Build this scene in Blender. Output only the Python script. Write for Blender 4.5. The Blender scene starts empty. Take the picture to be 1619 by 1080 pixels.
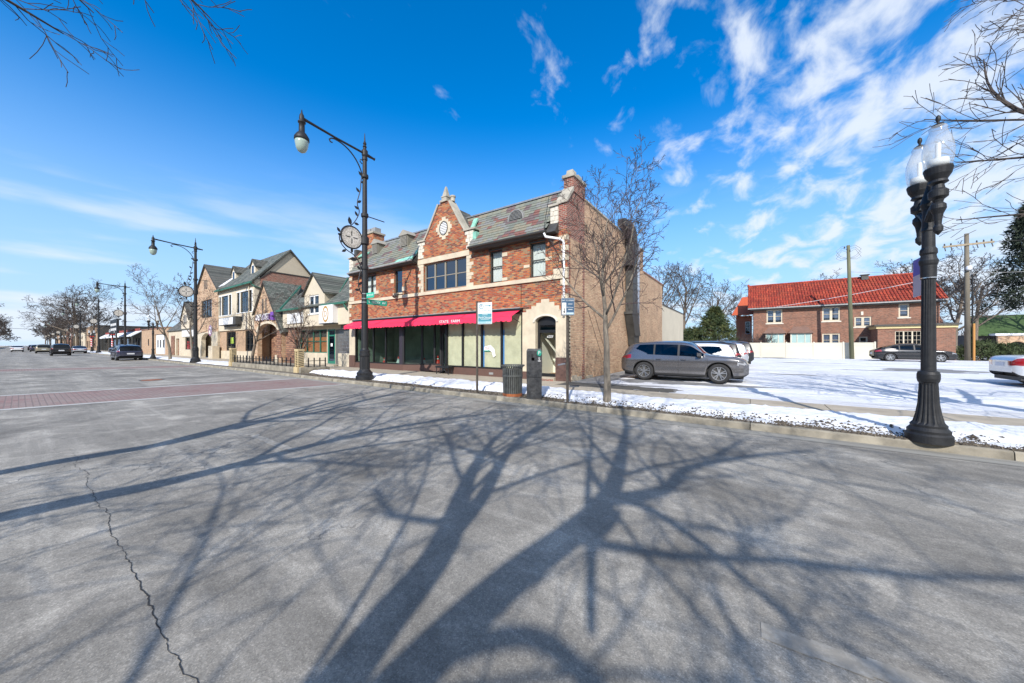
import bpy, bmesh, math, random
from mathutils import Vector, Matrix, noise as mnoise
R = math.radians
scene = bpy.context.scene
COL = scene.collection

# ---------------------------------------------------------------- camera
cam_d = bpy.data.cameras.new('camera')
cam = bpy.data.objects.new('camera', cam_d); COL.objects.link(cam)
cam.location = (0, 0, 1.6); cam.rotation_euler = (R(90), 0, R(34.8))
cam_d.sensor_width = 36; cam_d.lens = 12.05; cam_d.shift_y = 0.0034
cam_d.clip_start = 0.05; cam_d.clip_end = 6000
scene.camera = cam

# ---------------------------------------------------------------- sun, sky, exposure
SUN_EL = R(34.0)
SUN_H = Vector((0.371, -0.928, 0)).normalized()          # horizontal direction towards the sun
sd = bpy.data.lights.new('sun', 'SUN'); sd.energy = 5.0; sd.angle = R(0.36); sd.color = (1.0, 0.948, 0.882)
so = bpy.data.objects.new('sun', sd); COL.objects.link(so)
to_sun = Vector((SUN_H.x*math.cos(SUN_EL), SUN_H.y*math.cos(SUN_EL), math.sin(SUN_EL)))
so.rotation_euler = (-to_sun).to_track_quat('-Z', 'Y').to_euler(); so.location = (20, -60, 40)
scene.view_settings.view_transform = 'Standard'; scene.view_settings.look = 'None'
scene.view_settings.gamma = 1.0; scene.view_settings.use_curve_mapping = False
scene.view_settings.exposure = 0.30

world = bpy.data.worlds.new('World'); scene.world = world; world.use_nodes = True
def make_world():
    nt = world.node_tree; N = nt.nodes; L = nt.links; N.clear()
    def n(t, **k):
        x = N.new(t)
        for a, b in k.items(): setattr(x, a, b)
        return x
    def m(op, a, b=None, c=None):
        x = n('ShaderNodeMath', operation=op)
        for i, s in enumerate((a, b, c)):
            if s is None: continue
            if isinstance(s, (int, float)): x.inputs[i].default_value = s
            else: L.new(s, x.inputs[i])
        return x.outputs[0]
    sky = n('ShaderNodeTexSky', sky_type='NISHITA', sun_disc=False, sun_elevation=SUN_EL,
            sun_rotation=math.atan2(SUN_H.x, SUN_H.y), altitude=200, air_density=1.0, dust_density=0.12, ozone_density=2.2)
    hs = n('ShaderNodeHueSaturation'); hs.inputs['Saturation'].default_value = 1.25; hs.inputs['Value'].default_value = 1.0
    tint = n('ShaderNodeMix', data_type='RGBA', blend_type='MULTIPLY'); tint.inputs[0].default_value = 1; tint.inputs[7].default_value = (0.72, 1.16, 1.52, 1)
    L.new(sky.outputs[0], tint.inputs[6]); L.new(tint.outputs[2], hs.inputs['Color'])
    tc = n('ShaderNodeTexCoord'); sp = n('ShaderNodeSeparateXYZ'); L.new(tc.outputs['Generated'], sp.inputs[0])
    x, y, z = sp.outputs
    zz = m('ADD', m('MAXIMUM', z, 0.0), 0.26)
    px = m('DIVIDE', x, zz); py = m('DIVIDE', y, zz)
    cv = n('ShaderNodeCombineXYZ'); L.new(px, cv.inputs[0]); L.new(py, cv.inputs[1])
    mp = n('ShaderNodeMapping'); mp.inputs['Rotation'].default_value = (0, 0, R(28)); mp.inputs['Scale'].default_value = (1.25, 0.85, 1)
    mp.inputs['Location'].default_value = (1.3, 0.4, 0); L.new(cv.outputs[0], mp.inputs[0])
    n1 = n('ShaderNodeTexNoise'); n1.inputs['Scale'].default_value = 6.2; n1.inputs['Detail'].default_value = 8; n1.inputs['Roughness'].default_value = 0.55
    n1.inputs['Distortion'].default_value = 0.35; L.new(mp.outputs[0], n1.inputs['Vector'])
    n2 = n('ShaderNodeTexNoise'); n2.inputs['Scale'].default_value = 1.3; n2.inputs['Detail'].default_value = 2; L.new(cv.outputs[0], n2.inputs['Vector'])
    # pale air near the horizon
    hz = n('ShaderNodeMapRange', interpolation_type='SMOOTHSTEP'); L.new(z, hz.inputs[0]); hz.inputs[1].default_value = 0.56; hz.inputs[2].default_value = 0.0; hz.inputs[3].default_value = 0; hz.inputs[4].default_value = 0.94
    air = n('ShaderNodeMix', data_type='RGBA'); L.new(hz.outputs[0], air.inputs[0]); L.new(hs.outputs[0], air.inputs[6]); air.inputs[7].default_value = (3.4, 4.7, 6.3, 1)
    # eastern cloud bank, spread over the unseen south-east for whiter fill; west nearly clear
    bank = m('ADD', m('MULTIPLY', x, 0.95), 0.30)
    cov = m('ADD', m('ADD', m('MULTIPLY', n1.outputs[0], 1.0), m('MULTIPLY', m('SUBTRACT', n2.outputs[0], 0.5), 0.35)), m('MULTIPLY', m('SUBTRACT', bank, 0.27), 0.36))
    mr = n('ShaderNodeMapRange', interpolation_type='SMOOTHSTEP'); L.new(cov, mr.inputs[0])
    mr.inputs[1].default_value = 0.46; mr.inputs[2].default_value = 0.70; mr.inputs[3].default_value = 0; mr.inputs[4].default_value = 0.86
    # thin low streaks towards the horizon
    mp3 = n('ShaderNodeMapping'); mp3.inputs['Scale'].default_value = (1.2, 1.2, 7); L.new(tc.outputs['Generated'], mp3.inputs[0])
    n3 = n('ShaderNodeTexNoise'); n3.inputs['Scale'].default_value = 2.2; n3.inputs['Detail'].default_value = 5; L.new(mp3.outputs[0], n3.inputs['Vector'])
    low = n('ShaderNodeMapRange', interpolation_type='SMOOTHSTEP'); L.new(n3.outputs[0], low.inputs[0])
    low.inputs[1].default_value = 0.45; low.inputs[2].default_value = 0.66; low.inputs[3].default_value = 0; low.inputs[4].default_value = 0.85
    lowz = n('ShaderNodeMapRange', interpolation_type='SMOOTHSTEP'); L.new(z, lowz.inputs[0])
    lowz.inputs[1].default_value = 0.42; lowz.inputs[2].default_value = 0.12; lowz.inputs[3].default_value = 0; lowz.inputs[4].default_value = 1
    mask = m('MAXIMUM', mr.outputs[0], m('MULTIPLY', low.outputs[0], lowz.outputs[0]))
    shade = n('ShaderNodeMapRange'); L.new(n1.outputs[0], shade.inputs[0])
    shade.inputs[1].default_value = 0.45; shade.inputs[2].default_value = 0.75; shade.inputs[3].default_value = 0.80; shade.inputs[4].default_value = 1.0
    cc = n('ShaderNodeMix', data_type='RGBA'); L.new(shade.outputs[0], cc.inputs[0])
    cc.inputs[6].default_value = (3.3, 4.3, 5.8, 1); cc.inputs[7].default_value = (5.5, 5.9, 6.5, 1)
    mx = n('ShaderNodeMix', data_type='RGBA'); L.new(mask, mx.inputs[0]); L.new(air.outputs[2], mx.inputs[6]); L.new(cc.outputs[2], mx.inputs[7])
    bg = n('ShaderNodeBackground'); bg.inputs[1].default_value = 0.135; L.new(mx.outputs[2], bg.inputs[0])
    out = n('ShaderNodeOutputWorld'); L.new(bg.outputs[0], out.inputs[0])
make_world()

# ---------------------------------------------------------------- materials
MATS = {}
class NT:
    def __init__(s, name):
        s.m = bpy.data.materials.new(name); s.m.use_nodes = True
        s.t = s.m.node_tree; s.N = s.t.nodes; s.L = s.t.links
        s.b = s.N['Principled BSDF']
    def n(s, t, **k):
        x = s.N.new(t)
        for a, b in k.items(): setattr(x, a, b)
        return x
    def put(s, node, i, val):
        if val is None: return
        if hasattr(val, 'is_linked') or hasattr(val, 'links'): s.L.new(val, node.inputs[i])
        else:
            if isinstance(val, tuple) and len(val) == 3 and len(node.inputs[i].default_value) == 4: val = val + (1,)
            node.inputs[i].default_value = val
    def math(s, op, a, b=None):
        x = s.n('ShaderNodeMath', operation=op); s.put(x, 0, a); s.put(x, 1, b); return x.outputs[0]
    def mix(s, f, a, b, mode='MIX'):
        x = s.n('ShaderNodeMix', data_type='RGBA', blend_type=mode); s.put(x, 0, f); s.put(x, 6, a); s.put(x, 7, b); return x.outputs[2]
    def obj(s, scale=(1, 1, 1), rot=(0, 0, 0), loc=(0, 0, 0)):
        tc = s.n('ShaderNodeTexCoord'); mp = s.n('ShaderNodeMapping')
        mp.inputs['Scale'].default_value = scale; mp.inputs['Rotation'].default_value = rot; mp.inputs['Location'].default_value = loc
        s.L.new(tc.outputs['Object'], mp.inputs[0]); return mp.outputs[0]
    def noise(s, vec, scale, detail=4, rough=0.55, dist=0.0):
        x = s.n('ShaderNodeTexNoise'); s.put(x, 'Vector', vec); s.put(x, 'Scale', scale); s.put(x, 'Detail', detail); s.put(x, 'Roughness', rough); s.put(x, 'Distortion', dist)
        return x.outputs[0]
    def ramp(s, v, stops, interp='LINEAR'):
        x = s.n('ShaderNodeValToRGB'); x.color_ramp.interpolation = interp; s.put(x, 0, v)
        e = x.color_ramp.elements
        while len(e) < len(stops): e.new(0.5)
        for i, (p, c) in enumerate(stops):
            e[i].position = p; e[i].color = (c, c, c, 1) if isinstance(c, (int, float)) else tuple(c[:3]) + (1,)
        return x.outputs[0]
    def bump(s, h, strength=0.3, dist=0.02):
        x = s.n('ShaderNodeBump'); s.put(x, 'Strength', strength); s.put(x, 'Distance', dist); s.put(x, 'Height', h); s.L.new(x.outputs[0], s.b.inputs['Normal'])
    def wall_uv(s):
        """u along the wall (x, or y on walls that face x), v = height"""
        tc = s.n('ShaderNodeTexCoord'); sp = s.n('ShaderNodeSeparateXYZ'); s.L.new(tc.outputs['Object'], sp.inputs[0])
        g = s.n('ShaderNodeNewGeometry'); sn = s.n('ShaderNodeSeparateXYZ'); s.L.new(g.outputs['True Normal'], sn.inputs[0])
        side = s.math('GREATER_THAN', s.math('ABSOLUTE', sn.outputs[0]), 0.71)
        u = s.math('ADD', s.math('MULTIPLY', sp.outputs[0], s.math('SUBTRACT', 1.0, side)), s.math('MULTIPLY', sp.outputs[1], side))
        c = s.n('ShaderNodeCombineXYZ'); s.L.new(u, c.inputs[0]); s.L.new(sp.outputs[2], c.inputs[1]); return c.outputs[0]

def mat(name, base, rough=0.7, metal=0.0, var=0.0, vs=3.0, bump=0.0, bs=40.0, spec=0.5, coat=0.0, emit=None, streak=None):
    if name in MATS: return MATS[name]
    t = NT(name); b = t.b
    b.inputs['Roughness'].default_value = rough; b.inputs['Metallic'].default_value = metal
    b.inputs['Specular IOR Level'].default_value = spec; b.inputs['Coat Weight'].default_value = coat
    base = tuple(base)
    if var > 0:
        v = t.obj(streak or (1, 1, 1)); f = t.noise(v, vs, 6, 0.62)
        lo = tuple(max(0, c*(1-var)) for c in base); hi = tuple(min(1, c*(1+var)) for c in base)
        col = t.ramp(f, [(0.30, lo), (0.5, base), (0.70, hi)]); t.L.new(col, b.inputs['Base Color'])
    else: b.inputs['Base Color'].default_value = base + (1,)
    if bump > 0: t.bump(t.noise(t.obj(), bs, 4, 0.6), bump, 0.01)
    if emit: b.inputs['Emission Color'].default_value = tuple(emit[:3]) + (1,); b.inputs['Emission Strength'].default_value = emit[3]
    MATS[name] = t.m; return t.m

def brick_mat(name, stops, mortar, bw=0.205, bh=0.075, ms=0.011, bump=0.5, rough=0.85, dirt=0.25, off=0.5):
    t = NT(name); uv = t.wall_uv()
    br = t.n('ShaderNodeTexBrick', offset=off); t.L.new(uv, br.inputs['Vector'])
    br.inputs['Color1'].default_value = (0, 0, 0, 1); br.inputs['Color2'].default_value = (1, 1, 1, 1); br.inputs['Mortar'].default_value = (0, 0, 0, 1)
    br.inputs['Scale'].default_value = 1; br.inputs['Mortar Size'].default_value = ms; br.inputs['Mortar Smooth'].default_value = 0.1
    br.inputs['Brick Width'].default_value = bw; br.inputs['Row Height'].default_value = bh; br.inputs['Bias'].default_value = 0
    c = t.ramp(br.outputs['Color'], stops)
    f = t.noise(t.obj(), 1.1, 5, 0.6)
    c = t.mix(1.0, c, t.ramp(f, [(0.3, 1-dirt), (0.65, 1.06)]), 'MULTIPLY')
    c = t.mix(1.0, c, t.ramp(t.noise(t.obj(), 45, 3, 0.6), [(0.25, 0.80), (0.75, 1.15)]), 'MULTIPLY')
    c = t.mix(br.outputs['Fac'], c, tuple(mortar)); t.L.new(c, t.b.inputs['Base Color'])
    t.b.inputs['Roughness'].default_value = rough
    h = t.math('SUBTRACT', t.math('MULTIPLY', t.noise(t.obj(), 60, 3), 0.25), br.outputs['Fac']); t.bump(h, bump, 0.008)
    MATS[name] = t.m; return t.m

def road_mat():
    t = NT('asphalt'); o = t.obj()
    base = t.ramp(t.noise(o, 0.35, 5, 0.6), [(0.3, (0.210, 0.197, 0.170)), (0.7, (0.282, 0.263, 0.228))])
    # wheel-polished streaks and dried salt along the driving direction
    st = t.noise(t.obj((0.22, 6.0, 1)), 1.0, 6, 0.65)
    base = t.mix(t.ramp(st, [(0.50, 0.0), (0.72, 0.55)]), base, (0.41, 0.384, 0.335))
    salt = t.noise(o, 1.3, 8, 0.7, 0.6)
    base = t.mix(t.ramp(salt, [(0.48, 0.0), (0.66, 0.62)]), base, (0.51, 0.475, 0.41))
    dark = t.noise(t.obj(loc=(7, 3, 0)), 0.55, 7, 0.68, 0.4)
    base = t.mix(t.ramp(dark, [(0.46, 0.0), (0.68, 0.80)]), base, (0.105, 0.098, 0.084))
    g = t.n('ShaderNodeTexVoronoi'); g.inputs['Scale'].default_value = 150; t.L.new(o, g.inputs['Vector'])
    gr = t.n('ShaderNodeSeparateColor'); t.L.new(g.outputs['Color'], gr.inputs[0])
    base = t.mix(1.0, base, t.ramp(gr.outputs[0], [(0.0, 0.74), (0.5, 0.98), (0.85, 1.08), (1.0, 1.38)]), 'MULTIPLY')
    base = t.mix(1.0, base, t.ramp(t.noise(o, 30, 4, 0.7), [(0.3, 0.82), (0.7, 1.16)]), 'MULTIPLY')
    sep = t.n('ShaderNodeSeparateXYZ'); t.L.new(o, sep.inputs[0])
    lane = t.math('SINE', t.math('MULTIPLY', t.math('ADD', sep.outputs[1], t.math('MULTIPLY', t.noise(t.obj((0.15, 0.3, 1)), 1.0, 2), 0.8)), 3.59))
    base = t.mix(1.0, base, t.ramp(t.math('ADD', t.math('MULTIPLY', lane, 0.5), 0.5), [(0.0, 0.90), (1.0, 1.07)]), 'MULTIPLY')
    sp2 = t.n('ShaderNodeTexVoronoi'); sp2.inputs['Scale'].default_value = 1.7; t.L.new(o, sp2.inputs['Vector'])
    spot = t.math('MULTIPLY', t.ramp(sp2.outputs['Distance'], [(0.025, 0.8), (0.060, 0.0)]), t.ramp(t.noise(t.obj(loc=(4, 4, 0)), 0.9, 2), [(0.50, 0.0), (0.56, 1.0)]))
    base = t.mix(spot, base, (0.06, 0.056, 0.05))
    # hairline cracks
    vw = t.n('ShaderNodeTexVoronoi', feature='DISTANCE_TO_EDGE'); vw.inputs['Scale'].default_value = 0.42
    ds = t.n('ShaderNodeVectorMath', operation='ADD'); nz = t.n('ShaderNodeTexNoise'); nz.inputs['Scale'].default_value = 2.6; nz.inputs['Detail'].default_value = 6
    t.L.new(o, nz.inputs['Vector']); t.L.new(o, ds.inputs[0]); t.L.new(nz.outputs['Color'], ds.inputs[1]); t.L.new(ds.outputs[0], vw.inputs['Vector'])
    gate = t.ramp(t.noise(t.obj(loc=(2, 9, 0)), 0.35, 2), [(0.52, 0.0), (0.60, 1.0)])
    cr = t.math('MULTIPLY', t.ramp(vw.outputs['Distance'], [(0.0, 0.8), (0.006, 0.0)]), gate)
    base = t.mix(cr, base, (0.06, 0.06, 0.06))
    t.L.new(base, t.b.inputs['Base Color']); t.b.inputs['Roughness'].default_value = 0.86
    h = t.math('ADD', t.math('MULTIPLY', gr.outputs[1], 0.5), t.noise(o, 200, 3, 0.7)); t.bump(h, 0.35, 0.005)
    MATS['asphalt'] = t.m; return t.m

def snow_mat(name, dirty):
    t = NT(name); o = t.obj()
    c = t.ramp(t.noise(o, 1.2, 6, 0.6), [(0.3, (0.66, 0.675, 0.705)), (0.7, (0.75, 0.76, 0.775))])
    if dirty:
        d = t.noise(o, 5.5, 8, 0.7, 0.4)
        c = t.mix(t.ramp(d, [(0.60, 0.0), (0.72, dirty)]), c, (0.16, 0.14, 0.115))
    t.L.new(c, t.b.inputs['Base Color']); t.b.inputs['Roughness'].default_value = 0.65
    t.b.inputs['Specular IOR Level'].default_value = 0.3
    t.bump(t.noise(o, 14, 6, 0.6), 0.5, 0.03)
    MATS[name] = t.m; return t.m

def glass_mat(name, tint=(0.75, 0.80, 0.80), refl=(0.9, 0.95, 1.0), rough=0.02, f0=1.45, minr=0.0):
    t = NT(name); N = t.N; L = t.L; N.remove(t.b)
    tr = t.n('ShaderNodeBsdfTransparent'); tr.inputs[0].default_value = tint + (1,)
    gl = t.n('ShaderNodeBsdfGlossy'); gl.inputs['Color'].default_value = refl + (1,); gl.inputs['Roughness'].default_value = rough
    fr = t.n('ShaderNodeFresnel'); fr.inputs[0].default_value = f0
    gm = t.n('ShaderNodeNewGeometry'); f = t.math('MULTIPLY', t.math('MAXIMUM', fr.outputs[0], minr), t.math('SUBTRACT', 1.0, gm.outputs['Backfacing']))
    bm = t.n('ShaderNodeBump'); bm.inputs['Strength'].default_value = 0.06; bm.inputs['Distance'].default_value = 0.05
    L.new(t.noise(t.obj(), 0.9, 2), bm.inputs['Height']); L.new(bm.outputs[0], gl.inputs['Normal'])
    mx = t.n('ShaderNodeMixShader'); L.new(f, mx.inputs[0]); L.new(tr.outputs[0], mx.inputs[1]); L.new(gl.outputs[0], mx.inputs[2])
    L.new(mx.outputs[0], N['Material Output'].inputs[0]); MATS[name] = t.m; return t.m

# ---------------------------------------------------------------- mesh builder and tagging
class MB:
    def __init__(s): s.v = []; s.f = []; s.mi = []; s.cur = 0
    def poly(s, pts):
        i = len(s.v); s.v += [tuple(p) for p in pts]; s.f.append(tuple(range(i, i+len(pts)))); s.mi.append(s.cur); return s
    def box(s, x0, x1, y0, y1, z0, z1):
        i = len(s.v)
        s.v += [(x0,y0,z0),(x1,y0,z0),(x1,y1,z0),(x0,y1,z0),(x0,y0,z1),(x1,y0,z1),(x1,y1,z1),(x0,y1,z1)]
        for q in ((0,3,2,1),(4,5,6,7),(0,1,5,4),(1,2,6,5),(2,3,7,6),(3,0,4,7)): s.f.append(tuple(i+k for k in q)); s.mi.append(s.cur)
        return s
    def prism(s, a, b):
        """two matching outlines joined into a solid"""
        n = len(a); i = len(s.v); s.v += [tuple(p) for p in a] + [tuple(p) for p in b]
        s.f.append(tuple(range(i, i+n))); s.f.append(tuple(range(i+2*n-1, i+n-1, -1))); s.mi += [s.cur]*2
        for k in range(n): s.f.append((i+k, i+(k+1) % n, i+n+(k+1) % n, i+n+k)); s.mi.append(s.cur)
        return s
    def py(s, xz, y0, y1): return s.prism([(x, y0, z) for x, z in xz], [(x, y1, z) for x, z in xz])
    def px(s, yz, x0, x1): return s.prism([(x0, y, z) for y, z in yz], [(x1, y, z) for y, z in yz])
    def pz(s, xy, z0, z1): return s.prism([(x, y, z0) for x, y in xy], [(x, y, z1) for x, y in xy])
    def tube(s, pts, rad, n=8, cap=True):
        pts = [Vector(p) for p in pts]
        if isinstance(rad, (int, float)): rad = [rad]*len(pts)
        base = len(s.v); t0 = (pts[1]-pts[0]).normalized()
        u = t0.orthogonal().normalized(); prev = t0
        for k, p in enumerate(pts):
            t = (pts[min(k+1, len(pts)-1)] - pts[max(k-1, 0)]).normalized()
            q = prev.rotation_difference(t); u = (q @ u); u = (u - t*u.dot(t)).normalized(); w = t.cross(u); prev = t
            for j in range(n):
                a = 2*math.pi*j/n; o = p + (u*math.cos(a) + w*math.sin(a))*rad[k]; s.v.append((o.x, o.y, o.z))
        for k in range(len(pts)-1):
            for j in range(n):
                a = base+k*n+j; b = base+k*n+(j+1) % n; s.f.append((a, b, b+n, a+n)); s.mi.append(s.cur)
        if cap:
            s.f.append(tuple(base+j for j in reversed(range(n)))); e = base+(len(pts)-1)*n; s.f.append(tuple(e+j for j in range(n))); s.mi += [s.cur]*2
        return s
    def lathe(s, prof, n=24, c=(0, 0, 0), flute=0.0, nf=12, fz=(0, 0)):
        base = len(s.v)
        for r, z in prof:
            for j in range(n):
                a = 2*math.pi*j/n; rr = r
                if flute and fz[0] <= z <= fz[1]: rr = r*(1 - flute*(0.5+0.5*math.cos(nf*a)))
                s.v.append((c[0]+rr*math.cos(a), c[1]+rr*math.sin(a), c[2]+z))
        for k in range(len(prof)-1):
            for j in range(n):
                a = base+k*n+j; b = base+k*n+(j+1) % n; s.f.append((a, b, b+n, a+n)); s.mi.append(s.cur)
        s.f.append(tuple(base+j for j in reversed(range(n)))); e = base+(len(prof)-1)*n; s.f.append(tuple(e+j for j in range(n))); s.mi += [s.cur]*2
        return s
    def wall(s, x0, x1, z0, z1, y0, y1, holes):
        """wall in the xz plane (front face y0) with rectangular openings, all faces incl. reveals"""
        xs = sorted({x0, x1, *[h[0] for h in holes], *[h[1] for h in holes]}); zs = sorted({z0, z1, *[h[2] for h in holes], *[h[3] for h in holes]})
        xs = [x for x in xs if x0 <= x <= x1]; zs = [z for z in zs if z0 <= z <= z1]
        for a, b in zip(xs, xs[1:]):
            for c, d in zip(zs, zs[1:]):
                mx, mz = (a+b)/2, (c+d)/2
                if any(h[0] < mx < h[1] and h[2] < mz < h[3] for h in holes): continue
                s.poly([(a, y0, c), (b, y0, c), (b, y0, d), (a, y0, d)]); s.poly([(b, y1, c), (a, y1, c), (a, y1, d), (b, y1, d)])
        for a, b, c, d in holes:
            s.poly([(a, y0, c), (a, y1, c), (b, y1, c), (b, y0, c)]); s.poly([(a, y0, d), (b, y0, d), (b, y1, d), (a, y1, d)])
            s.poly([(a, y0, c), (a, y0, d), (a, y1, d), (a, y1, c)]); s.poly([(b, y0, c), (b, y1, c), (b, y1, d), (b, y0, d)])
        s.poly([(x0, y0, z0), (x0, y0, z1), (x0, y1, z1), (x0, y1, z0)]); s.poly([(x1, y0, z0), (x1, y1, z0), (x1, y1, z1), (x1, y0, z1)])
        s.poly([(x0, y0, z1), (x1, y0, z1), (x1, y1, z1), (x0, y1, z1)]); s.poly([(x0, y0, z0), (x0, y1, z0), (x1, y1, z0), (x1, y0, z0)])
        return s
    def build(s, name, m, parent=None, smooth=False, norm=True):
        o = Vector((0, 0, 0)); r = parent
        while r is not None: o = r.location.copy(); r = r.parent
        me = bpy.data.meshes.new(name)
        me.from_pydata([(a-o.x, b-o.y, c-o.z) for a, b, c in s.v], [], s.f)
        ms = m if isinstance(m, (list, tuple)) else [m]
        for k in ms: me.materials.append(k)
        if len(ms) > 1: me.polygons.foreach_set('material_index', s.mi)
        if norm and len(s.f) < 30000:
            bm = bmesh.new(); bm.from_mesh(me); bmesh.ops.recalc_face_normals(bm, faces=bm.faces); bm.to_mesh(me); bm.free()
        if smooth: me.shade_smooth()
        me.update()
        ob = bpy.data.objects.new(name, me); COL.objects.link(ob)
        if parent is not None: ob.parent = parent
        return ob

def tag(o, label, cat, group=None, kind=None):
    if label: o['label'] = label
    if cat: o['category'] = cat
    if group: o['group'] = group
    if kind: o['kind'] = kind
    return o
def thing(name, label, cat, loc=(0, 0, 0), group=None):
    o = bpy.data.objects.new(name, None); COL.objects.link(o); o.location = loc; o.empty_display_size = 0.3
    return tag(o, label, cat, group)
def struct(o): o['kind'] = 'structure'; return o
def stuff(o): o['kind'] = 'stuff'; return o
def copy_tree(o, parent=None):
    c = o.copy(); COL.objects.link(c); c.parent = parent
    for ch in list(o.children): copy_tree(ch, c)
    return c

def text(parent, s, size, m, loc, rz=0.0, name='lettering', ext=0.004, align='CENTER', sx=1.0, shear=0.0, flat=False):
    """raised lettering; stands upright facing -y, turned by rz about z"""
    cu = bpy.data.curves.new('txt', 'FONT'); cu.body = s; cu.size = size; cu.extrude = ext; cu.align_x = align; cu.align_y = 'CENTER'; cu.shear = shear; cu.resolution_u = 2
    ob = bpy.data.objects.new('txt', cu); COL.objects.link(ob)
    dg = bpy.context.evaluated_depsgraph_get(); me = bpy.data.meshes.new_from_object(ob.evaluated_get(dg))
    bpy.data.objects.remove(ob); me.name = name
    o = Vector((0, 0, 0)); r = parent
    while r is not None: o = r.location.copy(); r = r.parent
    M = Matrix.Translation(Vector(loc)-o) @ Matrix.Rotation(rz, 4, 'Z') @ Matrix.Rotation(R(90), 4, 'X') @ Matrix.Diagonal((sx, 1, 1, 1))
    me.transform(M); me.materials.clear(); me.materials.append(m)
    t = bpy.data.objects.new(name, me); COL.objects.link(t); t.parent = parent
    return t
# ---------------------------------------------------------------- palette
rng = random.Random(7)
road_mat()
snow_mat('snow', 0.0); snow_mat('snow_dirty', 0.85)
glass_mat('shop_glass', (0.76, 0.84, 0.80), (0.85, 0.95, 0.95), 0.01, 1.5)
glass_mat('window_glass', (0.60, 0.64, 0.70), (0.80, 0.90, 1.0), 0.01, 1.6, 0.12)
glass_mat('clear_glass', (0.92, 0.94, 0.92), (0.9, 0.95, 0.95), 0.01, 1.3)
glass_mat('dark_glass', (0.10, 0.12, 0.15), (0.75, 0.85, 1.0), 0.01, 1.6, 0.16)
glass_mat('car_glass', (0.07, 0.08, 0.085), (0.9, 0.95, 1.0), 0.01, 1.5)
def globe_mat():
    t = NT('globe_glass'); t.N.remove(t.b); N, L = t.N, t.L
    tr = t.n('ShaderNodeBsdfTransparent'); tr.inputs[0].default_value = (0.9, 0.92, 0.93, 1)
    df = t.n('ShaderNodeBsdfDiffuse'); df.inputs[0].default_value = (0.82, 0.84, 0.85, 1); tl = t.n('ShaderNodeBsdfTranslucent'); tl.inputs[0].default_value = (0.82, 0.84, 0.85, 1)
    gl = t.n('ShaderNodeBsdfGlossy'); gl.inputs['Roughness'].default_value = 0.05
    a = t.n('ShaderNodeMixShader'); a.inputs[0].default_value = 0.45; L.new(df.outputs[0], a.inputs[1]); L.new(tl.outputs[0], a.inputs[2])
    b = t.n('ShaderNodeMixShader'); b.inputs[0].default_value = 0.27; L.new(tr.outputs[0], b.inputs[1]); L.new(a.outputs[0], b.inputs[2])
    fr = t.n('ShaderNodeFresnel'); fr.inputs[0].default_value = 1.45; c = t.n('ShaderNodeMixShader'); gm = t.n('ShaderNodeNewGeometry'); L.new(t.math('MULTIPLY', fr.outputs[0], t.math('SUBTRACT', 1.0, gm.outputs['Backfacing'])), c.inputs[0]); L.new(b.outputs[0], c.inputs[1]); L.new(gl.outputs[0], c.inputs[2])
    L.new(c.outputs[0], N['Material Output'].inputs[0]); MATS['globe_glass'] = t.m
globe_mat()
mat('concrete', (0.37, 0.32, 0.245), 0.9, var=0.22, vs=1.6, bump=0.25, bs=70)
mat('kerb_concrete', (0.25, 0.225, 0.175), 0.9, var=0.45, vs=2.2, bump=0.4, bs=50)
mat('gutter_concrete', (0.25, 0.24, 0.21), 0.9, var=0.35, vs=1.5, bump=0.4, bs=60, streak=(0.3, 2, 1))
mat('joint_dark', (0.07, 0.065, 0.055), 0.95)
mat('soil', (0.135, 0.115, 0.085), 0.95, var=0.5, vs=6, bump=0.9, bs=25)
mat('litter', (0.075, 0.062, 0.048), 0.95, var=0.6, vs=30)
mat('lot_asphalt', (0.20, 0.20, 0.20), 0.9, var=0.3, vs=1.0, bump=0.3, bs=80)
mat('crack_tar', (0.03, 0.03, 0.03), 0.95)
mat('white', (0.78, 0.78, 0.76), 0.5)
mat('limestone', (0.53, 0.455, 0.335), 0.85, var=0.16, vs=2.0, bump=0.2, bs=45)
mat('limestone_pale', (0.58, 0.535, 0.445), 0.85, var=0.18, vs=3.0, bump=0.25, bs=45)
mat('coping_stone', (0.36, 0.33, 0.27), 0.88, var=0.25, vs=2.5, bump=0.25, bs=40)
mat('granite', (0.115, 0.066, 0.053), 0.35, var=0.45, vs=55)
mat('black_iron', (0.014, 0.015, 0.017), 0.5, spec=0.4, var=0.25, vs=9, bump=0.08, bs=60)
mat('black_pole', (0.015, 0.016, 0.018), 0.55, spec=0.38, var=0.35, vs=12, bump=0.25, bs=45)
mat('dark_metal', (0.05, 0.048, 0.044), 0.6, var=0.3, vs=3)
mat('black_frame', (0.012, 0.012, 0.013), 0.4)
mat('bronze_frame', (0.045, 0.042, 0.036), 0.5)
mat('taupe_frame', (0.24, 0.215, 0.165), 0.6)
mat('copper_green', (0.22, 0.48, 0.37), 0.7, var=0.35, vs=4)
mat('green_trim', (0.03, 0.125, 0.085), 0.6, var=0.2, vs=3)
mat('lead_grey', (0.26, 0.26, 0.25), 0.6, var=0.2, vs=4)
mat('room_dark', (0.045, 0.046, 0.044), 0.9, var=0.3, vs=1)
mat('room_mid', (0.27, 0.29, 0.26), 0.9, var=0.3, vs=1)
mat('curtain', (0.62, 0.63, 0.64), 0.9)
mat('paper', (0.55, 0.515, 0.38), 0.9, var=0.16, vs=2.2, bump=0.6, bs=3)
mat('blue_tape', (0.10, 0.27, 0.62), 0.6)
mat('awning_red', (0.80, 0.028, 0.085), 0.75, var=0.10, vs=2, bump=0.15, bs=12)
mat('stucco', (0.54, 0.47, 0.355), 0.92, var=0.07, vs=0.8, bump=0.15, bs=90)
mat('stucco_side', (0.48, 0.415, 0.315), 0.92, var=0.07, vs=0.8, bump=0.15, bs=90)
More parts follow.
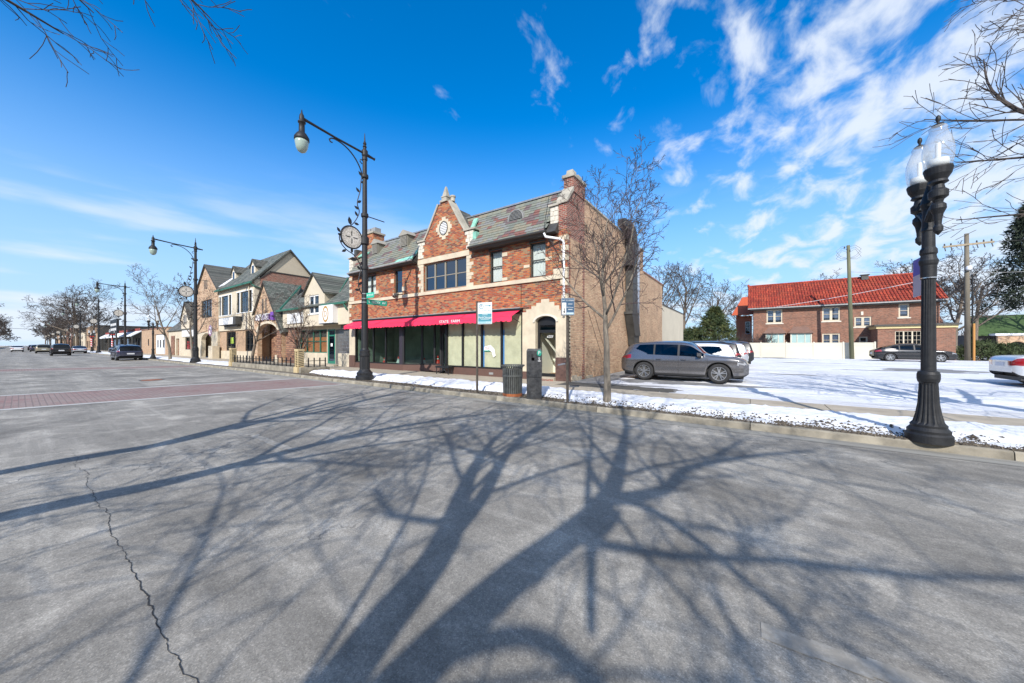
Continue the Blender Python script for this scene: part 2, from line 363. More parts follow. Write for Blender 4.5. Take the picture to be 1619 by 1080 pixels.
mat('rust', (0.27, 0.085, 0.03), 0.9, var=0.5, vs=8)
mat('red_paint', (0.62, 0.03, 0.025), 0.5)
mat('sign_green', (0.01, 0.30, 0.20), 0.5)
mat('sign_teal', (0.06, 0.24, 0.30), 0.5)
mat('sign_navy', (0.03, 0.085, 0.16), 0.45)
mat('sign_purple', (0.07, 0.035, 0.36), 0.5)
mat('galv', (0.33, 0.34, 0.34), 0.45, metal=0.6, var=0.2, vs=8)
mat('bark', (0.135, 0.108, 0.082), 0.95, var=0.45, vs=14, bump=0.8, bs=30, streak=(1, 1, 0.25))
mat('bark_grey', (0.175, 0.15, 0.118), 0.95, var=0.5, vs=16, bump=0.9, bs=34, streak=(1, 1, 0.22))
mat('twig', (0.060, 0.047, 0.040), 0.9, var=0.3, vs=5)
mat('twig_red', (0.075, 0.052, 0.048), 0.9, var=0.3, vs=5)
brick_mat('brick_main', [(0.0, (0.12, 0.035, 0.022)), (0.16, (0.27, 0.052, 0.024)), (0.38, (0.42, 0.078, 0.022)), (0.58, (0.50, 0.135, 0.036)), (0.76, (0.48, 0.21, 0.075)), (0.90, (0.34, 0.22, 0.12)), (1.0, (0.17, 0.10, 0.065))], (0.21, 0.155, 0.105), bump=0.7)
brick_mat('brick_red_dark', [(0, (0.13, 0.030, 0.022)), (0.4, (0.26, 0.052, 0.034)), (0.75, (0.33, 0.085, 0.05)), (1, (0.19, 0.09, 0.07))], (0.33, 0.27, 0.21), bump=0.7)
brick_mat('brick_tan', [(0, (0.40, 0.22, 0.13)), (0.3, (0.57, 0.36, 0.215)), (0.7, (0.66, 0.45, 0.28)), (1, (0.48, 0.27, 0.165))], (0.36, 0.26, 0.175), bump=0.7, dirt=0.38)
brick_mat('brick_house', [(0, (0.13, 0.045, 0.028)), (0.4, (0.22, 0.078, 0.045)), (0.8, (0.30, 0.12, 0.07)), (1, (0.18, 0.09, 0.065))], (0.25, 0.18, 0.13), dirt=0.3)
brick_mat('brick_orange', [(0, (0.38, 0.065, 0.022)), (0.6, (0.52, 0.105, 0.035)), (1, (0.42, 0.085, 0.03))], (0.45, 0.22, 0.13))
brick_mat('brick_buff', [(0, (0.33, 0.19, 0.10)), (0.5, (0.46, 0.29, 0.165)), (1, (0.40, 0.225, 0.13))], (0.42, 0.34, 0.25))
brick_mat('stone_tan', [(0, (0.30, 0.165, 0.09)), (0.3, (0.47, 0.30, 0.175)), (0.65, (0.56, 0.39, 0.25)), (1, (0.43, 0.23, 0.14))], (0.42, 0.33, 0.23), 0.36, 0.13, 0.014, bump=0.9)
brick_mat('stone_brown', [(0, (0.13, 0.06, 0.04)), (0.4, (0.27, 0.12, 0.07)), (0.8, (0.36, 0.20, 0.12)), (1, (0.22, 0.10, 0.07))], (0.12, 0.08, 0.06), 0.42, 0.16, 0.02, bump=1.0)
brick_mat('shingle_green', [(0, (0.065, 0.075, 0.064)), (0.4, (0.115, 0.128, 0.108)), (0.75, (0.165, 0.172, 0.148)), (1, (0.125, 0.118, 0.105))], (0.04, 0.045, 0.038), 0.30, 0.17, 0.016, bump=1.0)
brick_mat('shingle_dark', [(0, (0.065, 0.068, 0.058)), (0.5, (0.115, 0.118, 0.102)), (1, (0.16, 0.15, 0.13))], (0.04, 0.042, 0.038), 0.28, 0.15, 0.014, bump=1.0)

def paver_mat():
    t = NT('pavers'); o = t.obj()
    br = t.n('ShaderNodeTexBrick'); t.L.new(o, br.inputs['Vector']); br.inputs['Scale'].default_value = 1
    for k, v in (('Color1', (0, 0, 0, 1)), ('Color2', (1, 1, 1, 1)), ('Mortar', (0, 0, 0, 1)), ('Mortar Size', 0.012), ('Brick Width', 0.22), ('Row Height', 0.11)): br.inputs[k].default_value = v
    c = t.ramp(br.outputs['Color'], [(0, (0.20, 0.11, 0.10)), (0.6, (0.25, 0.14, 0.128)), (1, (0.28, 0.175, 0.16))])
    c = t.mix(t.ramp(t.noise(o, 0.9, 6, 0.65), [(0.35, 0.1), (0.62, 0.9)]), c, (0.27, 0.225, 0.20))
    c = t.mix(br.outputs['Fac'], c, (0.20, 0.155, 0.14)); t.L.new(c, t.b.inputs['Base Color']); t.b.inputs['Roughness'].default_value = 0.9
    t.bump(t.math('SUBTRACT', t.noise(o, 50, 3), br.outputs['Fac']), 0.6, 0.008); MATS['pavers'] = t.m
paver_mat()
def worn_paint():
    t = NT('worn_paint'); o = t.obj()
    f = t.ramp(t.noise(o, 7, 8, 0.78), [(0.46, 0.0), (0.66, 0.7)])
    c = t.mix(f, (0.25, 0.233, 0.20), (0.44, 0.42, 0.375)); t.L.new(c, t.b.inputs['Base Color']); t.b.inputs['Roughness'].default_value = 0.8
    t.bump(t.noise(o, 120, 3), 0.4, 0.005); MATS['worn_paint'] = t.m
    t = NT('band_concrete'); o = t.obj()
    c = t.ramp(t.noise(o, 1.5, 6, 0.65), [(0.3, (0.33, 0.325, 0.30)), (0.7, (0.48, 0.47, 0.44))]); t.L.new(c, t.b.inputs['Base Color']); t.b.inputs['Roughness'].default_value = 0.9
    MATS['band_concrete'] = t.m
    t = NT('ground_mix'); o = t.obj()
    c = t.mix(t.ramp(t.noise(o, 0.12, 6, 0.65), [(0.47, 0.0), (0.55, 1.0)]), (0.135, 0.12, 0.085), (0.80, 0.81, 0.84)); t.L.new(c, t.b.inputs['Base Color']); t.b.inputs['Roughness'].default_value = 0.9
    MATS['ground_mix'] = t.m
    # packed lot snow: wheel-packed grey lanes and thin spots
    t = NT('snow_lot'); o = t.obj()
    c = t.ramp(t.noise(o, 0.9, 6, 0.6), [(0.3, (0.65, 0.665, 0.70)), (0.7, (0.75, 0.76, 0.775))])
    tr = t.noise(t.obj((0.10, 1.1, 1), loc=(3, 0, 0)), 1.0, 6, 0.6, 0.3)
    c = t.mix(t.ramp(tr, [(0.50, 0.0), (0.66, 0.55)]), c, (0.42, 0.42, 0.43))
    sl = t.noise(t.obj(loc=(5, 1, 0)), 0.35, 5, 0.6)
    c = t.mix(t.ramp(sl, [(0.62, 0.0), (0.70, 0.35)]), c, (0.45, 0.45, 0.46))
    t.L.new(c, t.b.inputs['Base Color']); t.b.inputs['Roughness'].default_value = 0.6; t.b.inputs['Specular IOR Level'].default_value = 0.3
    t.bump(t.noise(t.obj((0.35, 1, 1)), 4, 8, 0.66), 0.9, 0.12); MATS['snow_lot'] = t.m
worn_paint()
M = MATS

def sheet(name, x0, x1, y0, y1, z, m, parent=None):
    b = MB(); b.poly([(x0, y0, z), (x1, y0, z), (x1, y1, z), (x0, y1, z)]); return b.build(name, m, parent, norm=False)

# ---------------------------------------------------------------- ground, road, kerbs
struct(sheet('ground', -1800, 1800, -1800, 1800, -0.03, M['ground_mix']))
road = struct(sheet('road', -900, 160, -4.6, 7.5, 0.0, M['asphalt']))
struct(sheet('gutter', -900, 160, 7.5, 7.84, 0.004, M['gutter_concrete']))
struct(sheet('gutter', -900, 160, -4.94, -4.6, 0.004, M['gutter_concrete']))
struct(sheet('parkway', -900, 160, 8.0, 10.02, 0.115, M['soil']))
struct(sheet('parkway', -900, 160, -8.0, -5.1, 0.115, M['soil']))
struct(sheet('pavement', -900, 160, -12.98, -8.0, 0.12, M['concrete']))
kerb = struct(MB().box(-900, -45, 7.84, 7.995, 0, 0.13).box(21, 160, 7.84, 7.995, 0, 0.13).box(-900, 160, -5.1, -4.94, 0, 0.13).build('kerb', M['kerb_concrete']))
seg = None
for i in range(22):
    x = -45 + i*3.0
    if seg is None:
        b = MB(); a, c = 0.006, 2.994
        b.prism([(a, 7.84, 0), (a, 7.995, 0), (a, 7.995, 0.13), (a, 7.875, 0.13), (a, 7.852, 0.108)], [(c, 7.84, 0), (c, 7.995, 0), (c, 7.995, 0.13), (c, 7.875, 0.13), (c, 7.852, 0.108)])
        seg = b.build('kerb_segment', M['kerb_concrete'], kerb); o = seg
    else: o = seg.copy(); COL.objects.link(o); o.parent = kerb
    o.location = (x, rng.uniform(-0.006, 0.006), rng.uniform(-0.006, 0.006))

# sidewalk: slabs laid one by one near the camera, a plain strip further off
struct(sheet('pavement', -900, -36, 10.02, 12.75, 0.128, M['concrete']))
walk = struct(sheet('pavement', -36, 30, 10.02, 12.75, 0.108, M['joint_dark']))
pv = {}
for i in range(44):
    for row, (y0, y1) in enumerate(((10.03, 11.42), (11.435, 12.70))):
        x = -36 + i*1.5
        if row == 1 and x > -6.2: continue
        if row not in pv: pv[row] = MB().box(0.007, 1.493, y0, y1, 0.09, 0.13).build('slab', M['concrete'], walk); o = pv[row]
        else: o = pv[row].copy(); COL.objects.link(o); o.parent = walk
        o.location = (x, 0, rng.uniform(-0.005, 0.004))
struct(sheet('parking_lot', -6.02, 60, 11.43, 50.5, 0.098, M['lot_asphalt']))

# crosswalk of pavers between concrete bands (it runs slightly askew), a second one further west
def skew(name, x0, w, z, m, parent, k=0.215, y0=-4.6, y1=7.5):
    b = MB(); f = lambda y: x0 + (y-7.2)*k
    b.poly([(f(y0), y0, z), (f(y0)+w, y0, z), (f(y1)+w, y1, z), (f(y1), y1, z)]); return b.build(name, m, parent, norm=False)
for xx, w in ((-17.55, 3.9), (-36.2, 3.4)):
    k = 0.215 if w > 3.5 else 0.5
    skew('paver_band', xx, w, 0.004, M['pavers'], road, k)
    skew('concrete_band', xx-0.28, 0.30, 0.008, M['band_concrete'], road, k); skew('concrete_band', xx+w-0.02, 0.30, 0.008, M['band_concrete'], road, k)
for x0, x1 in ((0.05, 3.1), (-7.4, -5.7), (-30.0, -27.0), (-52, -49), (8, 11)):
    b = MB(); n = 14
    for i in range(n):
        a = x0+(x1-x0)*i/n; c = x0+(x1-x0)*(i+1)/n; j = rng.uniform(-0.03, 0.03)
        b.poly([(a, 2.32+j, 0.004), (c, 2.32+j, 0.004), (c, 2.45+j, 0.004), (a, 2.45+j, 0.004)])
    b.build('lane_dash', M['worn_paint'], road, norm=False)
# the open joint down the middle of the road
b = MB(); x = -9.5; y = 0.46; w = 0.012; pa = None
while x < 4.5:
    y2 = 0.46 + 0.06*mnoise.noise(Vector((x*1.7, 0, 0))) + 0.022*mnoise.noise(Vector((x*9, 5, 0))) + rng.uniform(-0.004, 0.004)
    w2 = (0.0006 + 0.0035*max(0, mnoise.noise(Vector((x*1.1, 9, 0)))+0.22) + rng.uniform(0, 0.002))*min(1, (x+10)/5)
    if pa: b.poly([(pa[0], pa[1]-pa[2], 0.003), (x, y2-w2, 0.003), (x, y2+w2, 0.003), (pa[0], pa[1]+pa[2], 0.003)])
    pa = (x, y2, w2); x += rng.uniform(0.012, 0.035)
b.build('crack', M['crack_tar'], road, norm=False)
mh = thing('manhole_cover', 'round dark iron manhole cover in the road beyond the paver crosswalk', 'manhole cover', (-22.4, 3.46, 0))
MB().lathe([(0.42, 0.003), (0.42, 0.006), (0.36, 0.006)], 28, (-22.4, 3.46, 0)).build('rim', M['dark_metal'], mh)
MB().lathe([(0.35, 0.003), (0.35, 0.008), (0.2, 0.010)], 28, (-22.4, 3.46, 0)).build('lid', M['rust'], mh)

# ---------------------------------------------------------------- snow
def fbm(x, y, s, o=3):
    v = 0; a = 1; t = 0
    for k in range(o): v += a*mnoise.noise(Vector((x*s, y*s, 3.7*k))); t += a; a *= 0.5; s *= 2.1
    return v/t
def snowfield(name, x0, x1, y0, y1, st, fn, zb, m):
    nx = int((x1-x0)/st)+1; ny = int((y1-y0)/st)+1; b = MB(); idx = {}; H = {}
    for i in range(nx+1):
        for j in range(ny+1): H[i, j] = fn(x0+i*st, y0+j*st)
    def vid(i, j):
        if (i, j) not in idx: idx[i, j] = len(b.v); b.v.append((x0+i*st, y0+j*st, zb+max(-0.012, H[i, j])))
        return idx[i, j]
    for i in range(nx):
        for j in range(ny):
            q = ((i, j), (i+1, j), (i+1, j+1), (i, j+1))
            if max(H[k] for k in q) <= 0: continue
            b.f.append(tuple(vid(*k) for k in q)); b.mi.append(0)
    o = stuff(b.build(name, m, None, smooth=True, norm=False)); return tag(o, 'rutted snow lying over the parking lot' if name == 'snow_lot' else 'ragged bank of old snow along the kerb', 'snow')
def strip_h(x, y):
    lo = 8.46 + 0.34*fbm(x, 0, 0.9) + 0.22*fbm(x, 9, 4)
    if x < -4.9: lo = 8.62 + 0.25*fbm(x, 4, 0.6) + 0.10*fbm(x, 9, 4)
    hi = 10.08 + 0.13*fbm(x, 20, 1.3) + 0.06*fbm(x, 31, 6)
    if x < -4.9: hi += 0.12
    if x < -17: lo += (-17-x)*0.15
    e = min((y-lo)*0.55, (hi-y)*0.9)
    if -6.4 < x < -4.4: e -= 0.30*max(0, 1-((x+5.3)**2)/0.9)*max(0, (9.0-y))*0.9
    return min(0.085 if x > -4.9 else 0.14, max(-0.1, e)) * (0.75+0.6*fbm(x, y, 2.2)) + (0.028*fbm(x, y, 6.0, 3) + 0.018*fbm(x, y, 15, 2) if e > -0.02 else 0)
snowfield('snow_bank', -19.4, 16.0, 8.1, 10.4, 0.055, strip_h, 0.12, M['snow'])
def thin_h(x, y):
    e = min((y-7.98)*0.5, (8.75-y)*0.5); return e*0.10 + 0.035*fbm(x, y, 3.0, 4) - 0.004
snowfield('snow_bank', -4.0, 14.0, 7.99, 8.85, 0.05, thin_h, 0.118, M['snow_dirty'])
def bank2(x, y):
    e = min((y-8.5-0.3*fbm(x, 3, 0.5))*0.4, (10.3-y+0.3*fbm(x, 8, 0.8))*0.4, (-30.8-x)*0.3)
    return min(0.09, e) + 0.03*fbm(x, y, 3)
snowfield('snow_bank', -62, -30.8, 8.1, 10.8, 0.18, bank2, 0.115, M['snow'])
def far_bank(x, y):
    e = min((y-8.4)*0.3, (10.4-y)*0.3); return min(0.08, e) + 0.05*fbm(x, y, 0.6)
snowfield('snow_bank', -140, -62, 8.1, 10.6, 0.5, far_bank, 0.115, M['snow'])
def lot_h(x, y):
    e = 0.05 + 0.03*fbm(x, y, 0.5) + 0.022*fbm(x*0.5, y, 2.2) + 0.012*fbm(x, y, 7, 2)
    edge = min(1.0, (y-11.46-0.05*fbm(x, 0, 3))*2.0)
    side = (x+4.75+0.30*fbm(0, y, 0.8)+0.20*max(0, 13.6-y))*0.8
    bare = 0.10*max(0, 1-((x+4.0)**2/0.6+(y-14.9)**2/0.5)) + 0.08*max(0, 1-((x-8.9)**2/9+(y-30.5)**2/12))
    thin = max(0, mnoise.noise(Vector((x*0.10+4, y*0.42, 7.3)))-0.22)*0.35
    for yr_ in (13.3, 14.75, 26.4, 27.9, 33.0, 34.5, 39.2, 40.6):
        q = (y-yr_-0.35*math.sin(x*0.22+yr_)-0.05*x)/0.17
        if abs(q) < 2.5: e -= 0.075*math.exp(-q*q)*(0.55+0.9*fbm(x, yr_, 0.9)); 
        elif abs(q) < 3.6: e += 0.012
    e -= thin
    return min(e + 0.03*fbm(x*0.6, y, 1.1, 3), edge*0.07, side*0.2) - bare
snowfield('snow_lot', -5.6, 15.5, 11.40, 24.0, 0.12, lot_h, 0.10, M['snow_lot'])
snowfield('snow_lot', -5.6, 31.0, 23.9, 50.0, 0.30, lot_h, 0.10, M['snow_lot'])
snowfield('snow_lot', 15.4, 40, 11.40, 24.0, 0.5, lot_h, 0.10, M['snow_lot'])
stuff(snowfield('snow_lot', -6, 60, 50.6, 90, 1.0, lambda x, y: 0.05+0.12*fbm(x, y, 0.25), 0.0, M['snow']))

# dirt crumbs, dead leaves and slush along the kerb
b = MB()
for k in range(24000):
    x = rng.uniform(-19.5, 9) if k % 3 == 0 else rng.uniform(-5, 6)
    y = 7.93 + abs(rng.gauss(0, 0.27)) + 0.10*fbm(x, 0, 0.8)
    if x < -4.9: y = 7.93 + abs(rng.gauss(0, 0.32))
    dens = fbm(x, y, 1.1)
    if dens < rng.uniform(-0.55, 0.30) or y > 8.9: continue
    s = rng.uniform(0.010, 0.036); z = 0.118 + max(0, strip_h(x, y)) + (0.012 if y < 8.0 else 0)
    a = rng.uniform(0, 6.28); p = [(x+s*math.cos(a+q)*rng.uniform(0.6, 1.5), y+s*math.sin(a+q)*rng.uniform(0.6, 1.5), z) for q in (0, 2.1, 4.2)]
    t = (x+rng.uniform(-s, s)*0.4, y+rng.uniform(-s, s)*0.4, z+s*rng.uniform(0.4, 1.1))
    for q in range(3): b.poly([p[q], p[(q+1) % 3], t]); b.mi[-1] = 0 if k % 4 else 1
lit = stuff(b.build('leaf_litter', [M['litter'], M['soil']], None, norm=False)); tag(lit, 'dark crumbs of soil and dead leaves along the kerb', 'leaf litter')
# ---------------------------------------------------------------- windows, doors
def window(parent, x0, x1, z0, z1, y, cols=1, sash=True, fm='bronze_frame', gl='window_glass', dep=0.10, fw=0.055, bars=None, curtain=None, sill=None, room='room_dark', mull=0.05, name='window', back=0.45):
    """recessed window in a wall that faces -y: frame mesh with its panes and sill below it"""
    yy = y+dep; b = MB()
    b.box(x0, x0+fw, yy, yy+0.07, z0, z1).box(x1-fw, x1, yy, yy+0.07, z0, z1).box(x0+fw, x1-fw, yy, yy+0.07, z1-fw, z1).box(x0+fw, x1-fw, yy, yy+0.07, z0, z0+fw)
    cw = (x1-x0-2*fw-(cols-1)*mull)/cols; cells = []
    for c in range(cols):
        a = x0+fw+c*(cw+mull); cells.append((a, a+cw))
        if c: b.box(a-mull, a, yy-0.015, yy+0.07, z0+fw, z1-fw)
        zm = (z0+z1)/2
        if sash: b.box(a, a+cw, yy+0.005, yy+0.06, zm-0.022, zm+0.022)
        if bars:
            for i in range(1, bars[0]): xx = a+cw*i/bars[0]; b.box(xx-0.012, xx+0.012, yy+0.02, yy+0.05, z0+fw, z1-fw)
            for i in range(1, bars[1]): zz = z0+fw+(z1-z0-2*fw)*i/bars[1]; b.box(a, a+cw, yy+0.021, yy+0.049, zz-0.012, zz+0.012)
    w = b.build(name, M[fm], parent)
    for a, c in cells:
        parts = ((z0+fw, (z0+z1)/2-0.022), ((z0+z1)/2+0.022, z1-fw)) if sash else ((z0+fw, z1-fw),)
        for p, q in parts: MB().box(a, c, yy+0.030, yy+0.036, p, q).build('pane', M[gl], w)
    if curtain:
        b = MB(); n = 40; xs0, xs1 = cells[curtain[1]] if len(curtain) > 1 else (cells[0][0], cells[-1][1]); top = z1-fw
        zl = z0+fw+(z1-z0)*curtain[0]
        for i in range(n):
            f = lambda k: (xs0+(xs1-xs0)*k/n, yy+0.12+0.018*math.sin(k*1.45+xs0)+0.01*math.sin(k*0.6))
            (xa, ya), (xb, yb) = f(i), f(i+1); b.poly([(xa, ya, zl), (xb, yb, zl), (xb, yb, top), (xa, ya, top)])
        b.build('curtain', M['curtain'], w, norm=False)
    if room: MB().box(x0+0.01, x1-0.01, yy+back, yy+back+0.02, z0, z1).box(x0, x0+0.01, yy+0.08, yy+back+0.02, z0, z1).box(x1-0.01, x1, yy+0.08, yy+back+0.02, z0, z1).box(x0+0.01, x1-0.01, yy+0.08, yy+back, z1-0.01, z1).build('reveal', M[room], w)
    if sill: MB().box(x0-sill[0], x1+sill[0], y-0.05, y+dep, z0-sill[1], z0).build('sill', M[sill[2]], w)
    return w

# ---------------------------------------------------------------- corner brick shop building
F = 12.6; XL, XR = -21.95, -6.05
BLD = thing('shop_building', 'two storey red brick corner shop building with slate roof, stone gable and red awning', 'building', ((XL+XR)/2, F, 0.1))
wins = [(-20.2, -19.0, 4.72, 5.98), (-17.2, -16.45, 4.62, 5.98), (-14.6, -11.5, 4.50, 5.98), (-10.05, -9.30, 4.50, 5.98), (-7.82, -7.05, 4.50, 5.98)]
MB().wall(XL, XR, 3.22, 6.30, F, F+0.30, wins).build('front_wall', M['brick_main'], BLD)
# central gable wall above the eaves
MB().py([(-15.05, 6.302), (-11.05, 6.302), (-11.05, 7.05), (-11.62, 7.28), (-11.95, 7.75), (-12.72, 9.02), (-13.38, 9.02), (-14.15, 7.75), (-14.5, 7.28), (-15.05, 7.05)], F, F+0.32).build('gable_wall', M['brick_main'], BLD)
# raking coping, shoulders and finial of the gable
for s in (-1, 1):
    cx = -13.05; b = MB()
    P = [(0.36, 8.96), (1.12, 7.72), (1.46, 7.24)]
    for (a, za), (c, zc) in zip(P, P[1:]):
        b.prism([(cx+s*a, F-0.07, za), (cx+s*c, F-0.07, zc), (cx+s*(c+0.09), F-0.07, zc+0.05), (cx+s*(a+0.09), F-0.07, za+0.05)],
                [(cx+s*a, F+0.42, za), (cx+s*c, F+0.42, zc), (cx+s*(c+0.09), F+0.42, zc+0.05), (cx+s*(a+0.09), F+0.42, za+0.05)])
    b.build('coping', M['coping_stone'], BLD)
    a, c = sorted((cx+s*1.42, cx+s*2.16))
    MB().box(a, c, F-0.09, F+0.45, 7.22, 7.31).build('shoulder_cap', M['coping_stone'], BLD)
    for k, (zz, w) in enumerate(((7.02, 0.55), (6.84, 0.42), (6.66, 0.5), (6.48, 0.36), (6.32, 0.46))):
        for q in range(2):
            a, c = sorted((cx+s*(2.02-w+q*w*0.52), cx+s*(2.02-w+w*0.50+q*w*0.50)))
            MB().box(a+0.006, c-0.006, F-0.025-0.004*(k % 2), F+0.1, zz+0.006, zz+0.174).build('stone_block', M['limestone_pale'], BLD)
fin = MB(); fin.box(-13.30, -12.80, F-0.08, F+0.36, 9.02, 9.12).box(-13.22, -12.88, F-0.02, F+0.30, 9.12, 9.26)
fin.prism([(-13.20, F, 9.34), (-12.90, F, 9.34), (-12.90, F+0.28, 9.34), (-13.20, F+0.28, 9.34)], [(-13.09, F+0.11, 9.86), (-13.01, F+0.11, 9.86), (-13.01, F+0.17, 9.86), (-13.09, F+0.17, 9.86)])
fin.box(-13.24, -12.86, F-0.04, F+0.32, 9.28, 9.34).build('finial', M['coping_stone'], BLD)
MB().lathe([(0.12, 9.02), (0.12, 9.2), (0.15, 9.22), (0.15, 9.30), (0.10, 9.32)], 10, (-12.62, F+0.2, 0)).build('finial', M['coping_stone'], BLD)
# round louvre in a stepped stone medallion
MX, MZ = -13.05, 7.66; med = MB()
steps = [(-0.13, 0.13, -0.58, 0.58), (-0.32, -0.13, -0.43, 0.43), (0.13, 0.32, -0.43, 0.43), (-0.46, -0.32, -0.27, 0.27), (0.32, 0.46, -0.27, 0.27), (-0.57, -0.46, -0.11, 0.11), (0.46, 0.57, -0.11, 0.11)]
for k, (a, c, d, e) in enumerate(steps): med.box(MX+a, MX+c, F-0.03-0.001*(k % 2), F+0.1, MZ+d, MZ+e)
med = med.build('medallion', M['limestone'], BLD)
ring = [(MX+0.30*math.cos(R(a)), MZ+0.36*math.sin(R(a))) for a in range(0, 360, 15)]; inn = [(MX+0.265*math.cos(R(a)), MZ+0.325*math.sin(R(a))) for a in range(0, 360, 15)]
b = MB()
for i in range(24):
    j = (i+1) % 24; b.prism([(ring[i][0], F-0.06, ring[i][1]), (ring[j][0], F-0.06, ring[j][1]), (inn[j][0], F-0.06, inn[j][1]), (inn[i][0], F-0.06, inn[i][1])], [(ring[i][0], F-0.02, ring[i][1]), (ring[j][0], F-0.02, ring[j][1]), (inn[j][0], F-0.02, inn[j][1]), (inn[i][0], F-0.02, inn[i][1])])
b.build('ring', M['bronze_frame'], med); MB().py(inn, F-0.036, F-0.02).build('louvre', M['white'], med)
for k in range(-3, 4):
    zz = MZ+k*0.085; hw = 0.24*math.sqrt(max(0.05, 1-(k*0.085/0.32)**2)); MB().box(MX-hw, MX+hw, F-0.052, F-0.0365, zz-0.012, zz+0.012).build('slat', M['lead_grey'], med)

# belt course, window stones, quoins
MB().box(XL-0.03, XR+0.03, F-0.07, F+0.05, 4.30, 4.47).build('belt_course', M['limestone'], BLD)
MB().box(-15.08, -11.28, F-0.05, F+0.12, 6.0, 6.26).build('lintel', M['limestone'], BLD)
stones = []
for s, xe in ((-1, -14.62), (1, -11.48)):
    for k in range(9): stones.append((xe, xe+s*(0.22+0.12*((k*7+2*(s > 0)) % 3)), 4.475+k*0.169, 4.475+(k+1)*0.169))
for x, s, zs in ((-7.05, 1, (5.12, 5.28)), (-7.82, -1, (4.95, 5.08)), (-9.30, 1, (5.62, 5.8)), (-9.30, 1, (4.52, 4.66)), (-16.45, 1, (4.7, 4.95)), (-17.2, -1, (5.25, 5.5)), (-19.0, 1, (4.75, 4.95)), (-20.2, -1, (5.0, 5.2))):
    stones.append((x, x+s*0.30, zs[0], zs[1]))
for k, (zz, w, h) in enumerate(((4.48, 0.62, 0.26), (5.02, 0.34, 0.24), (5.42, 0.26, 0.22), (5.85, 0.34, 0.2), (4.02, 0.30, 0.24), (3.45, 0.24, 0.22))):
    stones.append((XR+0.025, XR-w, zz, zz+h)); stones.append((XL-0.025, XL+w*0.9, zz+0.02, zz+h+0.02))
for a, c, d, e in stones:
    a, c = sorted((a, c)); MB().box(a+0.004, c-0.004, F-0.028, F+0.10, d+0.004, e-0.004).build('stone_block', M['limestone'], BLD)
for i, w in enumerate(wins):
    n = 4 if i == 2 else (2 if i == 0 else 1)
    window(BLD, *w, F, cols=n, fm='bronze_frame' if i != 2 else 'taupe_frame', gl='dark_glass' if i in (1, 2) else 'clear_glass', curtain={0: (0.0,), 2: (0.05, 0), 3: (0.0,), 4: (0.02,)}.get(i), mull=0.09, fw=0.06, sill=None if i != 1 else (0.04, 0.08, 'limestone'))
    MB().box(w[0]-0.02, w[1]+0.02, F-0.045, F+0.02, w[3]-0.01, w[3]+0.05).build('window_head', M['bronze_frame'], BLD) if i != 2 else None

# ---- side walls (east), rear wings
XS = XR
def side_wall(name, yz, m, t=0.3): return MB().px(yz, XS-t, XS).build(name, m, BLD)
side_wall('side_wall', [(F+0.31, 0.0), (24.5, 0.0), (24.5, 8.02), (14.36, 8.02), (14.36, 6.0), (F+0.31, 6.0)], M['brick_tan'])
side_wall('side_wall', [(24.5, 0.0), (30.7, 0.0), (30.7, 6.6), (24.5, 6.6)], M['brick_tan'])
side_wall('rear_wall', [(30.7, 0.0), (41.7, 0.0), (41.7, 4.95), (30.7, 4.95)], mat('annex_stucco', (0.52, 0.47, 0.37), 0.9, var=0.08, vs=0.7))
MB().box(XS-0.36, XS+0.05, 14.37, 24.55, 8.022, 8.10).build('parapet_cap', M['coping_stone'], BLD)
MB().box(XS-0.36, XS+0.05, 24.56, 30.75, 6.602, 6.69).build('parapet_cap', M['brick_red_dark'], BLD)
MB().box(XS-0.36, XS+0.05, 30.76, 41.75, 4.952, 5.03).build('parapet_cap', M['dark_metal'], BLD)
MB().box(XL, XS-0.3, 14.2, 24.4, 7.6, 7.7).box(XL, XS-0.3, 24.4, 30.6, 6.2, 6.3).box(XL, XS-0.3, 30.6, 41.6, 4.6, 4.7).box(XL, XS-0.3, 41.4, 41.7, 0, 4.6).box(XL, XL+0.3, F+0.31, 24.5, 0, 8.0).box(XL, XL+0.3, 24.5, 30.7, 0, 6.5).build('flat_roof', M['dark_metal'], BLD)
# red brick pier below the chimney, toothed corner bricks and stone base blocks
pier = MB()
for k in range(80):
    zz = 0.12+k*0.075
    if zz > 5.95: break
    w = 0.10 if k % 2 else 0.16
    if zz < 0.7: w += 0.10
    pier.box(XS+0.002, XS+0.014, 14.28-w, 14.28+0.05, zz+0.005, zz+0.070)
pier.build('brick_pier', M['brick_red_dark'], BLD)
corner = MB()
for k in range(80):
    zz = 0.12+k*0.075
    if zz > 6.0: break
    w = 0.10 if k % 2 else 0.20
    if zz < 0.9: w += 0.16
    corner.box(XS+0.002, XS+0.012, F+0.0, F+0.06+w, zz+0.004, zz+0.071)
corner.build('corner_bricks', M['brick_red_dark'], BLD)
for y0, y1, z1 in ((12.95, 13.45, 0.34), (13.5, 13.95, 0.26), (14.45, 15.2, 0.22)): MB().box(XS+0.002, XS+0.05, y0, y1, 0.1, z1).build('base_block', M['concrete'], BLD)
